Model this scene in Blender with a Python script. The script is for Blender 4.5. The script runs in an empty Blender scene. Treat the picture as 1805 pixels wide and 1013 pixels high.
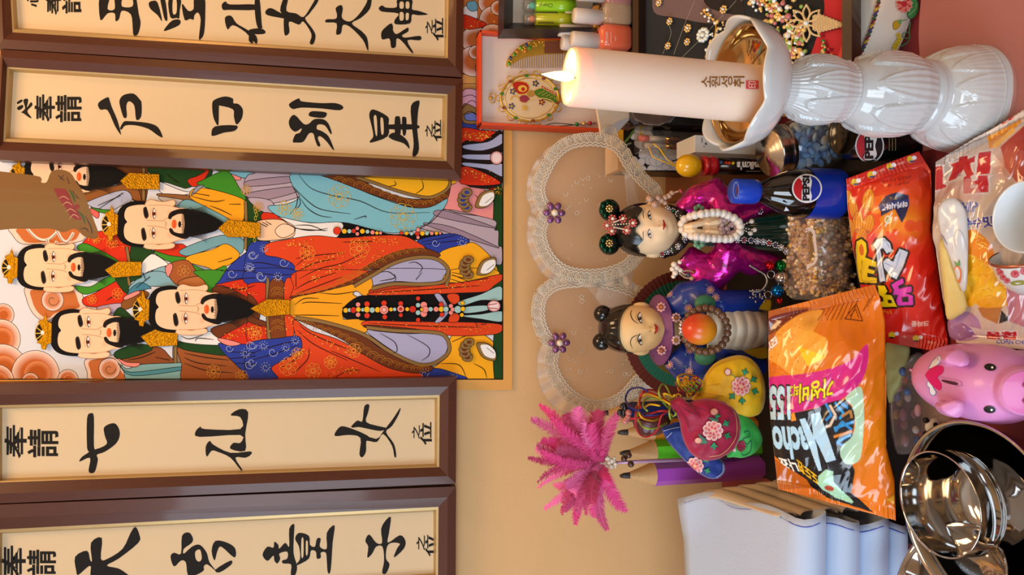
import bpy, bmesh, math, random
import numpy as np
from mathutils import Vector, Matrix, geometry, noise

SC = bpy.context.scene
COL = SC.collection
R = random.Random(7)
PI = math.pi
# ---------------------------------------------------------------- camera, world, lights, exposure
F_PX, CX, CY = 1304.0, 902.5, 506.5
CAM_H, PITCH = 0.65, math.radians(12.9)
CAM = Vector((0, 0, CAM_H))
FW = Vector((0, math.cos(PITCH), -math.sin(PITCH)))
RT = Vector((0, -math.sin(PITCH), -math.cos(PITCH)))   # the photograph is turned on its side: picture right is down
UP = Vector((1, 0, 0))
cd = bpy.data.cameras.new('camera')
cam = bpy.data.objects.new('camera', cd)
COL.objects.link(cam)
cd.sensor_fit = 'HORIZONTAL'; cd.sensor_width = 36.0
cd.lens = 36.0 * F_PX / 1805.0
cd.clip_start = 0.01; cd.clip_end = 50
m3 = Matrix((RT, UP, -FW)).transposed()
cam.matrix_world = Matrix.Translation(CAM) @ m3.to_4x4()
SC.camera = cam
vs = SC.view_settings
vs.view_transform = 'Standard'; vs.look = 'None'; vs.gamma = 1.0; vs.use_curve_mapping = False
vs.exposure = -0.28

def lin(c):
    if isinstance(c, str):
        c = c.lstrip('#')
        c = [int(c[i:i+2], 16) / 255 for i in (0, 2, 4)]
        return tuple(((x / 12.92) if x <= 0.04045 else ((x + 0.055) / 1.055) ** 2.4) for x in c)
    return tuple(c[:3])

world = bpy.data.worlds.new('world'); SC.world = world
world.use_nodes = True
bg = world.node_tree.nodes['Background']
bg.inputs[0].default_value = (0.75, 0.86, 1.0, 1); bg.inputs[1].default_value = 1.0

def light(name, kind, loc, energy, col, size=0.1, size_y=None, target=None):
    l = bpy.data.lights.new(name, kind); l.energy = energy; l.color = col
    if kind == 'AREA':
        l.shape = 'RECTANGLE'; l.size = size; l.size_y = size_y or size
    else:
        l.shadow_soft_size = size
    o = bpy.data.objects.new(name, l); COL.objects.link(o); o.location = loc
    if target is not None:
        o.rotation_euler = (Vector(target) - Vector(loc)).to_track_quat('-Z', 'Y').to_euler()
    return o
# daylight through the window in the left wall, a warm lamp under the ceiling and a small one by the altar's right side
light('window_daylight', 'AREA', (-1.58, -0.15, 0.72), 30, (0.66, 0.83, 1.0), 1.1, 1.1, (0.0, 0.7, 0.1))
light('front_window_daylight', 'AREA', (-0.45, -1.56, 0.95), 26, (0.80, 0.90, 1.0), 1.0, 0.9, (0.0, 0.8, 0.1))
light('ceiling_lamp_light', 'AREA', (0.25, 0.55, 1.75), 15, (1.0, 0.62, 0.30), 0.5, 0.5, (0.15, 0.95, 0.2))
light('wall_lamp_light', 'POINT', (0.72, 0.80, 0.95), 3.6, (1.0, 0.52, 0.18), 0.08)
try:
    SC.cycles.transparent_max_bounces = 40
except AttributeError:
    pass
# ---------------------------------------------------------------- helpers
def ray(px, py):
    return FW * F_PX + RT * (px - CX) + UP * (CY - py)
def at(px, py, Y):                       # the point of the upright plane y = Y seen at a picture position
    d = ray(px, py); return CAM + d * (Y / d.y)
def onz(px, py, z):
    d = ray(px, py); return CAM + d * ((z - CAM_H) / d.z)
def onplane(px, py, p, n):
    d = ray(px, py); return CAM + d * ((p - CAM).dot(n) / d.dot(n))
def zy(px, Y):
    return at(px, CY, Y).z
def depth(p):
    return (Vector(p) - CAM).dot(FW)

MATS = {}
def mat(name, col=(0.8, 0.8, 0.8), rough=0.5, metal=0.0, spec=0.5, bump=0.0, bscale=200.0, var=0.0, vscale=30.0,
        emit=None, estr=0.0, alpha=1.0, sss=0.0, coat=0.0, attr=False, stretch=None, sheen=0.0, gold=False, trans=0.0, ior=1.45, bdist=0.002):
    if name in MATS: return MATS[name]
    m = bpy.data.materials.new(name); m.use_nodes = True; MATS[name] = m
    nt = m.node_tree; N = nt.nodes; L = nt.links
    b = N['Principled BSDF']
    c = (*lin(col), 1.0)
    b.inputs['Base Color'].default_value = c
    b.inputs['Roughness'].default_value = rough
    b.inputs['Metallic'].default_value = metal
    b.inputs['Specular IOR Level'].default_value = spec
    b.inputs['IOR'].default_value = ior
    b.inputs['Alpha'].default_value = alpha
    b.inputs['Coat Weight'].default_value = coat
    b.inputs['Coat Roughness'].default_value = 0.08
    b.inputs['Sheen Weight'].default_value = sheen
    b.inputs['Transmission Weight'].default_value = trans
    if sss:
        b.inputs['Subsurface Weight'].default_value = sss
        b.inputs['Subsurface Radius'].default_value = (0.02, 0.012, 0.006)
        b.inputs['Subsurface Scale'].default_value = 0.5
    if emit is not None:
        b.inputs['Emission Color'].default_value = (*lin(emit), 1); b.inputs['Emission Strength'].default_value = estr
    tc = N.new('ShaderNodeTexCoord')
    vec = tc.outputs['Object']
    if stretch:
        mp = N.new('ShaderNodeMapping'); mp.inputs['Scale'].default_value = stretch
        L.new(vec, mp.inputs[0]); vec = mp.outputs[0]
    if attr:
        a = N.new('ShaderNodeAttribute'); a.attribute_name = 'Col'
        L.new(a.outputs['Color'], b.inputs['Base Color'])
        if gold:                            # alpha 0 marks gold leaf and glitter
            iv = N.new('ShaderNodeMath'); iv.operation = 'SUBTRACT'; iv.inputs[0].default_value = 1.0
            L.new(a.outputs['Alpha'], iv.inputs[1])
            mm = N.new('ShaderNodeMath'); mm.operation = 'MULTIPLY'; mm.inputs[1].default_value = 0.75
            L.new(iv.outputs[0], mm.inputs[0]); L.new(mm.outputs[0], b.inputs['Metallic'])
            vo = N.new('ShaderNodeTexVoronoi'); vo.inputs['Scale'].default_value = 420
            L.new(tc.outputs['Object'], vo.inputs[0])
            bp = N.new('ShaderNodeBump'); bp.inputs['Distance'].default_value = 0.002
            L.new(iv.outputs[0], bp.inputs['Strength']); L.new(vo.outputs['Distance'], bp.inputs['Height'])
            L.new(bp.outputs[0], b.inputs['Normal'])
    if var:
        n = N.new('ShaderNodeTexNoise'); n.inputs['Scale'].default_value = vscale; n.inputs['Detail'].default_value = 4
        L.new(vec, n.inputs[0])
        mx = N.new('ShaderNodeMix'); mx.data_type = 'RGBA'
        mx.inputs[6].default_value = (*[x * (1 - var) for x in c[:3]], 1)
        mx.inputs[7].default_value = (*[min(1, x * (1 + var)) for x in c[:3]], 1)
        L.new(n.outputs['Fac'], mx.inputs[0]); L.new(mx.outputs[2], b.inputs['Base Color'])
    if bump:
        n2 = N.new('ShaderNodeTexNoise'); n2.inputs['Scale'].default_value = bscale; n2.inputs['Detail'].default_value = 3
        L.new(vec, n2.inputs[0])
        bp = N.new('ShaderNodeBump'); bp.inputs['Strength'].default_value = bump; bp.inputs['Distance'].default_value = bdist
        L.new(n2.outputs['Fac'], bp.inputs['Height']); L.new(bp.outputs[0], b.inputs['Normal'])
    return m

def clear(name, col=(1, 1, 1), op=0.12, rough=0.05, gloss=1.0, fres=True):
    """thin clear film or plastic: mostly see-through, with a glossy reflection and a little tint"""
    if name in MATS: return MATS[name]
    m = bpy.data.materials.new(name); m.use_nodes = True; MATS[name] = m
    nt = m.node_tree; N = nt.nodes; L = nt.links
    for n in list(N):
        if n.type != 'OUTPUT_MATERIAL': N.remove(n)
    out = [n for n in N if n.type == 'OUTPUT_MATERIAL'][0]
    tr = N.new('ShaderNodeBsdfTransparent'); tr.inputs[0].default_value = (*[0.5 + 0.5 * x for x in lin(col)], 1)
    di = N.new('ShaderNodeBsdfPrincipled'); di.inputs['Base Color'].default_value = (*lin(col), 1); di.inputs['Roughness'].default_value = 0.4
    m1 = N.new('ShaderNodeMixShader'); m1.inputs[0].default_value = op
    L.new(tr.outputs[0], m1.inputs[1]); L.new(di.outputs[0], m1.inputs[2])
    gl = N.new('ShaderNodeBsdfGlossy'); gl.inputs['Roughness'].default_value = rough
    gl.inputs[0].default_value = (gloss, gloss, gloss, 1)
    lw = N.new('ShaderNodeLayerWeight'); lw.inputs[0].default_value = 0.5
    pw = N.new('ShaderNodeMath'); pw.operation = 'POWER'; pw.inputs[1].default_value = 3.0; L.new(lw.outputs['Facing'], pw.inputs[0])
    fr = N.new('ShaderNodeMath'); fr.operation = 'MULTIPLY_ADD'; fr.inputs[1].default_value = 0.45; fr.inputs[2].default_value = 0.05; L.new(pw.outputs[0], fr.inputs[0])
    m2 = N.new('ShaderNodeMixShader'); L.new(fr.outputs[0], m2.inputs[0])
    L.new(m1.outputs[0], m2.inputs[1]); L.new(gl.outputs[0], m2.inputs[2])
    L.new(m2.outputs[0], out.inputs[0])
    return m

class MB:
    """collects shapes in world coordinates; build() links them as one mesh object"""
    def __init__(s): s.v = []; s.f = []; s.m = []; s.c = []; s.col = (1, 1, 1, 1); s.mi = 0; s.sm = []; s.smooth = True
    def add(s, verts, faces, col=None):
        k = len(s.v); c = s.col if col is None else col
        if c is not None and isinstance(c, str): c = (*lin(c), 1)
        s.v += [tuple(p) for p in verts]
        s.c += (c if isinstance(c, list) else [tuple(c) if len(c) == 4 else (*c, 1)] * len(verts))
        s.f += [tuple(i + k for i in f) for f in faces]
        s.m += [s.mi] * len(faces); s.sm += [s.smooth] * len(faces)
        return k
    def grid(s, fn, nu, nv, cu=False, cv=False, col=None, flip=False):
        vs_ = [fn(i / (nu if cu else nu - 1), j / (nv if cv else nv - 1)) for i in range(nu) for j in range(nv)]
        fs = []
        for i in range(nu if cu else nu - 1):
            for j in range(nv if cv else nv - 1):
                a, b = i * nv + j, ((i + 1) % nu) * nv + j
                c, d = ((i + 1) % nu) * nv + (j + 1) % nv, i * nv + (j + 1) % nv
                fs.append((a, d, c, b) if flip else (a, b, c, d))
        return s.add(vs_, fs, col)
    def ball(s, c, r, nu=14, nv=8, M=None, col=None):
        c = Vector(c); r = (r, r, r) if not hasattr(r, '__len__') else r
        vs_ = [Vector((0, 0, r[2]))]
        for j in range(1, nv):
            t = PI * j / nv
            for i in range(nu):
                p = 2 * PI * i / nu
                vs_.append(Vector((r[0] * math.sin(t) * math.cos(p), r[1] * math.sin(t) * math.sin(p), r[2] * math.cos(t))))
        vs_.append(Vector((0, 0, -r[2])))
        fs = [(0, 1 + i, 1 + (i + 1) % nu) for i in range(nu)]
        for j in range(nv - 2):
            for i in range(nu):
                a = 1 + j * nu + i; b = 1 + j * nu + (i + 1) % nu
                fs.append((a, a + nu, b + nu, b))
        e = len(vs_) - 1; o = 1 + (nv - 2) * nu
        fs += [(e, o + (i + 1) % nu, o + i) for i in range(nu)]
        if M is not None: vs_ = [M @ p for p in vs_]
        return s.add([c + p for p in vs_], fs, col)
    def lathe(s, prof, n=40, M=None, o=(0, 0, 0), col=None, mod=None, cap=False):
        """prof: (r, z) from bottom up, about z; mod(angle, k) scales the radius"""
        o = Vector(o); vs_ = []; fs = []
        for k, (r, z) in enumerate(prof):
            for i in range(n):
                a = 2 * PI * i / n; q = r * (mod(a, k) if mod else 1)
                p = Vector((q * math.cos(a), q * math.sin(a), z))
                vs_.append(o + (M @ p if M is not None else p))
        for k in range(len(prof) - 1):
            for i in range(n):
                a = k * n + i; b = k * n + (i + 1) % n
                fs.append((a, b, b + n, a + n))
        if cap:
            fs.append(tuple(range(n - 1, -1, -1))); t = (len(prof) - 1) * n; fs.append(tuple(range(t, t + n)))
        return s.add(vs_, fs, col)
    def tube(s, pts, r, n=8, col=None, closed=False, flat=None):
        pts = [Vector(p) for p in pts]; K = len(pts)
        rs = r if hasattr(r, '__len__') else [r] * K
        vs_ = []; fs = []; nrm = None
        for k, p in enumerate(pts):
            if closed: t = pts[(k + 1) % K] - pts[k - 1]
            else: t = pts[min(k + 1, K - 1)] - pts[max(k - 1, 0)]
            if t.length < 1e-9: t = Vector((0, 0, 1))
            t.normalize()
            if nrm is None:
                nrm = Vector((0, 0, 1)) if abs(t.z) < 0.9 else Vector((1, 0, 0))
            nrm = nrm - t * nrm.dot(t)
            if nrm.length < 1e-6: nrm = t.orthogonal()
            nrm.normalize(); bi = t.cross(nrm)
            for i in range(n):
                a = 2 * PI * i / n
                vs_.append(p + (nrm * math.cos(a) + bi * math.sin(a) * (flat or 1)) * rs[k])
        for k in range(K if closed else K - 1):
            for i in range(n):
                a = k * n + i; b = k * n + (i + 1) % n; q = ((k + 1) % K) * n
                fs.append((a, b, q + (i + 1) % n, q + i))
        if not closed:
            fs.append(tuple(range(n - 1, -1, -1))); t0 = (K - 1) * n; fs.append(tuple(range(t0, t0 + n)))
        return s.add(vs_, fs, col)
    def box(s, c, size, M=None, col=None, bev=0.0):
        c = Vector(c)
        bm = bmesh.new(); bmesh.ops.create_cube(bm, size=1.0)
        for v in bm.verts: v.co = Vector((v.co.x * size[0], v.co.y * size[1], v.co.z * size[2]))
        if bev: bmesh.ops.bevel(bm, geom=bm.edges[:] , offset=bev, segments=2, affect='EDGES', profile=0.6)
        bm.verts.index_update()
        vs_ = [c + (M @ v.co if M is not None else v.co) for v in bm.verts]
        fs = [tuple(v.index for v in f.verts) for f in bm.faces]; bm.free()
        sm = s.smooth; s.smooth = False; k = s.add(vs_, fs, col); s.smooth = sm
        return k
    def hexa(s, c8, col=None):
        """c8: four front corners then four back corners"""
        sm = s.smooth; s.smooth = False
        k = s.add(c8, [(0, 1, 2, 3), (7, 6, 5, 4), (0, 4, 5, 1), (1, 5, 6, 2), (2, 6, 7, 3), (3, 7, 4, 0)], col)
        s.smooth = sm; return k
    def prism(s, pts, dvec, col=None):
        """a polygon of 3-D points pushed along dvec"""
        n = len(pts); pts = [Vector(p) for p in pts]; d = Vector(dvec)
        tri = geometry.tessellate_polygon([pts])
        vs_ = pts + [p + d for p in pts]
        fs = [tuple(t) for t in tri] + [tuple(i + n for i in reversed(t)) for t in tri]
        fs += [(i, (i + 1) % n, n + (i + 1) % n, n + i) for i in range(n)]
        sm = s.smooth; s.smooth = False; k = s.add(vs_, fs, col); s.smooth = sm
        return k
    def build(s, name, material, parent=None, label=None, origin=None, kind=None):
        o3 = Vector(parent['org']) if parent is not None else (Vector(origin) if origin is not None else None)
        a = np.array(s.v, dtype=np.float64).reshape(-1, 3)
        if o3 is None:
            lo, hi = a.min(0), a.max(0); o3 = Vector(((lo[0] + hi[0]) / 2, (lo[1] + hi[1]) / 2, lo[2]))
        me = bpy.data.meshes.new(name)
        me.from_pydata([(p[0] - o3.x, p[1] - o3.y, p[2] - o3.z) for p in s.v], [], s.f)
        for mm in (material if isinstance(material, (list, tuple)) else [material]): me.materials.append(mm)
        me.polygons.foreach_set('material_index', s.m); me.polygons.foreach_set('use_smooth', s.sm)
        at_ = me.color_attributes.new('Col', 'FLOAT_COLOR', 'POINT')
        at_.data.foreach_set('color', np.array(s.c, dtype=np.float32).ravel())
        me.update()
        ob = bpy.data.objects.new(name, me); COL.objects.link(ob)
        if parent is not None: ob.parent = parent
        else: ob.location = o3
        ob['org'] = tuple(o3)
        if label: ob['label'] = label
        if kind: ob['kind'] = kind
        return ob

def thing(name, label, cat, loc, group=None):
    o = bpy.data.objects.new(name, None); COL.objects.link(o); o.empty_display_size = 0.02
    o.location = loc; o['org'] = tuple(loc); o['label'] = label; o['category'] = cat
    if group: o['group'] = group
    return o
def tag(o, label, cat, group=None):
    o['label'] = label; o['category'] = cat
    if group: o['group'] = group
    return o
def dup(root, loc, label=None, group=None, rot=None, scale=None):
    r = root.copy(); COL.objects.link(r); r.location = loc
    if rot is not None: r.rotation_euler = rot
    if scale is not None: r.scale = scale if hasattr(scale, '__len__') else (scale,) * 3
    if label: r['label'] = label
    if group: r['group'] = group
    for ch in list(root.children):
        c = ch.copy(); COL.objects.link(c); c.parent = r
        for g in ch.children:
            d = g.copy(); COL.objects.link(d); d.parent = c
    return r

def P(s):
    return [tuple(float(q) for q in t.split(',')) for t in s.split()]
def spline(pts, k=5, closed=True):
    n = len(pts); out = []
    for i in range(n if closed else n - 1):
        g = (lambda j: pts[j % n]) if closed else (lambda j: pts[max(0, min(n - 1, j))])
        p0, p1, p2, p3 = g(i - 1), g(i), g(i + 1), g(i + 2)
        for t in range(k):
            u = t / k
            out.append(tuple(0.5 * (2 * b + (c - a) * u + (2 * a - 5 * b + 4 * c - d) * u * u + (3 * b - a - 3 * c + d) * u ** 3)
                             for a, b, c, d in zip(p0, p1, p2, p3)))
    if not closed: out.append(tuple(pts[-1]))
    return out

_TXT = {}
def text_shape(body, bold=0.0):
    """lettering as flat triangles: (points, triangles), in em units"""
    key = (body, bold)
    if key in _TXT: return _TXT[key]
    cu = bpy.data.curves.new('lettering', 'FONT'); cu.body = body; cu.offset = bold; cu.resolution_u = 3
    ob = bpy.data.objects.new('lettering', cu); COL.objects.link(ob)
    dg = bpy.context.evaluated_depsgraph_get(); ev = ob.evaluated_get(dg)
    me = ev.to_mesh(); me.calc_loop_triangles()
    pts = [(v.co.x, v.co.y) for v in me.vertices]; tr = [tuple(t.vertices) for t in me.loop_triangles]
    ev.to_mesh_clear(); bpy.data.objects.remove(ob); bpy.data.curves.remove(cu)
    xs = [p[0] for p in pts]; ys = [p[1] for p in pts]
    x0, x1, y0, y1 = min(xs), max(xs), min(ys), max(ys)
    pts = [((x - x0) / (x1 - x0), (y - y0) / (y1 - y0)) for x, y in pts]      # 0..1 box
    _TXT[key] = (pts, tr); return _TXT[key]

class Art:
    """flat printed or painted layers on a surface; f(x, y, h) gives the 3-D point h above it"""
    def __init__(s, f, step=6e-6, h0=2e-5): s.f = f; s.b = MB(); s.b.smooth = False; s.h = h0; s.st = step; s.ox = s.oy = 0.0; s.k = 1.0; s.xmax = s.ymax = 1e9; s.dense = 0
    def view(s, ox, oy, k): s.ox, s.oy, s.k = ox, oy, k
    def q(s, p): return (min(s.xmax, s.ox + p[0] / s.k), min(s.ymax, s.oy + p[1] / s.k))
    def _c(s, c, a=1.0): return (*lin(c), a)
    def poly(s, pts, col, line=None, lw=1.1, sm=True, gold=False, k=4):
        if isinstance(pts, str): pts = P(pts)
        if sm and len(pts) > 2: pts = spline(pts, k)
        pts = [s.q(p) for p in pts]
        s.h += 9e-5 if s.dense else s.st
        if s.dense:                          # fine triangles so the layer follows a curved surface
            g = s.dense; xs, ys = [p[0] for p in pts], [p[1] for p in pts]
            ins = lambda x, y: sum(((pts[i][1] > y) != (pts[i - 1][1] > y)) and x < (pts[i - 1][0] - pts[i][0]) * (y - pts[i][1]) / (pts[i - 1][1] - pts[i][1]) + pts[i][0] for i in range(len(pts))) % 2
            gr = [(x, y) for x in np.arange(min(xs) + g / 2, max(xs), g) for y in np.arange(min(ys) + g / 2, max(ys), g) if ins(x, y)]
            r_ = geometry.delaunay_2d_cdt([Vector(p) for p in pts] + [Vector(p) for p in gr], [], [list(range(len(pts)))], 1, 1e-6)
            s.b.add([s.f(q.x, q.y, s.h) for q in r_[0]], [tuple(t) for t in r_[2]], s._c(col, 0.0 if gold else 1.0))
        else:
            tri = geometry.tessellate_polygon([[Vector((x, y, 0)) for x, y in pts]])
            s.b.add([s.f(x, y, s.h) for x, y in pts], [tuple(t) for t in tri], s._c(col, 0.0 if gold else 1.0))
        if line: s._ribbon(pts + [pts[0]], lw, line)
    def _ribbon(s, pts, w, col, gold=False):
        s.h += s.st; L_ = []; Rr = []
        n = len(pts)
        for i in range(n):
            a, b = pts[max(i - 1, 0)], pts[min(i + 1, n - 1)]
            dx, dy = b[0] - a[0], b[1] - a[1]; d = math.hypot(dx, dy) or 1e-9
            ww = (w[i] if hasattr(w, '__len__') else w) / 2
            L_.append((pts[i][0] - dy / d * ww, pts[i][1] + dx / d * ww)); Rr.append((pts[i][0] + dy / d * ww, pts[i][1] - dx / d * ww))
        s.b.add([s.f(x, y, s.h) for x, y in L_ + Rr], [(i, i + 1, n + i + 1, n + i) for i in range(n - 1)], s._c(col, 0.0 if gold else 1.0))
    def line(s, pts, col='#1a120e', w=1.2, sm=True, taper=False, gold=False):
        if isinstance(pts, str): pts = P(pts)
        if sm and len(pts) > 2: pts = spline(pts, 5, False)
        pts = [s.q(p) for p in pts]
        if taper:
            n = len(pts); w = [w * (0.25 + 0.75 * math.sin(PI * (i + .3) / n)) for i in range(n)]
        s._ribbon(pts, w, col, gold)
    def disc(s, cx, cy, rx, ry=None, col='#ffffff', rim=None, line=None, lw=1.0, a=0.0, n=20, gold=False, mid=0.6):
        ry = ry or rx
        if s.dense and rx / s.k > s.dense * 1.5:
            return s.poly([(cx + rx * math.cos(t) * math.cos(a) - ry * math.sin(t) * math.sin(a), cy + rx * math.cos(t) * math.sin(a) + ry * math.sin(t) * math.cos(a)) for t in [2 * PI * i / n for i in range(n)]], col, line, lw, sm=False)
        s.h += s.st; ca, sa = math.cos(a), math.sin(a)
        def e(t, q): x, y = rx * q * math.cos(t), ry * q * math.sin(t); return s.q((cx + x * ca - y * sa, cy + x * sa + y * ca))
        ts = [2 * PI * i / n for i in range(n)]
        o = [e(t, 1) for t in ts]; al = 0.0 if gold else 1.0
        c1 = s._c(col, al); c2 = s._c(rim, al) if rim else c1
        mi = [e(t, mid) for t in ts]
        vs_ = [s.f(*s.q((cx, cy)), s.h)] + [s.f(x, y, s.h) for x, y in mi] + [s.f(x, y, s.h) for x, y in o]
        fs = [(0, 1 + i, 1 + (i + 1) % n) for i in range(n)] + [(1 + i, 1 + n + i, 1 + n + (i + 1) % n, 1 + (i + 1) % n) for i in range(n)]
        s.b.add(vs_, fs, [c1] * (n + 1) + [c2] * n)
        if line: s._ribbon(o + [o[0], o[1]], lw, line)
    def text(s, body, o, u, v, col, bold=0.0):
        """o: picture corner at the text's lower left; u: along the reading direction; v: up the letters (view units)"""
        pts, tr = text_shape(body, bold); s.h += s.st
        pp = [s.q((o[0] + u[0] * x + v[0] * y, o[1] + u[1] * x + v[1] * y)) for x, y in pts]
        s.b.add([s.f(x, y, s.h) for x, y in pp], tr, s._c(col))
    def flower(s, cx, cy, r, col, n=6, cen=None, line=None, a0=0.0):
        for i in range(n):
            a = a0 + 2 * PI * i / n
            s.disc(cx + r * .62 * math.cos(a), cy + r * .62 * math.sin(a), r * .4, r * .3, col, a=a, n=8, line=line, lw=.5)
        if cen: s.disc(cx, cy, r * .34, None, cen, n=8)

from mathutils.bvhtree import BVHTree
def caster(ob):
    """a function that puts a picture position onto the front surface of a built object"""
    dg = bpy.context.evaluated_depsgraph_get(); ev = ob.evaluated_get(dg); me = ev.to_mesh()
    rt = ob
    o3 = Vector(ob['org'])
    bv = BVHTree.FromPolygons([v.co + o3 for v in me.vertices], [tuple(p.vertices) for p in me.polygons]); ev.to_mesh_clear()
    def f(px, py, h):
        d = ray(px, py).normalized(); hit = bv.ray_cast(CAM, d)
        if hit[0] is None:
            near = bv.find_nearest(CAM + d * (o3 - CAM).length); p = near[0]
        else: p = hit[0]
        return p - d * h
    return f

class Print:
    """a printed sheet: layers drawn in picture positions, read back as colours of a fine mesh"""
    def __init__(s, x0, y0, x1, y1, k, base):
        s.x0, s.y0, s.k = x0, y0, k; s.w, s.h = int((x1 - x0) * k) + 2, int((y1 - y0) * k) + 2
        s.im = np.empty((s.h, s.w, 3)); s.im[:] = lin(base); s.view(0, 0, 1)
    def view(s, ox, oy, q): s.ox, s.oy, s.q = ox, oy, q
    def _p(s, pts): return np.array([((s.ox + x / s.q - s.x0) * s.k, (s.oy + y / s.q - s.y0) * s.k) for x, y in pts])
    def _mask(s, q):
        a_, b_ = np.floor(q.min(0)).astype(int), np.ceil(q.max(0)).astype(int) + 1
        xa, ya, xb, yb = max(0, a_[0]), max(0, a_[1]), min(s.w, b_[0]), min(s.h, b_[1])
        if xa >= xb or ya >= yb: return None
        X, Y = np.meshgrid(np.arange(xa, xb) + .5, np.arange(ya, yb) + .5); m = np.zeros(X.shape, bool); n = len(q)
        for i in range(n):
            (p0, p1), (q0, q1) = q[i], q[(i + 1) % n]
            if p1 == q1: continue
            c = ((p1 > Y) != (q1 > Y)) & (X < (q0 - p0) * (Y - p1) / (q1 - p1) + p0); m ^= c
        return (slice(ya, yb), slice(xa, xb)), m
    def poly(s, pts, col, line=None, sm=True, a=1.0):
        if isinstance(pts, str): pts = P(pts)
        if sm: pts = spline(pts, 5)
        r_ = s._mask(s._p(pts))
        if r_: s.im[r_[0]][r_[1]] = s.im[r_[0]][r_[1]] * (1 - a) + np.array(lin(col)) * a
        if line: s.line(list(pts) + [pts[0]], line, 1.0, sm=False)
    def line(s, pts, col, w=1.0, sm=True):
        if isinstance(pts, str): pts = P(pts)
        if sm and len(pts) > 2: pts = spline(pts, 5, False)
        q = s._p(pts); w = w * s.k / 2
        for i in range(len(q) - 1):
            d = q[i + 1] - q[i]; l = np.hypot(*d) or 1; n = np.array([-d[1], d[0]]) / l * w; e = d / l * w * .3
            r_ = s._mask(np.array([q[i] + n - e, q[i + 1] + n + e, q[i + 1] - n + e, q[i] - n - e]))
            if r_: s.im[r_[0]][r_[1]] = lin(col)
    def glow(s, x, y, rx, ry, col, a=.8):
        c = s._p([(x, y)])[0]; rx, ry = rx / s.q * s.k, ry / s.q * s.k; Y, X = np.mgrid[0:s.h, 0:s.w]
        m = a * np.exp(-((X - c[0]) / rx) ** 2 - ((Y - c[1]) / ry) ** 2)[..., None]; s.im = s.im * (1 - m) + np.array(lin(col)) * m
    def disc(s, x, y, rx, ry, col, line=None, a=0): s.poly([(x + rx * math.cos(t) * math.cos(a) - ry * math.sin(t) * math.sin(a), y + rx * math.cos(t) * math.sin(a) + ry * math.sin(t) * math.cos(a)) for t in [2 * PI * i / 20 for i in range(20)]], col, line, sm=False)
    def text(s, body, o, u, v, col, bold=0.0, edge=None, ew=.05):
        for c, bd in ((edge, bold + ew), (col, bold)):
            if c is None: continue
            ptsb, tr = text_shape(body, bd)
            gx, gy = ((bd - bold) / (len(body) * .92), (bd - bold) / .85) if c == edge and edge else (0, 0)
            q = s._p([(o[0] + u[0] * (x * (1 + 2 * gx) - gx) + v[0] * (y * (1 + 2 * gy) - gy), o[1] + u[1] * (x * (1 + 2 * gx) - gx) + v[1] * (y * (1 + 2 * gy) - gy)) for x, y in ptsb])
            for t_ in tr:
                r_ = s._mask(q[list(t_)])
                if r_: s.im[r_[0]][r_[1]] = lin(c)
    def get(s, px, py):
        x = np.clip((px - s.x0) * s.k, 0, s.w - 1.001); y = np.clip((py - s.y0) * s.k, 0, s.h - 1.001)
        i, j = y.astype(int), x.astype(int); fy, fx = (y - i)[:, None], (x - j)[:, None]
        i1, j1 = np.minimum(i + 1, s.h - 1), np.minimum(j + 1, s.w - 1)
        return (s.im[i, j] * (1 - fx) + s.im[i, j1] * fx) * (1 - fy) + (s.im[i1, j] * (1 - fx) + s.im[i1, j1] * fx) * fy

def curve_at(pts, v):
    d = [0]
    for i in range(1, len(pts)): d.append(d[-1] + math.hypot(pts[i][0] - pts[i - 1][0], pts[i][1] - pts[i - 1][1]))
    v *= d[-1]; return np.interp(v, d, [p[0] for p in pts]), np.interp(v, d, [p[1] for p in pts])

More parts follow.
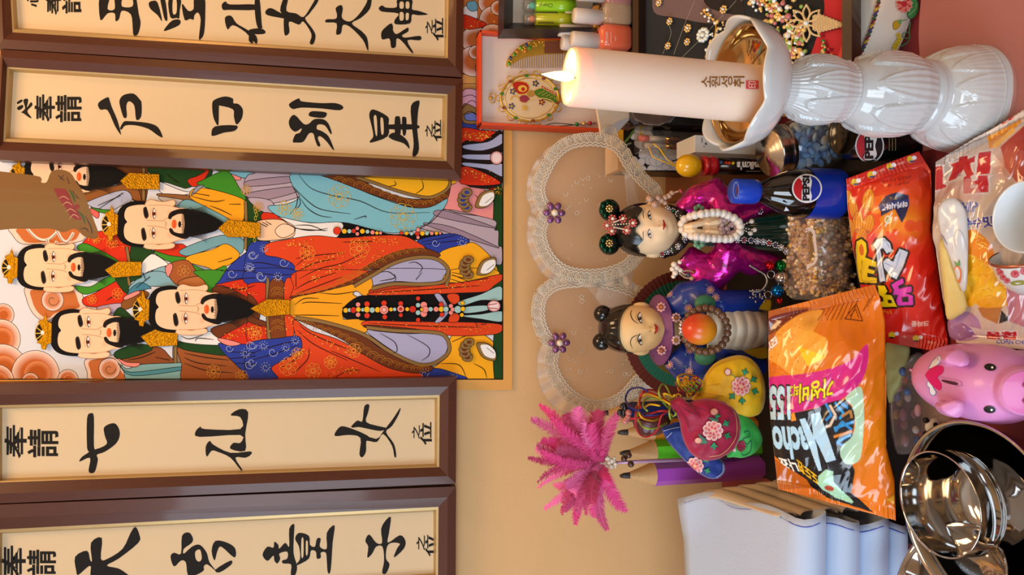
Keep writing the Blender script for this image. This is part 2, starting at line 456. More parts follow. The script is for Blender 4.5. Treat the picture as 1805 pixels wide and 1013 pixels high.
def snack_bag(left, right, p0, nrm, puff, pr, nu, nv, crease=0.0012, seed=0, seal=.06, seal_u=0.0):
    """pillow bag: rows run from the left curve to the right curve on the plane (p0, nrm); returns a closed mesh builder"""
    b = MB(); N_ = Vector(nrm).normalized()
    if N_.dot(FW) > 0: N_ = -N_
    fr = []; pxs = []; pys = []; hs = []
    for j in range(nv):
        v = j / (nv - 1); (lx, ly), (rx, ry) = curve_at(left, v), curve_at(right, v)
        for i in range(nu):
            u = i / (nu - 1); px, py = lx + (rx - lx) * u, ly + (ry - ly) * u
            vv = min(1, max(0, (v - seal) / (1 - 2 * seal))); uu = min(1, max(0, (u - seal_u) / (1 - 2 * seal_u)))
            h = puff * (max(0, math.sin(PI * vv)) ** .55) * (max(0, math.sin(PI * uu)) ** .55)
            w = noise.noise(Vector((px * .013 + seed, py * .009, 1))) * 1.2 - .9 * abs(noise.noise(Vector((px * .022 + py * .012, py * .015 + seed, 4)))) - .35 * abs(noise.noise(Vector((px * .05, py * .03 + px * .02 + seed, 9))))
            ed = math.sin(PI * u) ** .5
            cr = crease * w * (1.4 - .5 * ed) + (.0006 * math.sin(u * nu * .9) if v < seal or v > 1 - seal else 0)
            p = onplane(px, py, Vector(p0), N_); fr.append(p + N_ * (h + cr)); pxs.append(px); pys.append(py); hs.append((p, h))
    col = pr.get(np.array(pxs), np.array(pys)); n = len(fr)
    back = [p - N_ * (h * .8 + .0015) for p, h in hs]
    cols = [(*c, 1) for c in col] * 2
    fs = [(j * nu + i, (j + 1) * nu + i, (j + 1) * nu + i + 1, j * nu + i + 1) for j in range(nv - 1) for i in range(nu - 1)]
    fs += [(n + j * nu + i, n + j * nu + i + 1, n + (j + 1) * nu + i + 1, n + (j + 1) * nu + i) for j in range(nv - 1) for i in range(nu - 1)]
    rim = list(range(nu)) + [j * nu + nu - 1 for j in range(1, nv)] + [(nv - 1) * nu + i for i in range(nu - 2, -1, -1)] + [j * nu for j in range(nv - 2, 0, -1)]
    fs += [(rim[k], rim[(k + 1) % len(rim)], n + rim[(k + 1) % len(rim)], n + rim[k]) for k in range(len(rim))]
    b.add(fr + back, fs, cols); return b

def puff_shape(out, Y, H, rings=12, nrm=(0, -1, .35), k=4, seed=0, wr=.0015, z=None):
    """cushion-like shape from a picture outline, swelling towards the viewer"""
    O = spline(P(out) if isinstance(out, str) else out, k); n = len(O); cx = sum(p[0] for p in O) / n; cy = sum(p[1] for p in O) / n
    N_ = Vector(nrm).normalized(); p0 = at(cx, cy, Y) if z is None else onz(cx, cy, z); b = MB(); fr = []; bk = []
    for r_ in range(rings + 1):
        s_ = (r_ / rings) ** .8
        for x, y in O:
            X_, Y_ = cx + (x - cx) * s_, cy + (y - cy) * s_; p = onplane(X_, Y_, p0, N_); h = H * math.sqrt(max(0, 1 - s_ * s_))
            w = wr * noise.noise(Vector((X_ * .06 + seed, Y_ * .06, seed))) * (1 - s_ * .3)
            fr.append(p + N_ * (h + w)); bk.append(p - N_ * (h * .8 + .0008))
    m = len(fr); fs = [(r_ * n + i, r_ * n + (i + 1) % n, (r_ + 1) * n + (i + 1) % n, (r_ + 1) * n + i) for r_ in range(rings) for i in range(n)]
    fs += [tuple(m + q for q in reversed(f)) for f in fs]
    t0 = rings * n; fs += [(t0 + i, t0 + (i + 1) % n, m + t0 + (i + 1) % n, m + t0 + i) for i in range(n)]
    b.add(fr + bk, fs); return b
# ---------------------------------------------------------------- the setting
YW = 1.2
def struct(o):
    o['kind'] = 'structure'; return o
def panel(name, c, size, m):
    b = MB(); b.box(c, size); return struct(b.build(name, m))
wall_m = mat('wallpaper', '#d8ae7a', 0.85, spec=0.2, bump=0.25, bscale=900, var=0.05, vscale=14)
room_m = mat('plain_wall', '#d9c3a4', 0.9, spec=0.1)
panel('wall_back', (0, YW + 0.05, 0.575), (3.4, 0.1, 2.65), wall_m)
panel('wall_right', (1.65, 0.0, 0.575), (0.1, 3.4, 2.65), room_m)
b = MB()
for c, s_ in (((0, -1.65, -0.14), (3.4, 0.1, 1.22)), ((0, -1.65, 1.67), (3.4, 0.1, 0.46)), ((-1.34, -1.65, 0.955), (0.72, 0.1, 0.97)), ((0.91, -1.65, 0.955), (1.62, 0.1, 0.97))): b.box(c, s_)
struct(b.build('wall_front', room_m))
b = MB()
for c, s_ in (((-.44, -1.62, .5), (1.1, .08, .05)), ((-.44, -1.62, 1.41), (1.1, .08, .05)), ((-.96, -1.62, .955), (.05, .08, .9)), ((.08, -1.62, .955), (.05, .08, .9)), ((-.44, -1.62, .955), (.04, .05, .9))): b.box(c, s_, bev=.004)
struct(b.build('window_2', mat('white_frame', '#dfe3e6', 0.4)))
panel('floor', (0, -0.2, -0.80), (3.4, 3.1, 0.1), mat('floor_boards', '#8a5f3a', 0.4, var=0.2, vscale=3, stretch=(1, 12, 1)))
panel('ceiling', (0, -0.2, 1.95), (3.4, 3.1, 0.1), mat('ceiling_paint', '#e4d8c6', 0.9))
b = MB()
for c, s_ in (((-1.65, -0.2, -0.3), (0.1, 3.0, 0.9)), ((-1.65, -0.2, 1.6), (0.1, 3.0, 0.6)), ((-1.65, -1.225, 0.725), (0.1, 0.95, 1.15)), ((-1.65, 0.825, 0.725), (0.1, 0.95, 1.15))):
    b.box(c, s_)
struct(b.build('wall_left', room_m))
b = MB()
for c, s_ in (((-1.62, -0.2, 0.17), (0.09, 1.2, 0.05)), ((-1.62, -0.2, 1.28), (0.09, 1.2, 0.05)), ((-1.62, -0.78, 0.725), (0.09, 0.05, 1.1)), ((-1.62, 0.38, 0.725), (0.09, 0.05, 1.1)), ((-1.62, -0.2, 0.725), (0.05, 0.04, 1.1))):
    b.box(c, s_, bev=0.004)
struct(b.build('window_1', mat('white_frame', '#dfe3e6', 0.4)))

# altar table with its red cloth
t = thing('altar_table', 'long altar table under the pink and red cloth holding all the offerings', 'table', (0, 0.8, -0.75))
b = MB(); b.box((0, 0.8, -0.021), (2.4, 0.78, 0.038), bev=0.004)
for sx in (-1.1, 1.1):
    for sy in (0.48, 1.12): b.box((sx, sy, -0.395), (0.07, 0.07, 0.71))
b.build('table_frame', mat('dark_table_wood', '#3a2016', 0.35, var=0.25, vscale=20, stretch=(1, 8, 8)), t)
b = MB(); b.smooth = True
b.box((0, 0.79, -0.0011), (2.42, 0.79, 0.002))
b.box((0, 0.395, -0.12), (2.42, 0.003, 0.24))
tag(b.build('table_cloth', mat('red_satin', '#7a0f18', 0.55, bump=0.2, bscale=60, sheen=0.2)), 'smooth deep red cloth spread over the altar table', 'tablecloth')
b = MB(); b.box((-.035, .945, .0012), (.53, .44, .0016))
tag(b.build('shade_sheet', mat('shade_black', '#140a0a', .85, bump=.2, bscale=300)), 'thin black sheet added as the dark shade under the figurines and bottles', 'cloth')  # added sheet: its black stands in for the shade between the objects
# ---------------------------------------------------------------- the painting of the robed sages, the second painting beside it
art_m = mat('painted_art', attr=True, gold=True, rough=0.6, spec=0.12)
YP = YW - 0.004
def wallf(Y): return lambda px, py, h: at(px, py, Y - h)
BR, OR, YL, BL, TE, GR, LV, MV, PK, KH, RD, SK, BK, WH = '#6a3517', '#d9451c', '#eca01c', '#2c3c96', '#78b6c4', '#3f8a24', '#a7a4c2', '#a88f98', '#ec8a80', '#8c6c3c', '#cf2f14', '#f0c49c', '#0d0a09', '#e6e2dc'
DG, GO, LN, MN = '#1f4219', '#d99a14', '#1a120e', '#9fc4c0'
a = Art(wallf(YP), 2e-6)
A_, B_, C_, D_ = (0, 280, 4.0111), (0, 480, 4.0111), (440, 280, 3.924), (440, 480, 3.924)
a.view(0, 0, 1)
a.poly(P('-40,148 903,148 903,687 -40,687'), '#dba055', sm=False)
a.poly(P('4,160 888,160 887,669 -30,669 -30,640'), '#20140c', sm=False)
a.poly(P('8,163 886,163 885,667 -30,667 -30,640'), '#d2d4da', sm=False)
a.xmax = 885.5; a.ymax = 667.5
def clouds(view, lst):
    a.view(*view)
    for cx, cy, r in lst:
        a.disc(cx, cy, r, r, '#bd622a', '#e9cdbd', LN, 1.0, n=26)
        a.disc(cx + r * .08, cy, r * .55, r * .55, '#b5591f', '#d58a5c', None, n=20)
def cloudband(pts, spiral=None):
    a.poly(pts, '#e8c8b6', LN, 1.0)
    p = P(pts); mx = sum(x for x, y in p) / len(p); my = sum(y for x, y in p) / len(p)
    a.poly([(mx + (x - mx) * .8, my + (y - my) * .8) for x, y in p], '#c06a34')
    if spiral:
        x, y, r = spiral
        a.disc(x, y, r, r, '#c97f55', '#efd3c6', LN, 1.0)
        a.line([(x + r * .6 * (1 - t / 10) * math.cos(t * .7), y + r * .6 * (1 - t / 10) * math.sin(t * .7)) for t in range(9)], LN, .9)
clouds(B_, [(20, 300, 80), (5, 470, 140)]); clouds(B_, [(10, 690, 185), (250, 720, 170), (-20, 770, 120), (215, 770, 62), (480, 760, 75), (440, 790, 40)])
a.view(*A_); cloudband('70,480 90,540 135,592 200,604 330,600 430,604 540,590 600,560 600,470 300,450')
for x0, x1, y in ((190, 410, 490), (330, 400, 560), (400, 520, 500)):
    a.line([(x0, y), ((x0 * 2 + x1) / 3, y + 70), ((x0 + x1 * 2) / 3, y + 80), (x1, y + 20)], '#f0d6c8', 5); a.line([(x0, y + 5), ((x0 * 2 + x1) / 3, y + 78), ((x0 + x1 * 2) / 3, y + 88), (x1, y + 25)], LN, 1)
a.view(*B_); cloudband('178,105 188,190 220,270 270,325 335,350 410,300 600,260 595,200 560,110 480,90 300,100', (372, 195, 78))
cloudband('600,620 615,700 650,775 920,775 875,690 830,590 700,590', (775, 680, 76))
def poly(view, col, pts, line=LN, lw=1.1, **k):
    a.view(*view); a.poly(pts, col, line, lw, **k)
# far sage at the painting's upper right
for v in [
 (A_, '#6e3d1c', '840,20 1030,20 1030,300 930,285 850,210 800,120'),
 (A_, '#8c5426', '580,265 640,220 850,180 940,150 1000,290 930,282 870,220 630,298'),
 (A_, '#a9aec4', '625,300 870,220 935,288 850,335 790,362 700,352 640,335'),
 (A_, GR, '640,340 700,355 790,362 760,385 690,372'), (A_, '#e0605a', '640,350 700,380 690,420 650,390'),
 (A_, DG, '1060,60 1480,70 1450,150 1330,205 1280,200 1190,170 1120,150'), (A_, RD, '1325,150 1400,118 1480,75 1440,150 1370,198'),
 (A_, WH, '1125,160 1200,190 1290,225 1360,240 1240,262 1150,245 1115,200'), (A_, '#8a5a30', '1125,245 1360,262 1340,300 1140,268'),
 (A_, '#b9b4b0', '1130,265 1340,300 1300,330 1240,330 1150,300'),
 (A_, '#b3a1ac', '1590,85 1805,95 1805,275 1740,305 1650,210'), (A_, TE, '1590,80 1805,85 1805,140 1680,125'), (A_, PK, '1610,100 1700,130 1690,150 1640,140'),
 (A_, GR, '1430,150 1600,85 1690,200 1745,305 1560,235 1400,180'),
 (A_, GR, '1730,300 1805,285 1805,610 1740,650 1715,430'), (A_, DG, '1750,310 1805,300 1805,600 1760,620'),
 (A_, YL, '1385,205 1560,230 1745,305 1720,432 1640,442 1500,360 1345,275'), (A_, '#8f93a0', '1440,185 1385,200 1350,260 1400,225'),
 (A_, '#6f9fa8', '1325,285 1500,360 1640,442 1590,470 1400,390 1260,345'),
 (A_, RD, '1100,640 1290,600 1335,695 1200,682 1110,662'), (A_, GR, '1075,645 1200,682 1335,700 1345,745 1250,742 1150,705'),
 (A_, '#6f9fa8', '1280,640 1560,540 1720,570 1700,675 1600,605 1400,665 1310,685'),
 (A_, YL, '1320,692 1500,640 1600,600 1695,672 1640,735 1560,775 1480,795 1400,775 1340,745'),
 (A_, '#8f93a0', '1330,735 1400,775 1490,797 1480,772 1400,750'),
 (A_, DG, '890,615 1060,640 1090,665 1000,745 885,730'),
 (A_, RD, '585,590 680,515 820,525 885,600 925,620 895,730 840,722 750,682 620,610'),
 (A_, GR, '570,600 640,610 840,722 740,725 555,645'),
 (A_, WH, '1000,742 1055,680 1100,678 1190,742 1150,762 1060,792 1005,812'),
 (A_, '#7fa9b4', '950,890 1060,800 1170,760 1215,830 1250,890'), (A_, GR, '1335,738 1480,792 1600,755 1545,890 1390,855 1330,800'),
 (B_, '#7fa9b4', '880,145 1010,15 1150,-5 1260,70 1265,105 1100,98 1030,105 940,155'), (B_, '#3f7d92', '900,140 990,70 1070,110 1030,120 940,155'),
 (A_, '#a0562a', '1195,742 1330,718 1400,850 1300,890 1240,885 1180,800'), (A_, PK, '1168,775 1200,738 1222,762 1190,835'),
 (B_, '#b06a34', '1260,70 1320,40 1440,30 1470,100 1290,100'), (B_, GR, '1370,-10 1600,-10 1545,80 1530,135 1465,135 1445,60'),
 (A_, BL, '1555,855 1640,740 1805,615 1840,615 1840,900 1545,900'),
 (B_, RD, '585,185 680,140 830,62 895,150 862,220 720,245 605,235'), (B_, GR, '530,95 640,100 740,40 835,15 800,72 640,148 570,145'), (B_, DG, '825,15 1005,25 920,75 900,152 830,75'),
 (B_, '#b49fb0', '690,242 860,218 830,285 715,275'), (B_, '#84501f', '865,205 980,128 1055,150 1000,205 880,265'), (B_, PK, '880,170 970,130 985,150 890,195'),
 (B_, DG, '805,325 850,245 960,335 1050,385 950,355'), (B_, '#87715a', '1225,515 1280,495 1290,645 1230,640'),
 (B_, '#8a4a22', '850,620 1100,525 1205,600 1238,645 1000,648'), (B_, DG, '810,565 950,508 1070,520 1050,562 850,615'),
 (B_, '#7fb0b4', '835,640 900,680 1000,650 1240,640 1305,640 1305,702 1230,775 920,775 875,700'), (B_, '#4f93a2', '850,655 930,705 1290,665 1290,690 940,730'), (B_, PK, '830,605 900,635 990,640 960,668 880,655'),
 (B_, '#9a5427', '1255,530 1400,558 1600,588 1790,755 1700,775 1310,775 1285,650'), (B_, DG, '1250,495 1400,505 1570,520 1610,585 1450,572 1290,542'),
 (B_, WH, '1245,430 1340,440 1450,418 1515,428 1560,505 1480,512 1350,502 1265,482'),
 (B_, BL, '1545,500 1640,518 1820,488 1830,775 1790,765 1640,625 1575,560'), (B_, RD, '1535,85 1820,45 1820,225 1700,175 1565,105'),
 (B_, BR, '1495,130 1570,92 1700,150 1820,230 1820,345 1620,445 1550,465 1490,400 1640,345 1790,260 1640,215'),
 (B_, RD, '1545,475 1680,390 1830,325 1830,492 1640,500'), (B_, PK, '1545,462 1700,500 1640,520 1570,500')]:
    poly(*v)
# skirts, sleeves and hems
for v in [
 (C_, DG, '-20,230 130,260 130,620 -20,640'), (C_, '#b3a1ac', '-10,110 300,100 320,200 340,262 130,310 -10,280'), (C_, '#9d8794', '-10,150 290,120 300,160 0,190'), (C_, '#9d8794', '-10,235 310,190 320,230 100,285 0,270'), (C_, '#b3a1ac', '-10,270 150,290 170,395 60,345'),
 (C_, RD, '95,370 220,395 210,440 90,430'),
 (C_, '#231a16', '1480,-20 1760,-20 1760,160 1480,160'), (C_, LV, '1480,30 1750,70 1750,110 1490,55'),
 (C_, '#e58d8a', '1375,165 1560,150 1650,245 1700,330 1690,425 1600,398 1345,348 1360,250'), (C_, RD, '1470,55 1580,65 1700,130 1760,255 1690,222 1560,180 1470,150'),
 (C_, DG, '1690,240 1755,240 1755,1260 1690,1260'), (C_, '#f2b01c', '740,125 1390,145 1375,190 1335,228 1250,262 1150,252 1000,212 860,162'),
 (C_, BR, '470,112 740,122 850,190 1000,250 1130,277 1250,270 1335,222 1385,185 1380,245 1350,295 1250,335 1130,335 980,290 750,212'),
 (C_, TE, '288,105 480,112 740,205 870,257 1100,332 1250,332 1365,275 1345,340 1260,445 1150,492 1000,512 860,492 640,445 420,440 220,405 125,330 260,312 345,262 300,190'),
 (C_, '#b3a1ac', '1240,442 1345,350 1600,398 1705,432 1695,490 1722,500 1722,600 1745,612 1745,720 1700,725 1600,652 1450,562 1300,512 1180,475'),
 (C_, '#978090', '1290,395 1345,355 1690,470 1640,470'), (C_, '#978090', '1200,450 1400,470 1720,610 1600,580'),
 (C_, BK, '520,485 640,438 860,490 1000,522 1335,512 1200,562 900,535 650,548'),
 (C_, BL, '1165,562 1300,528 1420,518 1520,562 1480,592 1310,662 1205,602'), (C_, '#f2a81c', '1300,662 1480,592 1570,588 1700,725 1690,870 1300,870'),
 (C_, BL, '-10,605 110,568 155,600 125,660 200,680 320,735 320,870 -10,870'),
 (C_, WH, '205,400 420,442 640,442 600,545 480,562 305,548 310,480 235,420'), (C_, '#f0c49c', '38,470 60,428 200,418 300,458 315,500 290,542 170,562 65,562 42,520'),
 (C_, '#f6cfae', '180,485 230,450 305,470 300,515 230,545 185,520'),
 (C_, OR, '115,590 250,558 450,530 640,546 860,530 1050,530 1150,570 1215,620 1100,645 940,692 800,762 600,880 300,880 312,740 200,682 108,662'),
 (C_, LV, '815,880 830,830 900,778 1040,718 1150,693 1275,688 1345,730 1365,790 1345,880'),
 (C_, BR, '1215,618 1320,662 1270,685 1150,682 1000,722 860,800 760,880 540,880 700,808 900,690 1050,632'),
 (D_, LV, '815,-20 1370,-20 1345,50 1200,72 1000,62 840,92 815,60'),
 (D_, '#f2a81c', '1295,640 1385,560 1395,440 1560,438 1610,425 1700,500 1690,580 1705,735 1500,740 1400,692 1260,665'), (D_, '#f2a81c', '1340,75 1400,-20 1700,-20 1700,60 1500,65'),
 (D_, BL, '1120,740 1160,708 1275,662 1400,690 1500,740'), (D_, DG, '1692,400 1752,400 1752,732 1692,732'),
 (D_, BL, '-10,-20 315,-20 308,76 -10,84'), (D_, RD, '-10,82 118,78 125,190 60,225 -10,160'), (D_, RD, '-10,335 118,358 130,480 -10,482'),
 (D_, BR, '-10,150 60,225 20,300 118,345 110,375 -10,340 -10,290'), (D_, KH, '112,78 140,78 155,470 122,472'), (D_, '#7a3d18', '136,78 245,84 255,442 150,462'), (D_, OR, '240,78 302,78 305,440 252,444'),
 (D_, LV, '800,400 900,408 1080,423 1250,422 1345,448 1370,510 1345,572 1270,622 1190,632 1100,605 950,515'),
 (D_, OR, '305,105 330,-10 860,-10 700,65 500,132 298,165'), (D_, BR, '290,165 500,128 700,58 830,-12 890,-12 700,92 520,152 315,178'),
 (D_, OR, '305,325 420,400 600,460 800,562 1000,662 1170,692 1110,735 185,735 135,655 250,592 355,500 350,465 318,440'),
 (D_, BL, '-10,500 200,455 330,440 360,480 350,540 250,600 150,660 195,740 -10,740'),
 (D_, BR, '315,318 480,388 650,470 780,562 950,655 1100,692 1225,692 1275,655 1190,640 1100,612 900,520 780,432 600,372'),
 (D_, YL, '270,250 300,178 480,138 720,78 835,35 848,130 800,165 740,128 715,150 745,172 745,200 640,245 685,255 645,322 760,318 808,330 805,415 700,382 500,332 310,312'),
 (D_, BK, '650,245 745,170 850,158 1200,148 1450,145 1720,110 1745,200 1745,360 1560,350 1200,342 800,332 755,322 655,315'),
 (D_, '#b23a15', '840,115 1000,92 1250,75 1400,70 1400,85 1000,130 845,150'),
 (D_, OR, '840,140 1000,112 1250,92 1500,62 1690,20 1748,15 1745,52 1690,92 1630,132 1450,142 1200,152 845,158'),
 (D_, OR, '805,335 1100,340 1560,345 1745,362 1738,412 1650,432 1400,437 1100,402 810,378'), (D_, '#5c2d12', '812,362 1100,385 1200,402 1000,400 815,385'),
 (D_, MN, '1450,200 1600,150 1735,95 1745,190 1600,192 1470,232'), (D_, MN, '1485,240 1645,228 1645,262 1490,282'), (D_, MN, '1455,300 1600,288 1745,268 1745,340 1600,322'),
 (D_, LV, '1278,155 1320,152 1372,235 1340,240'), (D_, LV, '1280,342 1320,342 1375,280 1345,275'), (D_, OR, '1365,155 1440,150 1450,200 1400,220'), (D_, OR, '1375,340 1440,340 1450,295 1400,280')]:
    poly(*v)
# khaki hem bands
for v, pts, w in [(C_, '740,128 860,165 1000,214 1150,255 1250,266 1340,230 1380,190 1388,150', 4.5), (C_, '720,880 860,798 1000,720 1150,682 1275,686 1350,730 1378,790 1360,880', 5.5),
                  (D_, '845,112 1000,80 1200,82 1340,62 1375,-10', 5.5), (D_, '315,312 520,345 780,425 950,535 1100,612 1200,640 1290,622 1370,560 1380,500 1345,435 1250,412 1000,402 810,380', 5.5),
                  (A_, '1015,40 1015,290', 4.5), (A_, '1735,300 1740,440 1735,640', 4.5), (B_, '905,30 915,90', 4), (B_, '1240,520 1240,640', 4.5), (A_, '895,620 915,740', 4.5)]:
    a.view(*v); a.line(pts, LN, w + 1.8); a.line(pts, KH, w)
# hem pattern
for v, pts, r in [(D_, '360,350 480,395 600,430 700,480 800,545 900,600 1000,640 1100,668 1200,670', 40), (D_, '340,160 450,140 560,112 680,70 780,20', 34), (C_, '620,150 760,185 880,230 1000,275 1120,310 1240,315 1330,270', 40), (C_, '640,850 740,800 850,745 960,690 1060,655 1180,640', 38), (D_, '190,130 195,210 195,300 195,400', 40)]:
    a.view(*v)
    for x, y in spline(P(pts), 2, False):
        a.line([(x + r * math.cos(t * .55), y - r * .7 * math.sin(t * .55)) for t in range(7)], '#b9791e', .8); a.line([(x + r * .55 * math.cos(t * .55), y - r * .4 * math.sin(t * .55)) for t in range(7)], '#b9791e', .7)
# folds drawn as pigment lines
for v, lst in [(C_, ['340,110 420,200 560,250 760,290 960,370 1250,370', '300,190 400,290 500,350 700,380', '350,270 400,340 480,390 570,405', '720,420 800,395 800,410', '300,200 330,260 320,330 280,380', '340,260 350,310 320,350', '1150,490 1250,440 1340,345',
                     '320,740 400,680 520,660 660,650', '330,780 450,720 600,690', '340,830 480,760 640,720 800,640', '350,600 400,620 370,670 320,690', '640,575 850,570', '1000,150 1010,180 960,190', '1190,145 1200,200 1150,240', '1000,850 1010,820 960,780 900,785', '1170,790 1195,750 1150,715 1100,720', '0,720 100,720 310,770', '0,780 150,800 310,800', '1190,575 1420,530', '1205,590 1450,565', '60,440 120,470', '85,435 130,460', '110,430 150,455',
                     '1350,345 1450,375 1590,395', '1560,250 1640,330', '1400,800 1520,850', '1390,830 1480,860', '310,480 420,490 540,495', '310,460 420,460 520,500', '210,405 300,470 420,495 540,480']),
               (D_, ['340,360 420,420 600,500 800,570', '330,400 450,500 680,610', '410,520 400,600 300,700', '350,540 320,600 210,660', '580,730 680,680 770,675', '560,540 700,600 910,690', '310,120 420,60 600,0', '320,150 480,90 640,30', '310,225 380,180 480,180', '360,215 420,205 640,215', '300,295 420,295 620,300', '480,140 600,150 740,130', '320,0 320,100',
                     '900,420 1000,480 1020,540 990,560', '1090,430 1230,510 1240,570 1190,610', '1000,10 1000,40 900,60', '1190,0 1150,50', '0,560 200,500 340,470', '0,610 180,560 340,500', '850,140 1200,120 1600,90', '820,350 1200,370 1600,380', '1480,65 1650,40', '1400,480 1490,440', '1320,630 1450,640 1500,735', '1550,630 1620,670 1640,730', '1400,20 1480,40', '1400,0 1500,20', '1560,345 1580,375', '1640,355 1600,360']),
               (A_, ['1340,260 1500,300 1590,290', '1360,240 1480,260', '1330,350 1400,400', '1620,320 1700,320', '1540,730 1640,700', '1480,330 1560,360 1640,400', '1340,340 1480,440', '760,610 840,610', '700,350 870,240', '690,330 850,260', '1560,790 1805,790', '1600,850 1805,840', '1180,110 1260,170']),
               (B_, ['750,200 800,170 830,180', '1030,60 1010,0', '960,110 1060,30', '1300,600 1400,640 1600,660', '1300,640 1450,690 1650,710', '1300,570 1450,600 1620,620', '1380,490 1400,465 1510,475', '1280,450 1340,470 1440,440', '900,620 1000,600 1100,560', '1100,600 1200,620', '1590,560 1805,570', '1620,610 1805,590', '1660,640 1805,650', '1560,100 1700,120 1805,90'])]:
    a.view(*v)
    for p in lst: a.line(p, '#241408', 1.5, taper=True)
# gold scrolls, blossoms and glitter
rr = random.Random(3)
def blossom(v, x, y, r, col, n=7):
    a.view(*v)
    for i in range(n):
        t = 2 * PI * i / n
        a.line([(x + r * .6 * math.cos(t) + r * .4 * math.cos(q * .9), y + r * .6 * math.sin(t) + r * .4 * math.sin(q * .9)) for q in range(8)], col, .8)
    a.line([(x + r * .25 * math.cos(q), y + r * .25 * math.sin(q)) for q in range(7)], col, .8)
for v, x, y, r, c in [(C_, 620, 260, 80, '#d9b23a'), (C_, 1060, 400, 95, '#d9b23a'), (C_, 240, 340, 50, '#d9b23a'), (C_, 330, 380, 40, '#d9b23a'), (C_, 400, 650, 55, '#f09a3a'), (C_, 760, 620, 70, '#f09a3a'), (D_, 270, 650, 65, '#f09a3a'), (D_, 560, 620, 45, '#f0a03a'), (D_, 440, 680, 55, '#f09a3a'), (D_, 720, 540, 50, '#f09a3a'), (D_, 40, 420, 50, '#f09a3a'), (D_, 330, 560, 40, '#f09a3a'),
                      (A_, 1300, 790, 45, '#d08a3a'), (B_, 830, 150, 40, '#e8812a'), (B_, 650, 190, 35, '#e8812a'), (B_, 1510, 700, 50, '#d08a2a'), (B_, 1710, 735, 45, '#d08a2a'), (A_, 1740, 220, 36, '#d6a24a'), (C_, 60, 330, 34, '#d6a24a'), (A_, 790, 590, 40, '#e8812a'), (A_, 680, 570, 30, '#e8812a')]:
    blossom(v, x, y, r, c)
for v, x, y, r in [(A_, 1780, 680, 34), (A_, 1760, 765, 24), (A_, 1640, 810, 36), (A_, 870, 285, 26), (C_, 25, 660, 36), (C_, 100, 620, 22), (C_, 235, 715, 36), (C_, 75, 805, 40), (C_, 195, 815, 24), (C_, 5, 750, 22), (C_, 1285, 580, 30), (C_, 1470, 575, 26), (D_, 95, 505, 24), (D_, 20, 500, 34), (D_, 160, 550, 36), (D_, 250, 520, 22), (D_, 110, 655, 26), (D_, 15, 620, 34), (D_, 315, 470, 22), (D_, 1210, 700, 26), (D_, 1410, 715, 22), (B_, 1620, 535, 30), (B_, 1770, 510, 40), (B_, 1735, 570, 26), (B_, 1760, 650, 36), (D_, 80, 30, 36), (D_, 195, 30, 22)]:
    a.view(*v)
    a.line([(x + r * (1 - .09 * q) * math.cos(q * .8), y + r * (1 - .09 * q) * math.sin(q * .8)) for q in range(9)], '#a9b2d6', .8)
    if r < 28:
        for q in range(10): a.line([(x + r * math.cos(q * .63), y + r * math.sin(q * .63)), (x + r * 1.4 * math.cos(q * .63), y + r * 1.4 * math.sin(q * .63))], '#a9b2d6', .7, sm=False)
def glitter(v, pts, n, sz=5):
    a.view(*v); pts = P(pts)
    for _ in range(n):
        k = rr.randrange(len(pts) - 1); t = rr.random()
        x = pts[k][0] * (1 - t) + pts[k + 1][0] * t + rr.gauss(0, 22); y = pts[k][1] * (1 - t) + pts[k + 1][1] * t + rr.gauss(0, 12); s_ = sz * rr.uniform(.4, 1.2)
        a.poly([(x - s_, y), (x, y - s_ * .7), (x + s_, y + s_ * .2), (x, y + s_ * .8)], rr.choice(['#f0b428', '#e89a1c', '#ffd060', '#c86a14']), sm=False, gold=rr.random() < .6)
glitter(C_, '350,760 480,700 640,650', 90); glitter(C_, '400,840 560,780 700,720 940,640', 110); glitter(C_, '680,580 860,560 1050,580', 80); glitter(C_, '250,600 420,570', 40); glitter(D_, '520,710 640,680 760,680', 60); glitter(D_, '240,620 330,560 400,540', 50); glitter(D_, '330,380 520,480 700,560', 50); glitter(D_, '870,145 1100,125 1450,100 1700,50', 70); glitter(D_, '870,350 1250,370 1400,390 1700,390', 70)
glitter(C_, '1480,90 1600,120 1700,190 1740,240', 90); glitter(B_, '1600,460 1700,420 1800,380', 60); glitter(A_, '640,570 760,560 860,620', 50); glitter(D_, '255,110 275,430', 40); glitter(D_, '0,380 60,420 100,390', 40); glitter(B_, '1620,80 1720,110 1800,160', 40)
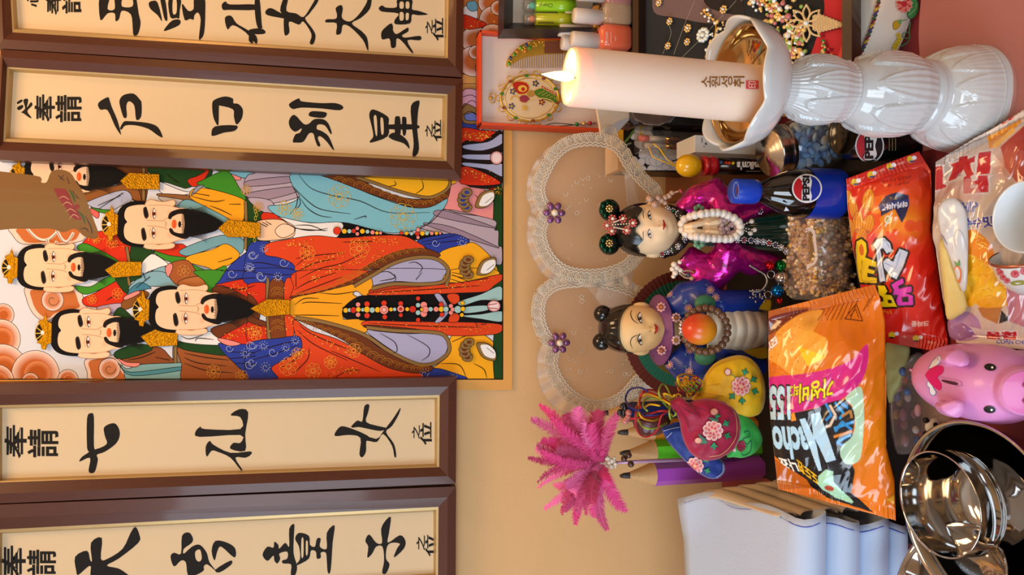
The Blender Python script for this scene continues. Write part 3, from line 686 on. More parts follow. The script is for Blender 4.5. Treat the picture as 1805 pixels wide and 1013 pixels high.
# jewel strings
a.view(*D_)
for x, y, r, c in [(750, 222, 17, PK), (750, 292, 17, PK), (812, 218, 20, '#d8361c'), (812, 298, 20, '#d8361c'), (930, 212, 20, '#d8361c'), (935, 308, 18, '#d8361c'), (1045, 215, 18, '#d8361c'), (1046, 295, 15, '#d8361c'), (1165, 180, 16, '#d8361c'), (1165, 328, 16, '#d8361c'), (1325, 222, 17, '#d8361c'), (1330, 292, 17, '#d8361c'), (665, 262, 18, '#f0b41c'), (692, 260, 15, MN), (718, 260, 22, '#c8301c'), (752, 256, 18, '#f0b41c'), (783, 258, 14, MN), (812, 256, 22, '#f0b41c'), (848, 260, 20, MN), (885, 258, 20, '#f0b41c'), (930, 258, 32, PK), (930, 258, 16, '#f4b0a0'), (978, 256, 15, '#f0b41c'), (1003, 255, 14, MN), (1045, 252, 25, PK), (1045, 252, 10, '#c8301c'), (1090, 254, 15, '#f0b41c'), (1128, 254, 24, '#c8301c'), (1165, 226, 17, MN), (1165, 278, 18, MN), (1205, 225, 24, PK), (1205, 285, 24, PK), (1215, 256, 24, PK), (1190, 256, 12, '#f0b41c'), (1252, 254, 17, MN), (1290, 254, 19, PK), (1326, 254, 20, '#f0b41c'), (1358, 254, 20, MN), (1392, 232, 16, PK), (1392, 278, 16, PK), (1405, 256, 16, PK), (1440, 256, 26, MN), (1472, 212, 15, '#f0b41c'), (1475, 252, 17, '#f0b41c'), (1468, 294, 15, '#f0b41c')]:
    a.disc(x, y, r, r, c, None, LN, .8, n=12)
a.disc(1690, 232, 46, 40, '#f0d8d4', '#c05a54', LN, 1); a.line('1650,225 1710,215', '#b03a3a', 1.6); a.line('1650,245 1715,250', '#b03a3a', 1.6)
a.view(*C_)
for i, (x, y, r) in enumerate([(605, 497, 27), (655, 500, 18), (690, 500, 16), (720, 498, 16), (745, 480, 14), (745, 518, 14), (780, 500, 18), (815, 503, 15), (850, 508, 16), (880, 512, 13), (905, 512, 12), (1050, 512, 13), (1085, 514, 14), (1120, 516, 14), (1160, 516, 17), (1165, 490, 15), (1165, 543, 13), (1195, 515, 17), (1226, 514, 15), (1260, 514, 14), (1292, 514, 13), (1318, 514, 10)]):
    a.disc(x, y, r, r, ['#d8361c', '#f0b41c', MN, '#c8301c', PK, PK, '#f0b41c', MN, PK, '#f0b41c', PK][i % 11], None, LN, .8, n=12)
for v, x, y, s_ in [(C_, 1600, 285, 1), (C_, 1610, 750, 1), (D_, 1610, 540, -1)]:
    a.view(*v); inn = '#30408c' if y < 400 else '#6a3517'
    for i in range(5):
        t = PI * (.72 + .14 * i) if s_ > 0 else PI * (.75 + .14 * i)
        q = [(x - 50 + 75 * math.cos(t) + 40 * math.cos(t + b), y + 70 * math.sin(t) + 28 * math.sin(t + b)) for b in (0, 1.2, 2.6, 3.7, 5.1)]
        a.poly(q, KH, LN, .8)
        a.poly([(x - 50 + 75 * math.cos(t) + 20 * math.cos(t + b), y + 70 * math.sin(t) + 13 * math.sin(t + b)) for b in (0, 1.5, 3, 4.5)], inn)
    o = [(x - 40, y + 35 * s_), (x, y - 45 * s_), (x + 85, y - 70 * s_), (x + 92, y - 10 * s_), (x + 40, y + 45 * s_), (x - 20, y + 55 * s_)]
    a.poly(o, KH, LN, 1); a.poly([(x + 18 + (p - x) * .76, y + (q_ - y) * .76) for p, q_ in o], '#eeeae6'); a.line([(x + 30, y + 20 * s_), (x + 80, y - 20 * s_)], LN, .9)

# faces: one sage's face repeated with its own place and size
def sage(v, mx, my, s, beard=True, plaque=None, clip=None):
    a.view(*v)
    T = lambda q: [(mx + (x - 1462) * s, my + (y - 260) * s) for x, y in (P(q) if isinstance(q, str) else q)]
    k = 1.0
    a.poly(T('1290,112 1210,92 1120,108 1065,155 1042,230 1042,310 1065,372 1110,408 1180,424 1262,424 1262,395 1300,110'), BK)
    a.poly(T('1262,98 1295,84 1345,96 1400,98 1452,86 1470,106 1455,132 1400,136 1262,125'), SK, '#a0623a', .8); a.poly(T('1246,410 1275,395 1350,410 1420,395 1464,404 1456,430 1400,442 1290,442 1246,430'), SK, '#a0623a', .8)
    a.poly(T('1130,138 1200,122 1290,122 1400,122 1480,142 1560,165 1570,345 1480,382 1400,404 1260,406 1165,396 1112,365 1098,315 1106,265 1122,245 1104,215 1106,172'), SK)
    a.line(T('1275,126 1400,124 1480,142 1550,165'), '#b9764a', .8); a.line(T('1260,404 1400,402 1480,380 1550,345'), '#b9764a', .8)
    for g in ((1240, 138, 1262, 222), (1225, 290, 1250, 382)):
        x0, y0, x1, y1 = g
        a.poly(T([(x0, y0 + 6), (x0 + 18, y0 - 4), (x0 + 30, y0 + 22), (x0 + 38, y1 - 20), (x0 + 20, y1), (x0 + 5, y1 - 18), (x0 - 2, y0 + 30)]), '#3a2a22')
        a.poly(T([(x0 + 10, y0 + 6), (x0 + 22, y0 + 20), (x0 + 30, y1 - 25), (x0 + 14, y1 - 10), (x0 + 4, y0 + 36)]), '#15100e')
    for ex, ey in ((1318, 184), (1314, 325)):
        a.poly(T([(ex - 2, ey - 40), (ex + 12, ey), (ex + 2, ey + 40), (ex - 11, ey)]), '#f4ece4', '#7a3a22', .9)
        a.disc(*T([(ex - 1, ey + 2)])[0], 11 * s, 15 * s, '#7a2f14', n=10); a.disc(*T([(ex - 1, ey + 2)])[0], 5 * s, 7 * s, BK, n=8)
        a.line(T([(ex - 4, ey - 42), (ex - 14, ey), (ex - 2, ey + 40)]), '#2a1410', 1.1); a.line(T([(ex - 20, ey - 36), (ex - 30, ey), (ex - 18, ey + 34)]), '#b9764a', .7); a.line(T([(ex + 16, ey - 26), (ex + 24, ey), (ex + 16, ey + 26)]), '#cf9470', .6)
    a.line(T('1262,232 1330,236 1378,236 1398,225 1420,214'), '#b9764a', .9); a.line(T('1268,272 1330,276 1378,284 1398,288 1412,300'), '#b9764a', .9); a.line(T('1396,240 1404,258 1396,276'), '#a0522e', 1)
    a.disc(*T([(1430, 180)])[0], 26 * s, 26 * s, '#eeb68e', SK, n=12); a.disc(*T([(1430, 340)])[0], 26 * s, 26 * s, '#eeb68e', SK, n=12)
    a.poly(T('1418,216 1428,182 1465,160 1530,148 1580,160 1560,190 1500,186 1452,206 1436,226'), '#241a15'); a.poly(T('1424,298 1438,330 1480,352 1540,368 1570,350 1530,330 1470,322 1442,290'), '#241a15')
    for i in range(5):
        a.line(T([(1425, 215 - i * 2), (1470, 165 + i * 6), (1550, 150 + i * 8)]), '#0f0b0a', .9); a.line(T([(1428, 300 + i * 2), (1480, 345 - i * 5), (1550, 365 - i * 6)]), '#0f0b0a', .9)
    a.disc(*T([(1461, 260)])[0], 19 * s, 33 * s, '#e8642c', n=14); a.line(T('1460,232 1466,260 1460,288'), '#a83a14', .9)
    a.disc(*T([(1501, 262)])[0], 11 * s, 24 * s, '#1a1210', n=12)
    if beard:
        a.poly(T('1532,160 1600,158 1700,185 1800,240 1812,262 1760,310 1650,338 1560,352 1528,340 1538,260'), BK)
        for i in range(26):
            y = 170 + i * 6.6; a.line(T([(1516 + 4 * math.sin(i * 2.1), y), (1575, y)]), BK, .9, sm=False)
        for i in range(6):
            a.line(T([(1560, 350 - i), (1640, 362 - i * 6), (1700, 395 - i * 12)]), '#1a1412', .8, taper=True); a.line(T([(1560, 160 + i), (1640, 146 + i * 6), (1700, 120 + i * 12)]), '#1a1412', .8, taper=True)
    a.poly(T([(1000 + 62 * math.cos(t), 265 + 78 * math.sin(t)) for t in [PI * (.5 + i / 9) for i in range(10)]]), '#1c140e', '#caa03a', 1.2)
    for i in range(5):
        t = PI * (.62 + .19 * i); a.line(T([(998, 265), (998 + 58 * math.cos(t), 265 + 72 * math.sin(t))]), '#d9b04a', 1.6, sm=False)
    a.poly(T('962,180 1000,165 1008,128 1018,146 1026,182 1056,195 1052,332 1022,345 1012,382 985,376 980,342 950,332 986,290 992,258 984,230'), GO, '#6a4408', .8, sm=False, gold=True)
    a.line(T('1030,190 1028,330'), '#8a5a0c', 1.2); a.disc(*T([(990, 260)])[0], 14, 16, '#e8dcd0', n=8)
    if plaque:
        a.poly(plaque, GO, '#6a4408', .9, sm=False, gold=True); p = P(plaque)
        tip = p[0]; x2 = p[1][0]
        a.line([(x2 + 18, p[1][1] + 12), (tip[0] + 45, tip[1]), (p[-1][0] + 18, p[-1][1] - 12)], '#8a5a0c', 1.1, sm=False); a.line([(x2 + 60, p[1][1] + 8), (tip[0] + 100, tip[1]), (p[-1][0] + 60, p[-1][1] - 8)], '#8a5a0c', 1.0, sm=False)
sage(A_, 560, 125, .95, plaque='850,155 915,98 1125,110 1128,215 905,212')
sage(A_, 520, 765, .97, plaque='742,785 835,725 1000,728 998,822 800,840')
sage(A_, 1232, 460, .98, plaque='1543,490 1610,430 1840,452 1840,552 1610,552')
sage(B_, 772, 425, 1.0, plaque='995,452 1100,402 1255,425 1252,515 1060,525')
sage(B_, 1462, 260, 1.0)
a.view(*D_); pl = '5,250 125,185 278,190 276,290 110,305'; a.poly(pl, GO, '#6a4408', .9, sm=False, gold=True); a.line('135,200 50,250 125,295', '#8a5a0c', 1.1, sm=False); a.line('190,195 90,250 180,292', '#8a5a0c', 1.0, sm=False)
a.view(*C_); a.poly('-10,438 36,440 40,545 -10,545', GO, None, gold=True, sm=False)
for x, y in ((40, 360), (40, 410), (35, 560), (48, 385)): a.line([(x + 8 * math.cos(t), y + 14 * math.sin(t)) for t in range(7)], '#c8b42a', .8)
# part seen beside the second plaque
Q_ = (440, 0, 3.165); a.view(*Q_)
for col, pts in [('#cf9fb0', '1180,515 1300,520 1330,640 1300,720 1180,770'), ('#30408c', '1185,640 1260,650 1280,720 1180,740'), (KH, '1190,590 1215,580 1270,610 1290,660 1270,690 1190,680'), ('#6a78b8', '1200,640 1250,630 1270,670 1210,670'),
                 (RD, '1180,715 1290,725 1390,740 1290,800 1180,805'), ('#201613', '1185,800 1300,790 1415,735 1415,1020 1185,1020'), ('#a9acc8', '1200,808 1330,790 1405,745 1412,800 1300,840 1200,830'), ('#a9acc8', '1195,862 1330,860 1412,850 1412,890 1300,892 1200,885'), ('#a9acc8', '1195,905 1330,915 1412,915 1412,985 1320,945 1200,925'), (RD, '1185,930 1290,955 1400,1025 1180,1025')]:
    a.poly(pts, col, LN, 1.1)
a.disc(1378, 880, 36, 38, '#f0d8d4', '#c05a54', LN, 1)
for p in ('1190,640 1230,620 1270,640', '1190,540 1240,530 1280,560', '1190,600 1240,560 1290,600'): a.line(p, LN, 1.2)
glitter(Q_, '1195,740 1290,760 1350,750', 90, 4.5); glitter(Q_, '1200,950 1290,980 1340,1010', 60, 4.5)
tag(a.b.build('deity_painting', art_m), 'large folk painting of black-bearded robed sages with gold crowns, hung on the wall', 'painting')

a = Art(wallf(YP - 0.001), 5e-6)
a.view(0, 0, 1)
a.poly(P('560,-180 906,-180 904,147 560,147'), '#dba055', sm=False); a.line('560,147 904,147', '#8a5a26', 1, sm=False)
a.poly(P('560,-165 891,-165 890,131 560,131'), '#20140c', sm=False); a.poly(P('560,-163 889,-163 888,129 560,129'), '#c9733a', sm=False)
def puff(cx, cy, r): a.disc(cx, cy, r, r * .9, '#b9602a', '#eed2c2', LN, 1.1, n=22, mid=.5)
for q in [(870, -60, 40), (865, 5, 22), (872, 34, 27), (838, 70, 26), (868, 64, 24), (866, 92, 30), (836, 108, 30), (862, 120, 24), (880, 14, 15), (840, 92, 14)]: puff(*q)
a.poly('815,15 835,8 842,22 838,36 815,44', '#e8d8d4', LN, 1); a.poly('824,4 838,2 842,16 832,20 824,14', '#6f9fb0', LN, 1); a.poly('815,26 842,34 858,43 842,50 815,50', RD, LN, 1)
glitter((0, 0, 1), '820,38 840,42 850,44', 60, 1.4)
tag(a.b.build('cloud_painting', art_m), 'second folk painting of orange clouds, mostly behind the red box and plaques', 'painting')
# ---------------------------------------------------------------- calligraphy plaques
frame_m = mat('plaque_wood', '#4c2412', 0.4, var=0.25, vscale=60, stretch=(14, 14, 1), coat=0.25)
trim_m = mat('plaque_gilt_trim', '#b79a68', 0.35, metal=0.45, bump=0.1, stretch=(1, 1, 30))
paper_m = mat('plaque_paper', attr=True, rough=0.7, spec=0.2)
YF = YW - 0.030
V1, V2, V7, V8 = (0, 0, 3.1667), (440, 0, 3.1652), (0, 660, 2.8689), (440, 660, 2.8696)
INK = '#1c1916'
def bil(c, u, v):                         # corners: top-left, top-right(bottom end), lower right, lower left in the picture
    a_, b_, c_, d_ = c
    return ((a_[0] * (1 - u) + b_[0] * u) * (1 - v) + (d_[0] * (1 - u) + c_[0] * u) * v, (a_[1] * (1 - u) + b_[1] * u) * (1 - v) + (d_[1] * (1 - u) + c_[1] * u) * v)
def ring(b, A, ya, Bq, yb, y0=None):
    """bevelled moulding between picture quads A (outer) and B (inner)"""
    pa = [at(*p, ya) for p in A]; pb = [at(*p, yb) for p in Bq]
    for i in range(4):
        j = (i + 1) % 4
        mid = [pa[i].lerp(pb[i], .5), pa[j].lerp(pb[j], .5)]
        for m_ in mid: m_.y -= 0.004
        b.smooth = False
        b.add([pa[i], pa[j], mid[1], mid[0]], [(0, 1, 2, 3)]); b.add([mid[0], mid[1], pb[j], pb[i]], [(0, 1, 2, 3)])
        if y0 is not None:
            q = [Vector((p.x, y0, p.z)) for p in (pa[i], pa[j])]; b.add([pa[i], pa[j], q[1], q[0]], [(3, 2, 1, 0)])
def plaque(outer, gilt, paper, label, inks, texts):
    ctr = at(*bil(outer, .5, .5), YF)
    t = thing('calligraphy_plaque', label, 'plaque', (ctr.x, YW, ctr.z), 'framed calligraphy plaques on the wall')
    b = MB(); ring(b, outer, YF, gilt, YF + 0.004, YW - 0.003); b.build('frame', frame_m, t)
    b = MB(); ring(b, gilt, YF + 0.004, paper, YF + 0.014); b.build('inner_trim', trim_m, t)
    a = Art(wallf(YF + 0.014), 1e-5)
    a.view(0, 0, 1); a.poly(list(paper), '#d2bb96', sm=False); a.h += 2e-4
    for v, lst in inks:
        a.view(*v)
        for p in lst:
            c = INK
            if p[0] == '!': p = p[1:]; c = '#d2bb96'
            a.poly(p, c, k=3)
    for v, body, x0, y0, x1, y1 in texts:                 # letters stand with their tops to picture left
        a.view(*v); a.text(body, (x1, y1), (0, y0 - y1), (x0 - x1, 0), INK, 0.018)
    a.b.build('paper', paper_m, t)
def vtext(v, chars, cells): return [(v, c, *q) for c, q in zip(chars, cells)]
plaque([(-12, -112), (818, -62), (816, 136), (-6, 85)], [(14, -84), (791, -32), (789, 103), (22, 57)], [(24, -76), (784, -24), (783, 99), (32, 49)],
       'brown framed calligraphy plaque with six large characters, outermost beside the orange box',
       [(V1, ['555,-20 610,-20 600,50 640,50 640,-20 680,-20 680,35 740,35 740,-20 758,-20 775,80 785,130 770,190 745,195 740,150 730,80 680,60 665,105 645,118 640,75 600,75 560,112', '830,18 850,5 880,15 905,118 880,85 840,50', '895,-10 920,-10 935,105 920,110 905,50', '942,-10 1008,-10 1003,60 1000,102 985,100 950,95', '!965,0 985,0 985,70 965,75', '918,162 960,115 1003,110 1000,140 925,172', '1015,20 1050,60 1080,50 1085,-10 1140,-10 1146,60 1140,180 1120,218 1110,210 1120,110 1105,70 1085,85 1080,110 1060,105 1030,110', '1238,25 1260,8 1285,25 1430,25 1430,55 1280,55 1245,55', '1255,100 1290,88 1320,130 1370,160 1430,200 1430,245 1370,180 1300,140 1270,165']),
        (V2, ['30,-10 55,-10 68,140 72,155 45,155 30,80', '0,165 60,158 88,175 75,190 0,188', '0,190 20,235 10,240 -5,225', '90,60 120,45 180,75 270,100 280,130 200,105 100,85', '170,60 190,-10 215,-10 205,60 260,75 300,95 340,40 370,-10 385,-10 375,20 330,80 310,105 350,160 368,200 355,245 335,240 345,190 300,120 275,138 220,120 222,180 195,195 190,110 200,90', '480,45 510,28 520,50 515,100 560,120 610,80 650,20 660,-10 680,-10 670,50 620,100 570,130 620,170 655,210 663,275 655,275 630,220 560,150 520,140 510,185 482,190 485,130 425,125 430,108 480,105 487,80', '720,45 740,30 760,42 820,40 825,-5 905,-5 905,50 940,60 995,80 940,85 905,82 895,130 815,135 810,110 830,75 740,65', '!838,12 858,12 858,45 838,45', '!872,12 890,12 890,45 872,45', '!838,70 858,72 858,110 838,112', '!872,75 888,75 886,108 872,110', '735,180 760,150 790,130 800,150 800,170 820,190 870,160 885,155 885,175 860,190 850,200 870,210 950,200 950,225 880,225 912,290 900,290 850,230 820,215 815,260 790,265 780,215 740,220'])],
       [(V1, '請', 345, -95, 455, 75), (V1, '奉', 255, -95, 340, 85), (V1, '心', 150, -60, 215, 40), (V2, '之', 980, 110, 1022, 190), (V2, '位', 1022, 100, 1082, 228)])
plaque([(1, 87), (816, 139), (813, 316), (-10, 281)], [(12.6, 118), (789, 166), (787, 284), (5.7, 249.5)], [(24, 127), (780, 173.5), (777.5, 277.5), (18, 241.5)],
       'brown framed calligraphy plaque with four large characters, covering the right edge of the sages painting',
       [(V1, ['548,575 600,542 612,560 625,600 655,670 675,745 668,745 640,700 600,615 560,612', '667,560 690,530 745,522 780,555 790,575 788,650 760,668 750,590 720,565 705,590 708,650 690,655 672,600', '670,715 690,680 720,676 820,685 880,708 908,765 880,755 830,720 760,700 700,700 680,722', '1184,580 1200,555 1255,538 1300,550 1302,575 1330,580 1355,610 1350,660 1320,695 1305,650 1300,610 1230,590 1222,600 1220,690 1210,695 1190,650', '1180,750 1200,705 1320,700 1310,730 1250,740 1195,758', '95,570 120,555 125,565 100,580', '95,600 125,585 128,600 105,615', '130,560 150,550 157,562 150,600 172,570 180,588 152,620 175,655 165,657 130,632 118,627 140,605']),
        (V2, ['220,580 275,548 290,565 400,575 480,575 522,595 500,615 400,605 290,600 240,608', '330,635 350,620 420,625 430,640 410,658 340,650', '220,670 250,640 300,690 330,690 360,665 410,665 440,690 458,740 450,745 420,700 380,695 375,720 400,730 440,760 470,830 462,832 430,790 395,760 380,770 395,810 380,815 365,780 355,745 330,745 300,790 260,795 240,790 255,750 280,740 290,715 255,735 225,710', '667,640 690,610 770,650 775,690 770,760 680,795 672,785 690,760 680,700', '!692,655 708,650 712,745 703,750', '!730,662 745,665 748,740 735,745', '770,695 930,695 930,720 775,720', '810,660 825,648 840,660 842,745 820,750 810,740', '850,660 865,652 875,665 872,745 855,750', '775,760 800,740 840,750 880,785 892,830 860,800 800,780', '900,590 940,560 948,575 940,620 935,720 945,830 925,870 908,865 915,800 905,700'])],
       [(V1, '請', 308, 530, 455, 682), (V1, '奉', 192, 518, 306, 680), (V2, '之', 978, 690, 1022, 765), (V2, '位', 1022, 668, 1070, 790)])
plaque([(-22, 676), (805, 665), (803.5, 852), (-22, 888)], [(-4, 714), (775, 696), (774, 823), (-4, 850)], [(4, 720), (766, 703.5), (766, 817), (4, 843)],
       'dark brown framed calligraphy plaque with three characters, overlapping the left edge of the sages painting',
       [(V7, ['440,220 460,195 475,215 475,360 490,375 540,350 530,310 527,265 575,245 600,270 605,310 585,350 530,390 490,405 495,430 480,490 455,497 448,480 455,420 402,440 415,415 450,390 440,370', '1165,205 1210,175 1255,190 1240,300 1240,385 1165,375 1180,345 1215,345 1215,305 1010,315 988,290 1015,262 1035,275 1215,275 1215,215', '1040,365 1060,335 1080,355 1165,395 1265,388 1268,405 1240,420 1190,420 1225,480 1215,480 1165,420 1100,390 1070,385 1045,415']),
        (V8, ['430,310 450,270 480,262 560,290 640,325 680,280 720,230 762,168 755,200 720,260 690,290 730,350 742,410 732,415 720,360 675,300 645,340 600,335 590,340 588,390 570,418 555,400 560,320 500,305', '515,260 545,232 570,235 580,160 605,152 600,190 590,240 660,262 690,270 660,285 580,270 550,265 520,268', '!605,290 640,300 625,318 600,312'])],
       [(V7, '請', 138, 275, 295, 418), (V7, '奉', 22, 245, 135, 424), (V8, '之', 820, 255, 862, 325), (V8, '位', 862, 240, 922, 356)])
plaque([(-22, 890), (804, 857), (803, 1046), (-22, 1102)], [(-4, 933), (773, 893), (772, 1018), (-4, 1066)], [(4, 940), (764, 901), (764, 1010), (4, 1060)],
       'dark brown framed calligraphy plaque with four large characters, standing above the white folded cloth',
       [(V7, ['380,920 440,890 455,935 465,940 460,850 515,825 510,930 545,930 620,880 660,800 685,770 705,810 700,850 600,930 540,965 600,980 650,1013 680,1040 500,1013 460,970 440,975 395,1013 385,990', '460,970 512,970 512,1060 490,1100 465,1090', '920,815 955,798 975,825 970,850 930,880 930,905 970,870 1010,860 1045,900 1060,950 1100,1000 1050,960 1030,970 1030,990 990,1013 950,1013 940,950 915,940 880,970 862,920 880,900 915,905', '!988,895 1012,885 1020,930 1005,945 990,930', '1070,890 1090,840 1150,850 1190,880 1185,925 1120,870 1100,890 1085,940', '1090,985 1165,940 1170,960 1110,1000']),
        (V8, ['65,910 90,870 120,875 125,845 145,860 150,880 180,850 200,870 200,780 225,755 225,800 222,900 240,970 230,1013 208,1010 210,960 170,955 165,940 190,930 190,895 150,905 155,930 140,955 125,940 120,915 90,942', '230,830 250,800 300,815 305,860 330,870 340,830 360,830 355,870 390,880 390,800 430,762 420,850 410,990 395,1000 390,940 385,900 360,900 360,925 340,930 335,895 310,890 300,930 250,960 235,960 255,930 250,870', '!262,835 272,830 272,915 262,920', '!285,845 294,845 294,905 285,910', '585,840 605,808 640,850 670,850 665,780 690,735 715,722 705,800 700,850 760,812 788,840 780,880 730,925 745,880 760,855 720,850 695,870 690,930 708,960 690,1005 670,1000 680,940 672,870 640,870 620,905 595,925 600,870'])],
       [(V7, '請', 135, 885, 283, 1013), (V7, '奉', 8, 855, 130, 1030), (V8, '之', 843, 812, 888, 888), (V8, '位', 888, 805, 938, 920)])

# lotus banner hanging near the camera
t0 = at(70, 360, 0.75)
lotus_m = mat('banner_silk', attr=True, rough=0.75, sheen=0.3)
b = MB()
def bf(px, py, h): return at(px, py, 0.75 - h + 0.004 * math.sin(py * .05))
a = Art(bf, 1e-5, 0.002)
out = '-60,309 60,310 72,322 84,321 92,303 108,300 124,306 134,322 145,338 156,365 166,392 172,410 168,420 150,416 132,402 112,408 90,402 60,402 20,402 -60,402'
a.poly(out, '#8a5c22', '#8a5c20', 2.2)
a.poly('98,340 96,332 106,332 116,334 124,350 132,364 140,378 146,392 142,400 134,388 124,380 116,366 106,354', '#942c28')
for p in ('104,350 112,346 122,352', '110,362 118,356 128,362', '116,374 124,368 134,374', '122,386 130,378 140,384'): a.line(p, '#d8a06a', 1.4, taper=True)
a.disc(136, 364, 4.5, 4, '#942c28', n=10)
for p in ('122,334 128,344 132,356', '138,372 146,382 150,394'): a.line(p, '#3c5a24', 3.4, taper=True)
for p in ('102,308 108,314 114,318', '112,308 106,316', '118,312 122,324', '128,336 138,350', '150,380 160,400 162,412', '142,404 150,402 156,408'): a.line(p, '#3a2430', 1.6, taper=True)
n0 = len(a.b.v)
pts = [at(x, y, 0.75 + 0.004) for x, y in spline(P(out), 3)]
bb = MB(); bb.prism(pts, (0, -0.002, 0), col=(*lin('#845820'), 1))
a.b.add(bb.v, bb.f, (*lin('#8a5c22'), 1))
tag(a.b.build('lotus_banner', lotus_m), 'tan silk banner end with a red lotus, hanging close in front of the paintings', 'banner')
# ---------------------------------------------------------------- stands, boxes and candle on the altar's right
def oncyl(px, py, X0, Y0, r, back=False):
    d = ray(px, py); ox, oy = CAM.x - X0, CAM.y - Y0
    A = d.x * d.x + d.y * d.y; B = 2 * (ox * d.x + oy * d.y); Cc = ox * ox + oy * oy - r * r
    D = B * B - 4 * A * Cc
    if D < 0:
        t = -B / (2 * A)
        p = CAM + d * t; v = Vector((p.x - X0, p.y - Y0)); v.normalize(); return Vector((X0 + v.x * r, Y0 + v.y * r, p.z))
    t = (-B - math.sqrt(D)) / (2 * A); return CAM + d * t
gold_m = mat('gilt_metal', '#e6b644', 0.3, metal=.7)
silver_m = mat('silver_metal', '#d6d6d8', 0.2, metal=1.0)
pearl_m = mat('pearl_bead', '#e4d4c0', 0.25, coat=0.5)
rose_m = mat('rose_bead', '#b86a66', 0.25, coat=0.5)
crystal_m = mat('crystal', '#e6ece6', 0.1, metal=0.3, coat=.5)
amber_m = mat('amber_crystal', '#ecc070', 0.1, metal=0.4, coat=.5)
violet_m = mat('violet_crystal', '#8c5a86', 0.1, metal=0.5)
red_g = mat('red_gem', '#b01420', 0.1, coat=0.6); green_g = mat('green_gem', '#0d7a3a', 0.1, coat=0.6); blue_g = mat('blue_gem', '#12559c', 0.1, coat=0.6)
lacq_m = mat('black_lacquer', '#160f0e', 0.15, coat=0.5)
brown_m = mat('brown_wood', '#7a4a2c', 0.35, var=0.2, vscale=30, stretch=(2, 14, 14))

t = thing('lacquer_stand', 'black lacquered stand beside the wall under the red box and nail polishes', 'stand', (0.45, 1.11, 0))
b = MB(); b.box((0.445, 1.115, 0.107), (0.40, 0.14, 0.214), bev=0.003); b.build('stand_body', lacq_m, t)
t = thing('wooden_step', 'low brown wooden step under the white flower box', 'step', (0.18, 1.10, 0))
b = MB(); b.box((0.193, 1.105, 0.053), (0.095, 0.165, 0.106), bev=0.002); b.build('step_body', brown_m, t)

# red gift box with comb and mirror
YB = 1.155
def rect(px0, py0, px1, py1, Y):
    return [at(px0, py0, Y), at(px1, py0, Y), at(px1, py1, Y), at(px0, py1, Y)]
o0 = at(958, 140, YB)
t = thing('gift_box', 'open orange-red gift box with white lining behind the burning candle', 'box', (o0.x, 1.17, 0.215))
p0 = at(845, 53, YB); p1 = at(1076, 231, YB)
x0, x1, z0, z1 = p1.x, p0.x, 0.216, p0.z
b = MB()
for c, s_ in ((((x0 + x1) / 2, 1.17, z1 - 0.002), (x1 - x0, 0.032, 0.004)), (((x0 + x1) / 2, 1.17, z0 + 0.002), (x1 - x0, 0.032, 0.004)), ((x0 + 0.002, 1.17, (z0 + z1) / 2), (0.004, 0.032, z1 - z0)), ((x1 - 0.002, 1.17, (z0 + z1) / 2), (0.004, 0.032, z1 - z0)), (((x0 + x1) / 2, 1.185, (z0 + z1) / 2), (x1 - x0, 0.003, z1 - z0))):
    b.box(c, s_, bev=0.0008)
b.build('box_tray', mat('orange_card', '#d8481c', 0.5), t)
b = MB(); b.box(((x0 + x1) / 2, 1.175, (z0 + z1) / 2), (x1 - x0 - 0.009, 0.016, z1 - z0 - 0.009)); b.build('box_lining', mat('pale_lining', '#dcc6b8', 0.8), t)
YL_ = 1.1665
def lf(px, py, h): return at(px, py, YL_ - h)
# comb
c0 = lf(950, 95, 0)
t = thing('hair_comb', 'gilt comb set with green enamel leaves lying in the red gift box', 'comb', (c0.x, YL_, lf(1010, 95, 0).z))
b = MB(); top = '893,117 895,104 905,92 916,81 930,74 948,69 968,67 990,70 1008,78 1008,92 960,95 925,101 903,112'
b.prism([lf(x, y, 0.004) for x, y in spline(P(top), 3)], (0, 0.004, 0))
for i in range(60):
    q = spline(P('898,112 904,97 918,86 936,78 960,75 1000,82'), 12, False); x, y = q[(i * 7) % len(q)]
    b.ball(lf(x + R.uniform(-3, 3), y + R.uniform(-4, 6), 0.005), 0.0016, 6, 4)
b.build('comb_spine', gold_m, t)
b = MB(); b.smooth = False
for i in range(27):
    x = 901 + i * 4.1; y0 = np.interp(x, [900, 925, 960, 1010], [110, 99, 94, 90])
    b.hexa([lf(x - .8, y0, .003), lf(x + .8, y0, .003), lf(x + .6, 120 - .02 * (x - 900), .003), lf(x - .6, 120 - .02 * (x - 900), .003), lf(x - .8, y0, 0.0005), lf(x + .8, y0, 0.0005), lf(x + .6, 120, 0.0005), lf(x - .6, 120, 0.0005)])
b.build('teeth', gold_m, t)
b = MB()
for i, (x, y) in enumerate([(897, 112), (900, 102), (907, 96), (912, 91), (918, 84), (928, 79), (934, 84), (926, 90)]):
    b.ball(lf(x, y, .006), (.0035, .002, .0028), 8, 5, col=[(*lin('#5a9a2a'), 1), (*lin('#33406a'), 1), (*lin('#3f8a2a'), 1), (*lin('#c87a1c'), 1)][i % 4])
b.build('enamel_leaf', mat('enamel', attr=True, rough=0.15, coat=0.5), t)
b = MB(); b.hexa([lf(960, 72, .008), lf(992, 72, .008), lf(993, 94, .008), lf(960, 93, .008), lf(960, 72, .0065), lf(992, 72, .0065), lf(993, 94, .0065), lf(960, 93, .0065)])
b.build('brown_tag', mat('brown_tag', '#7a4228', 0.5), t)
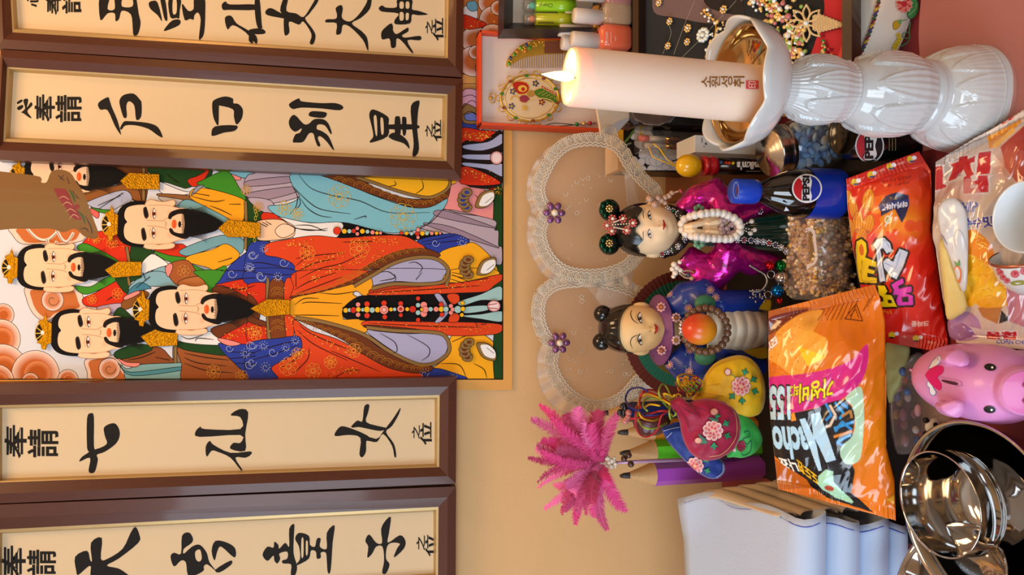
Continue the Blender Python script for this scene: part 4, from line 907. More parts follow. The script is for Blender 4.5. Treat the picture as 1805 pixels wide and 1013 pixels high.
# mirror
c0 = lf(935, 174, 0)
t = thing('hand_mirror', 'oval gilt hand mirror with enamel peacock lying in the red gift box', 'mirror', (c0.x, YL_, lf(1045, 174, 0).z))
b = MB(); cx, cy = 934, 173
oval = [(cx + 51 * math.cos(q * PI / 24), cy + 41 * math.sin(q * PI / 24)) for q in range(48)]
b.prism([lf(x, y, .005) for x, y in oval], (0, .005, 0)); b.build('mirror_body', mat('cream_enamel', '#e2c49a', 0.2, coat=0.5), t)
b = MB(); b.tube([lf(x, y, .005) for x, y in oval], 0.0016, 6, closed=True)
b.tube([lf(cx + (x - cx) * .86, cy + (y - cy) * .86, .005) for x, y in oval], 0.0007, 5, closed=True)
for i in range(14):
    a_ = 2 * PI * i / 14; x, y = cx + 54 * math.cos(a_), cy + 44 * math.sin(a_)
    b.tube([lf(x + 7 * math.cos(q * .7 + a_), y + 5 * math.sin(q * .7 + a_), .005) for q in range(9)], 0.0009, 5, closed=True)
b.tube([lf(868 + 6 * math.cos(q * .8), 173 + 9 * math.sin(q * .8), .004) for q in range(8)], .001, 5, closed=True); b.tube([lf(868, 173, .005), lf(861, 172, .005)], [.003, .0005], 6)
b.build('gilt_rim', gold_m, t)
b = MB(); b.hexa([lf(985, 166, .005), lf(1046, 160, .005), lf(1050, 186, .005), lf(985, 180, .005), lf(985, 166, 0.0005), lf(1046, 160, 0.0005), lf(1050, 186, 0.0005), lf(985, 180, 0.0005)]); b.build('handle', gold_m, t)
a = Art(lf, 2e-5, .0055); a.view(0, 0, 1)
a.poly('903,146 914,143 928,146 933,155 928,164 915,166 907,158', '#b8281c', '#d9a63c', 1.4); a.disc(921, 156, 8, 6, '#e8b84a'); a.disc(922, 157, 3.4, None, '#b8281c')
a.poly('940,162 955,155 972,160 984,172 980,182 966,178 950,172', '#4a7a24', '#d9a63c', 1); a.disc(924, 174, 9, 7, '#9a3448', None, '#d9a63c', 1); a.disc(936, 165, 7, 6, '#b8863c'); a.line('900,176 904,170 912,170 916,176', '#d9a63c', 2.2)
for i in range(6): a.disc(956 + i * 4.5, 153 + i * 2.5, 2.3, None, '#c8483a', None, '#e8c07a', .8, n=8)
for i in range(5): a.line([(948 + i * 7, 166 + i * 2), (960 + i * 5, 160 + i * 3)], '#c8b04a', .9)
for x, y, c in ((902, 187, '#4a4a6a'), (904, 161, '#4a4a6a'), (944, 147, '#3a3a52'), (955, 180, '#8a2a2a'), (925, 190, '#e0b050')): a.flower(x, y, 6, c, 5, '#d9a63c')
a.line('930,178 950,173 970,176 978,186 968,192', '#e8c07a', 1.5); a.line('950,205 962,198 972,200', '#e8c07a', 1.2)
for i in range(10):
    q = 2 * PI * i / 10 + .2; a.disc(cx + 50 * math.cos(q), cy + 40 * math.sin(q), 4, 3, '#4a7a2a' if i % 2 else '#8a4a2a', n=8)
a.b.build('enamel_peacock', mat('enamel', attr=True), t)
c0 = lf(1010, 219, .003)
t = thing('beaded_cord', 'thin black cord with green, yellow and red beads in the red gift box', 'cord', tuple(c0))
b = MB(); b.tube([lf(x, y, .002) for x, y in spline(P('1012,220 995,218 975,217 963,221 970,223 990,222 1012,220 1050,217'), 4, False)], .0006, 5); b.build('string', lacq_m, t)
for x, y, m_ in ((1017, 219, green_g), (1029, 217.5, amber_m), (1040, 217, red_g)):
    b = MB(); b.ball(lf(x, y, .005), .0036, 10, 6); b.build('bead', m_, t)

# black box with two lip crayons
t = thing('cosmetics_box', 'open black box with white lining at the upper corner, holding two lip crayons', 'box', (0.44, 1.15, 0.215))
b = MB(); Y0, Y1 = 1.105, 1.15
A4 = [(890, -40), (1060, -40), (1060, 51), (888, 51)]; I4 = [(905, -30), (1050, -30), (1050, 43), (904, 40)]
for i in range(4):
    j = (i + 1) % 4; b.smooth = False
    b.add([at(*A4[i], Y0), at(*A4[j], Y0), at(*I4[j], Y1 - .004), at(*I4[i], Y1 - .004)], [(0, 1, 2, 3)])
    q = [at(*A4[i], Y0), at(*A4[j], Y0)]; b.add(q + [Vector((q[1].x, Y1, q[1].z)), Vector((q[0].x, Y1, q[0].z))], [(3, 2, 1, 0)])
b.build('box_frame', mat('charcoal_card', '#2a2428', 0.4), t)
b = MB(); b.hexa([at(x, y, Y1 - .004) for x, y in I4] + [at(x, y, Y1 - .001) for x, y in I4]); b.build('box_lining', mat('white_lining', '#d8c8b4', 0.8), t)
for k, (py, tip, bc, lab) in enumerate(((10, '#5ec8b0', '#8ac01c', 'green lip crayon with a teal tip, upper of two in the black box'), (34, '#f09a6a', '#a8b020', 'olive green lip crayon with a peach tip, lower of two in the black box'))):
    c0 = at(1000, py, 1.125); t = thing('lip_crayon', lab, 'cosmetic', tuple(c0), 'lip crayons in the black box')
    r_ = .0095; ax = lambda px: at(px, py + (px - 950) * .02, 1.125)
    b = MB(); b.tube([ax(942), ax(982), ax(983), ax(1012)], [r_, r_, r_ * 1.1, r_ * 1.1], 16); b.build('barrel', mat('crayon_' + bc[1:], bc, 0.25, coat=0.5), t)
    b = MB(); b.tube([ax(942), ax(936), ax(931)], [.006, .0055, .002], 12); b.build('tip', mat('tip_' + tip[1:], tip, 0.4), t)
    b = MB(); b.tube([ax(922), ax(924), ax(943)], [.006, r_, r_], 16); b.build('clear_cap', clear('clear_plastic', '#e8e0d4', .1), t)
    a = Art(lambda px, py_, h: at(px, py_, 1.125 - r_ * 1.02 - h), 1e-5); a.view(0, 0, 1)
    if k == 0: a.text('Cheryl', (974, py - 6), (-24, 0), (0, 9), '#5a6a10')
    else: a.line(f'948,{py+6} 976,{py+6}', '#5a5a10', 3)
    a.b.build('lettering', mat('print', attr=True, rough=.5), t)

# nail polishes
def polish(cap, bot, Y, m_, lab, txt=None):
    (cx0, cx1, cy) = cap; (bx0, bx1, by, w) = bot
    s_ = depth(at(bx0, by, Y)) / F_PX
    c0 = at(bx1, by, Y); zb = 0.2145; x = c0.x
    t = thing('nail_polish', lab, 'nail polish', (x, Y, zb), 'nail polish bottles by the red box')
    z0, z1, zc = zb, zy(bx0, Y), zy(cx0, Y); hw = w * s_ / 2
    sq = lambda q, k: 1 / max(abs(math.cos(q)), abs(math.sin(q))) ** .8
    b = MB(); b.lathe([(hw * .5, z0), (hw * .9, z0 + .001), (hw, z0 + .005), (hw, z1 - .01), (hw * .85, z1 - .003), (hw * .45, z1)], 28, o=(x, Y, 0), mod=sq); b.build('bottle', m_, t)
    xc = at(cx0, cy, Y).x; cw = .0115
    b = MB(); b.lathe([(0, z1 - .002), (cw, z1 - .002), (cw, zc - .003), (cw * .9, zc), (0, zc)], 24, o=(xc, Y, 0)); b.build('cap', mat('white_cap', '#dccdc0', 0.5), t)
    if txt:
        a = Art(lambda px, py, h: at(px, py, Y - hw * 1.02 - h), 1e-5); a.view(0, 0, 1)
        a.text(txt, (1072, 76), (0, -20), (-6, 0), '#f4d8cc'); a.line('1077,56 1077,76', '#f4d8cc', .8); a.line('1085,64 1085,72', '#f4d8cc', .8)
        a.b.build('lettering', mat('print', attr=True), t)
polish((1007, 1054, 68), (1052, 1097, 70, 42), 1.085, mat('coral_polish', '#e06848', 0.15, coat=0.6), 'coral orange nail polish bottle with white cap behind the candle flame', '1coon')
polish((1011, 1058, 27), (1059, 1104, 30, 40), 1.085, mat('glitter_polish', '#cfb090', 0.2, metal=.3, bump=1, bscale=1500, coat=0.6), 'clear nail polish bottle full of pale glitter, beside the coral one')
polish((1018, 1062, -12), (1063, 1108, 0, 40), 1.085, mat('pink_glitter_polish', '#c88a8a', 0.2, metal=.3, bump=1, bscale=1500, coat=0.6), 'pink glitter nail polish bottle at the top edge, beyond the clear one')
for k, (x0_, x1_, y) in enumerate(((990, 1040, 75), (984, 1036, 51), (994, 1040, 31))):
    polish((x0_, x1_, y), (1040, 1078, y, 34), 1.13, mat('amber_polish', '#b07830', 0.15, coat=0.6), ['brown nail polish with white cap standing behind the coral bottle', 'brown nail polish between coral and clear bottles, its white cap tallest', 'brown nail polish with white cap standing behind the clear glitter bottle'][k])

# display tray of jewellery, tilted against the stand
T0, T1 = Vector((0, 1.03, 0.222)), Vector((0, 0.735, 0.078))
tn = (T1 - T0).cross(Vector((1, 0, 0))).normalized()
if tn.y > 0: tn = -tn
def tf(px, py, h): 
    p = onplane(px, py, T0, tn); return p + tn * h
t = thing('jewellery_tray', 'black framed tray lined with black velvet and red cloth, tilted behind the candle', 'tray', (0.43, 0.88, 0.078))
X0, X1 = 0.247, 0.66
def tr_(x, u, h): p = T0.lerp(T1, u); return Vector((x, p.y, p.z)) + tn * h
def bar(b, xa, ua, xb, ub, h=0.012, h0=-0.01):
    b.hexa([tr_(xa, ua, h), tr_(xb, ua, h), tr_(xb, ub, h), tr_(xa, ub, h), tr_(xa, ua, h0), tr_(xb, ua, h0), tr_(xb, ub, h0), tr_(xa, ub, h0)])
b = MB(); bar(b, X0, 0, X1, .035); bar(b, X0, .965, X1, 1); bar(b, X0, .035, X0 + .011, .965); bar(b, X1 - .011, .035, X1, .965); b.build('tray_frame', mat('dark_frame', '#2c1a12', 0.3, coat=.3), t)
b = MB(); bar(b, X0 + .011, .035, X1 - .011, .965, -0.004, -0.009); b.build('velvet_lining', mat('black_velvet', '#0e0f0e', 0.9, sheen=0.3), t)
a = Art(tf, 2e-5, -.0035); a.view(0, 0, 1)
a.poly('1428,-20 1450,0 1445,40 1432,80 1420,130 1495,130 1500,-20', '#b8242c'); a.poly('1482,-20 1500,-20 1500,130 1470,120 1485,60', '#d8504c'); a.b.build('red_cloth', mat('velvet_art', attr=True, rough=.8), t); a = Art(tf, 2e-5, -.0033); a.view(0, 0, 1)
a.poly('1165,-20 1290,-20 1300,20 1255,40 1190,30 1150,20', '#6a5656'); a.poly('1240,-10 1290,-15 1310,25 1250,14', '#1a1616'); 
for p in ('1222,0 1205,40 1185,95', '1295,0 1240,60 1200,100', '1165,95 1180,60 1175,40'): a.line(p, '#8a8a80', .8)
ob = a.b.build('grey_cloth', mat('velvet_art', attr=True, rough=.8), t)
def rhinestone(px, py, r, lab, m_=amber_m, n=7, group='rhinestone flower pins in the jewellery tray'):
    c0 = tf(px, py, 0); s_ = depth(c0) / F_PX
    t = thing('rhinestone_flower', lab, 'jewellery', tuple(c0), group)
    ex = Vector((1, 0, 0)); ey = (T1 - T0).normalized()
    b = MB()
    for i in range(n):
        a_ = 2 * PI * i / n; b.ball(c0 + (ex * math.cos(a_) + ey * math.sin(a_)) * r * .68 * s_ + tn * .001, r * .32 * s_, 8, 5)
    b.build('petals', m_, t)
    b = MB(); b.ball(c0 + tn * .002, r * .36 * s_, 8, 5); b.build('centre_stone', crystal_m, t)
for px, py, r, lab in ((1162, 5, 7, 'gold rhinestone flower pin by the tray\'s end bar, at the picture\'s edge'), (1181, 38, 7, 'gold rhinestone flower pin on black velvet, nearest the tray\'s end bar'), (1213, 50, 8, 'bright gold rhinestone flower pin on velvet next to the large silver one'), (1212, 74, 7, 'gold rhinestone flower pin just above the candle\'s side'), (1178, 81, 7, 'small pale rhinestone flower pin touching the candle\'s side in view'), (1276, 17, 8, 'gold rhinestone flower pin on the grey cloth of the tray')):
    rhinestone(px, py, r, lab)
rhinestone(1240, 62, 14, 'large silver rhinestone flower pin beside the candle cup', crystal_m, 10)
def beadcluster(name, lab, cat, pts, mats_, stem=None):
    c0 = tf(*pts[0][:2], 0); t = thing(name, lab, cat, tuple(c0), None)
    if stem:
        b = MB(); b.tube([tf(x, y, .002) for x, y in spline(P(stem), 4, False)], .0011, 5); b.build('wire', gold_m, t)
    for k, m_ in enumerate(mats_):
        b = MB()
        for x, y, r, q in pts:
            if q == k: b.ball(tf(x, y, r * .0006 * .6), r * .00062, 8, 5)
        if b.v: b.build(['crystal_stones', 'amber_stones', 'pink_beads', 'green_stones', 'white_beads'][k] if len(mats_) > 2 else 'stones', m_, t)
    return t
pts = []
for i in range(46):
    x, y = 1240 + R.uniform(0, 50), 22 + R.uniform(0, 95); d_ = abs((x - 1250) - (y - 22) * .1 + 0)
    q = spline(P('1242,22 1258,35 1272,48 1262,62 1256,80 1246,100'), 8, False)[i % 40]
    pts.append((q[0] + R.uniform(-7, 7), q[1] + R.uniform(-6, 6), R.uniform(2, 4.5), R.choice([0, 0, 1])))
beadcluster('crystal_spray', 'spray of pale crystals curving beside the candle cup on black velvet', 'jewellery', pts, [crystal_m, amber_m], '1240,20 1262,40 1262,62 1256,80 1244,102')
pts = []
for i in range(230):
    u = R.random(); q = spline(P('1335,-5 1362,15 1385,35 1398,60 1395,90 1390,112'), 10, False)[int(u * 50)]
    pts.append((q[0] + R.gauss(0, 13), q[1] + R.gauss(0, 9), R.choice([3, 3.6, 4.4, 5.6]), R.choice([0, 0, 1, 1, 2, 3])))
pts += [(1391, 30, 7, 2), (1390, 63, 7, 4), (1352, 40, 7, 1), (1362, 38, 6, 1), (1347, 60, 6, 4), (1412, 76, 6, 2), (1398, 97, 6, 2), (1412, 92, 6, 1)]
beadcluster('bead_bouquet', 'dense bouquet of crystals and pearls in the tray beyond the candle cup', 'jewellery', pts, [crystal_m, amber_m, rose_m, mat('peridot', '#8aa84a', 0.1, coat=.5), pearl_m], '1335,-5 1365,18 1385,35 1398,60 1392,110')
c0 = tf(1424, 42, 0)
t = thing('leaf_brooch', 'gold beaded brooch with star petals and a long tapering leaf', 'jewellery', tuple(c0))
b = MB()
for i in range(7):
    a_ = PI * (.25 + 1.5 * i / 6); L_ = 28
    for k in range(22):
        u = k / 21; w = 6 * math.sin(PI * u); sgn = 1 if k % 2 else -1
        x, y = 1424 + (L_ * u + 4) * math.cos(a_) - sgn * w * math.sin(a_), 42 + (L_ * u + 4) * math.sin(a_) + sgn * w * math.cos(a_)
        b.ball(tf(x, y, .003), .0016, 6, 4)
b.build('petals', mat('champagne_stones', '#d8c090', 0.2, metal=.5), t)
b = MB()
for k in range(20):
    w = np.interp(k, [0, 4, 19], [13, 16, 1.5]); n = max(1, int(w / 1.9))
    for j in range(-n, n + 1): b.ball(tf(1436 + k * 3, 41 + j * 1.9 + k * .2, .003), .0013, 6, 4)
b.build('leaf', mat('champagne_stones', '#b8a070', 0.12, metal=.9), t)
b = MB(); b.ball(tf(1424, 42, .004), .0035, 10, 6); b.build('centre_stone', crystal_m, t)
pts = [(1452 + R.uniform(-9, 12) * (y - 70) / 40, y, R.uniform(2, 3.4), R.choice([1, 1, 3, 2])) for y in range(72, 112, 1)]
pts += [(1462, 87, 4, 2), (1454, 98, 4.5, 3), (1466, 98, 4, 1)]
beadcluster('tree_brooch', 'small gold brooch with red and green stones on the red cloth', 'jewellery', pts, [crystal_m, amber_m, red_g, green_g])
# hair tie and gold clip below the candle in the tray's near end
c0 = tf(1160, 205, .004)
t = thing('hair_tie', 'dark brown padded hair tie in the tray, half hidden by the candle', 'hair tie', tuple(c0))
b = MB(); b.tube([tf(1160 + 32 * math.cos(q), 196 + 17 * math.sin(q), .008) for q in [2 * PI * i / 24 for i in range(24)]], [.0075 + .001 * math.sin(i * 2.7) for i in range(24)], 10, closed=True); b.build('band', mat('dark_velvet', '#2a1810', 0.9, sheen=.3), t)
tag(t, 'dark brown padded hair tie in the tray, half hidden by the candle', 'hair tie')

# round white silk cushion with embroidery
t = thing('silk_cushion', 'round white silk cushion with embroidered lotus and twisted cord at the table edge', 'cushion', (0.40, 0.84, 0))
cx_, cy_, rr_ = 0.372, 0.862, 0.142
b = MB(); b.lathe([(0, 0.0005), (rr_ - .012, .0005), (rr_ - .002, .006), (rr_, .025), (rr_ - .003, .052), (rr_ - .008, .058), (0, .062)], 64, o=(cx_, cy_, 0)); b.build('cover', mat('white_silk', '#e6dccb', 0.45, sheen=.3, bump=.15, bscale=90), t)
def cf(px, py, h): p = oncyl(px, py, cx_, cy_, rr_ + .0008 + h); return p
b = MB(); n = 190
for k in range(4):
    for i in range(n):
        if i % 4 != k: continue
        a0_, a1_ = -PI * .95 + 1.9 * PI * i / n, -PI * .95 + 1.9 * PI * (i + 1.3) / n
        b.tube([(cx_ + (rr_ + .0015) * math.cos(a0_), cy_ + (rr_ + .0015) * math.sin(a0_), .0575), (cx_ + (rr_ + .0015) * math.cos(a1_), cy_ + (rr_ + .0015) * math.sin(a1_), .0545)], .0016, 6, col=(*lin(['#c8a020', '#7a2430', '#3a5a3a', '#4a3a7a'][k]), 1))
b.build('twisted_cord', mat('cord_colours', attr=True, rough=.7), t)
a = Art(cf, 1e-5); a.view(1450, 0, 3.617)
a.poly('540,80 560,120 600,90 612,40 600,0 560,0 550,50', '#3f8a4a', '#2a5a30', 1); a.line('545,100 590,60 600,20', '#9ac07a', 1)
for i in range(9):
    q = -PI * .2 + i * .5; a.disc(520 + 30 * math.cos(q), 25 + 34 * math.sin(q), 26, 14, ['#c8342c', '#e07a6a'][i % 2], '#f0b8a8', a=q, n=10)
a.disc(520, 25, 20, None, '#c02a34'); a.line('540,125 500,135 480,150', '#3f8a4a', 1.4); a.poly('455,140 500,130 495,160 470,188 452,180', '#c8a01c', '#8a6a10', .8); a.poly('480,132 505,125 500,150 485,150', '#6aa05a')
a.line('560,140 552,200 550,260 500,295', '#3f8a4a', 1.8); a.line('545,205 520,210 512,230 530,245 552,240', '#3f8a4a', 1.5); a.line('550,255 570,265 575,235', '#3f8a4a', 1.2)
for x, y, r in ((485, 225, 16), (492, 250, 16), (480, 270, 18), (462, 300, 20), (460, 330, 22), (470, 285, 18)): a.disc(x, y, r, r * .9, '#c0a418', '#e0c440', n=10)
a.b.build('embroidery', mat('thread', attr=True, rough=.6), t)

# sheer pink net over the near right corner
b = MB(); b.smooth = True
def net(u, v):
    x = .155 + .085 * (1 - v) * 0 + .47 * u; y = .40 + .317 * v
    return Vector((x, y, .0065 + .003 * math.sin(9 * u + 5 * v) + .002 * math.sin(23 * u - 11 * v)))
b.grid(net, 30, 26)
tag(b.build('net_cloth', clear('pink_net', '#f0a8a0', .38, .6, .3)), 'sheer pink net cloth lying over the red cloth beside the candlestick', 'cloth')
# ---------------------------------------------------------------- candlestick and candle
KY = 0.656
kx = at(1740, 179, KY).x
porc = mat('white_porcelain', '#ccd0d0', 0.12, coat=0.5, spec=0.6)
t = thing('candlestick', 'tall white porcelain candlestick with lotus petal relief and a scalloped cup', 'candlestick', (kx, KY, 0))
Z = lambda px: max(0.001, zy(px, KY))
def petal(n, amp, ph=0): return lambda q, k: 1 + amp * abs(math.sin(n * (q + ph) / 2))
zb = [0.0, .004, .012, .03, .05, .066]
def relief(n, z0, z1, amp, up=True):
    """overlapping pointed petals carved between two heights"""
    def f(q, z):
        u = (z - z0) / (z1 - z0)
        if u <= 0 or u >= 1: return 0.0
        s_ = 0.0
        for lay, ph in ((0, 0), (1, .5)):
            w = ((q / (2 * PI) * n + ph) % 1) - .5
            tip = 0.62 + .3 * lay if up else .95
            if u < tip:
                half = .5 * math.sqrt(max(0, 1 - (u / tip) ** 2))
                if abs(w) < half: d_ = abs(w) / max(half, .02); s_ = amp * (.55 + .35 * lay) * (1 + .35 * math.exp(-((1 - d_) / .16) ** 2)) + amp * .10 * math.cos(d_ * 15)
        return s_
    return f
prof = [(.050, .0), (.0555, .001), (.0565, .005), (.0555, .010), (.0535, .014), (.0515, .028), (.0475, .042), (.0425, .052), (.0375, .058), (.0365, .062), (.0372, .065), (.036, .069), (.0345, .071), (.036, .075),
        (.0395, .084), (.0405, .095), (.0395, .106), (.036, .116), (.0315, .123), (.0285, .127), (.0275, .130), (.0285, .133), (.0275, .136), (.0285, .141), (.0315, .150), (.0325, .160), (.0315, .170), (.0285, .179), (.0245, .186), (.0215, .192), (.0205, .198), (.0205, .206), (.024, .210)]
prof = [(r, float(np.interp(z, [0, .071, .1275, .202, .210], [0, .071, .150, .230, .238]))) for r, z in prof]
r1, r2, r3 = relief(12, .012, .060, .0018), relief(8, .074, .146, .003), relief(8, .156, .216, .0024)
fine = []
for k in range(len(prof) - 1):
    for s_ in range(6): fine.append(tuple(prof[k][i] + (prof[k + 1][i] - prof[k][i]) * s_ / 6 for i in (0, 1)))
fine.append(prof[-1])
fine = [(r, z) for r, z in fine]
b = MB(); b.lathe(fine, 240, o=(kx, KY, 0), mod=lambda q, k: 1 + (r1(q, fine[k][1]) + r2(q, fine[k][1]) + r3(q, fine[k][1])) / fine[k][0] + (.012 * math.cos(q * 40) if .205 < fine[k][1] < .236 else 0))
b.build('stem', porc, t)
sc = lambda amp: (lambda q, k: 1 + amp * (abs(math.cos(4 * q)) - .5) * min(1, k / 5))
cup = [(.020, .2095), (.036, .213), (.049, .221), (.057, .233), (.0612, .248), (.0628, .262), (.0638, .274), (.0625, .2755), (.061, .274), (.0595, .262), (.058, .248), (.054, .234), (.047, .224), (.035, .2165), (0, .214)]
cup = [(r * .98, .2375 + (z - .2095) * .66) for r, z in cup]
b = MB()
n = 120; vs_ = []
for k, (r, z) in enumerate(cup):
    w = min(1, max(0, (z - .247) / .033))
    for i in range(n):
        q = 2 * PI * i / n; s_ = abs(math.cos(4 * q + .4)); 
        vs_.append((kx + r * (1 + .03 * w * s_) * math.cos(q), KY + r * (1 + .03 * w * s_) * math.sin(q), z + .007 * w * (s_ - .5)))
fs = [(k * n + i, k * n + (i + 1) % n, (k + 1) * n + (i + 1) % n, (k + 1) * n + i) for k in range(len(cup) - 1) for i in range(n)]
b.add(vs_, fs); b.build('cup', porc, t)
t = thing('metal_liner', 'polished metal dish lining the candlestick cup around the candle', 'dish', (kx, KY, .243))
b = MB(); b.lathe([(r * .98, .2375 + (z - .2095) * .66) for r, z in [(0, .2175), (.030, .2185), (.045, .2265), (.053, .238), (.0565, .252), (.0572, .264), (.0578, .2645), (.0574, .265), (.056, .264), (.055, .252), (.0515, .2395), (.044, .229), (.029, .221), (0, .220)]], 64, o=(kx, KY, 0)); b.build('dish', mat('brassy_steel', '#c9a878', 0.1, metal=1.0), t)
# candle, leaning slightly
cb = Vector((kx - .0085, KY, .2465)); ct = at(1004, 133, KY); ct.y = KY + .004
ca = (ct - cb).normalized(); L_ = (ct - cb).length
M_ = Vector((0, 0, 1)).rotation_difference(ca).to_matrix()
t = thing('candle', 'thick lit white pillar candle with gold lettering standing in the porcelain candlestick', 'candle', tuple(cb))
rc = .0278
b = MB(); b.lathe([(0, 0), (rc, 0), (rc, .01), (rc * .985, L_ * .5), (rc * .97, L_ - .004), (rc * .93, L_), (rc * .8, L_ - .002), (rc * .55, L_ - .008), (rc * .2, L_ - .010), (0, L_ - .010)], 56, M=M_, o=cb)
wax = mat('candle_wax', '#efd9c6', 0.45, sss=0.6, spec=.35); b.build('wax_body', wax, t)
b = MB(); wb = cb + ca * (L_ - .011); b.tube([wb, wb + ca * .006, wb + ca * .011 + Vector((.001, 0, 0))], .0012, 8); b.build('wick', lacq_m, t)
b = MB(); fb = wb + ca * .005; b.lathe([(0, 0), (.0028, .002), (.0044, .007), (.0046, .012), (.0036, .019), (.0018, .026), (0, .032)], 20, M=M_, o=fb)
fl = b.build('flame', mat('flame', '#ffdf9a', emit='#ffc860', estr=14.0), t)
light('candle_flame_light', 'POINT', fb + ca * .012 + Vector((0, -.004, 0)), .55, (1.0, .62, .25), .006)
def candlef(px, py, h): p = onplane(px, py, cb, Vector((0, -1, 0))); c = cb + ca * ((p.z - cb.z) / ca.z); return oncyl(px, py, c.x, c.y, rc * .995 + .0006 + h)
a = Art(candlef, 1e-5); a.view(1100, 0, 3.895)
for ch, (x0, x1) in zip('소원성취', ((530, 595), (598, 660), (665, 745), (750, 828))):
    a.text(ch, (x1, 600), (0, -78), (x0 - x1, 0), '#8a5a1c', .01)
a.poly('838,552 925,552 925,610 838,610', '#d8484a', sm=False); a.text('印', (912, 605), (0, -48), (-60, 0), '#f0d0c8', .01)
a.b.build('gold_lettering', mat('candle_print', attr=True, rough=.4), t)
# ---------------------------------------------------------------- figurines, their sheer wings and the striped fan
def sub(o, voxel=None, it=6, levels=0):
    if voxel:
        m = o.modifiers.new('remesh', 'REMESH'); m.mode = 'VOXEL'; m.voxel_size = voxel; m.use_smooth_shade = True
        s_ = o.modifiers.new('smooth', 'SMOOTH'); s_.iterations = it; s_.factor = .5
    if levels:
        m = o.modifiers.new('sub', 'SUBSURF'); m.levels = m.render_levels = levels
    return o
class Loft:
    """upright body of stacked ovals; sec: (px, py, half width px, Y, depth radius m)"""
    def __init__(s, sec):
        s.s = []
        for px, py, hw, Y, ry in sec:
            p = at(px, py, Y - ry * .6); k = depth(p) / F_PX
            s.s.append((p.z, p.x, hw * k, Y, ry))
        s.s.sort(); s.z = [q[0] for q in s.s]
    def at(s, z): return [np.interp(z, s.z, [q[i] for q in s.s]) for i in (1, 2, 3, 4)]
    def mesh(s, b, n=40, m=40, fold=None, col=None):
        def fn(u, v):
            z = s.z[0] + (s.z[-1] - s.z[0]) * u; x, rx, Y, ry = s.at(z); q = 2 * PI * v
            k = 1 + (fold(q, u) if fold else 0)
            return Vector((x + rx * k * math.cos(q), Y + ry * k * math.sin(q), z))
        b.grid(fn, m, n, cv=True, col=col, flip=True)
    def y(s, X, z):
        x, rx, Y, ry = s.at(z); q = 1 - ((X - x) / rx) ** 2
        return Y - ry * math.sqrt(max(0.0, q))
    def f(s, off=0.0):
        def g(px, py, h):
            Y = s.s[0][3] - .04
            for _ in range(8): p = at(px, py, Y); Y = s.y(p.x, p.z)
            return at(px, py, Y - h - off)
        return g
class Head:
    def __init__(s, px, py, rx, rz, ry, Y, nose):
        s.c = at(px, py, Y); s.rx, s.ry, s.rz, s.nose = rx, ry, rz, nose
    def bump(s, u, w):
        """u sideways, w upward, in head radii"""
        n0, n1 = s.nose
        b = .14 * math.exp(-((u / .11) ** 2) - ((w - n1) / .1) ** 2) + .07 * math.exp(-((u / .09) ** 2) - ((w - n1 - .2) / .2) ** 2)
        b += .05 * math.exp(-((abs(u) - .42) / .2) ** 2 - ((w - n1 + .05) / .22) ** 2)          # cheeks
        b -= .045 * math.exp(-((abs(u) - .36) / .17) ** 2 - ((w - n1 - .27) / .1) ** 2)          # eye sockets
        b += .06 * math.exp(-((u / .2) ** 2) - ((w - n1 + .28) / .09) ** 2) + .07 * math.exp(-((u / .22) ** 2) - ((w - n1 + .56) / .12) ** 2)
        return b
    def dims(s, w): return 1.0 if w > 0 else 1 - .16 * w * w
    def y(s, X, z):
        u, w = (X - s.c.x) / s.rx, (z - s.c.z) / s.rz; uu = u / s.dims(w)
        q = max(0.02, 1 - uu * uu - w * w)
        return s.c.y - s.ry * (math.sqrt(q) + s.bump(u, w))
    def f(s, px, py, h):
        Y = s.c.y - s.ry
        for _ in range(10): p = at(px, py, Y); Y = s.y(p.x, p.z)
        return at(px, py, Y - h)
    def mesh(s, b):
        def fn(a_, v):
            t_ = PI * (1 - v) ; w = math.cos(t_); r = math.sin(t_); q = 2 * PI * a_
            u = r * math.sin(q) ; d = r * math.cos(q); uu = u * s.dims(w)
            k = s.bump(uu, w) if d > 0 else 0
            return Vector((s.c.x + s.rx * uu, s.c.y - s.ry * (d + (k * min(1, d * 3) if d > 0 else 0)), s.c.z + s.rz * w))
        b.grid(fn, 72, 48, cu=True, flip=True)
    def hair(s, b, line, k=1.05, zig=0.0):
        """cap of hair down to polar angle line(azimuth); azimuth 0 faces the viewer"""
        def fn(a_, v):
            q = 2 * PI * a_ - PI; t_ = line(q) * v; w = math.cos(t_) ** .8 if t_ < PI / 2 else math.cos(t_); r = math.sin(t_) ** .82 if t_ < PI / 2 else math.sin(t_)
            e = k + .012 * math.sin(14 * q) * v
            return Vector((s.c.x + s.rx * e * r * math.sin(q), s.c.y - s.ry * e * r * math.cos(q), s.c.z + s.rz * e * w))
        b.grid(fn, 96, 20, cu=True)
        def fn2(a_, v):
            q = 2 * PI * a_ - PI; t_ = line(q); e = k + .012 * math.sin(14 * q) - .12 * v
            w = math.cos(t_) ** .8 if t_ < PI / 2 else math.cos(t_); r = math.sin(t_) ** .82 if t_ < PI / 2 else math.sin(t_)
            return Vector((s.c.x + s.rx * e * r * math.sin(q), s.c.y - s.ry * e * r * math.cos(q), s.c.z + s.rz * e * w))
        b.grid(fn2, 96, 3, cu=True)
skin_m = mat('doll_skin', '#f0cfa4', 0.45, spec=.35)
skin2_m = mat('doll_skin_gold', '#ecc488', 0.45, spec=.35)
hair_m = mat('doll_hair', '#0b0908', 0.28, coat=.3, bump=.2, bscale=120, stretch=(1, 1, .1))
face_art = mat('painted_face', attr=True, rough=.45)

def ear(b, hd, sx, k=1.0):
    c = Vector((hd.c.x + sx * hd.rx * .99, hd.c.y - .001, hd.c.z - hd.rz * .12))
    b.ball(c, (.0035 * k, .007 * k, .013 * k), 10, 8); b.ball(c + Vector((sx * .0015, -.003, 0)), (.003, .005, .009), 8, 6)

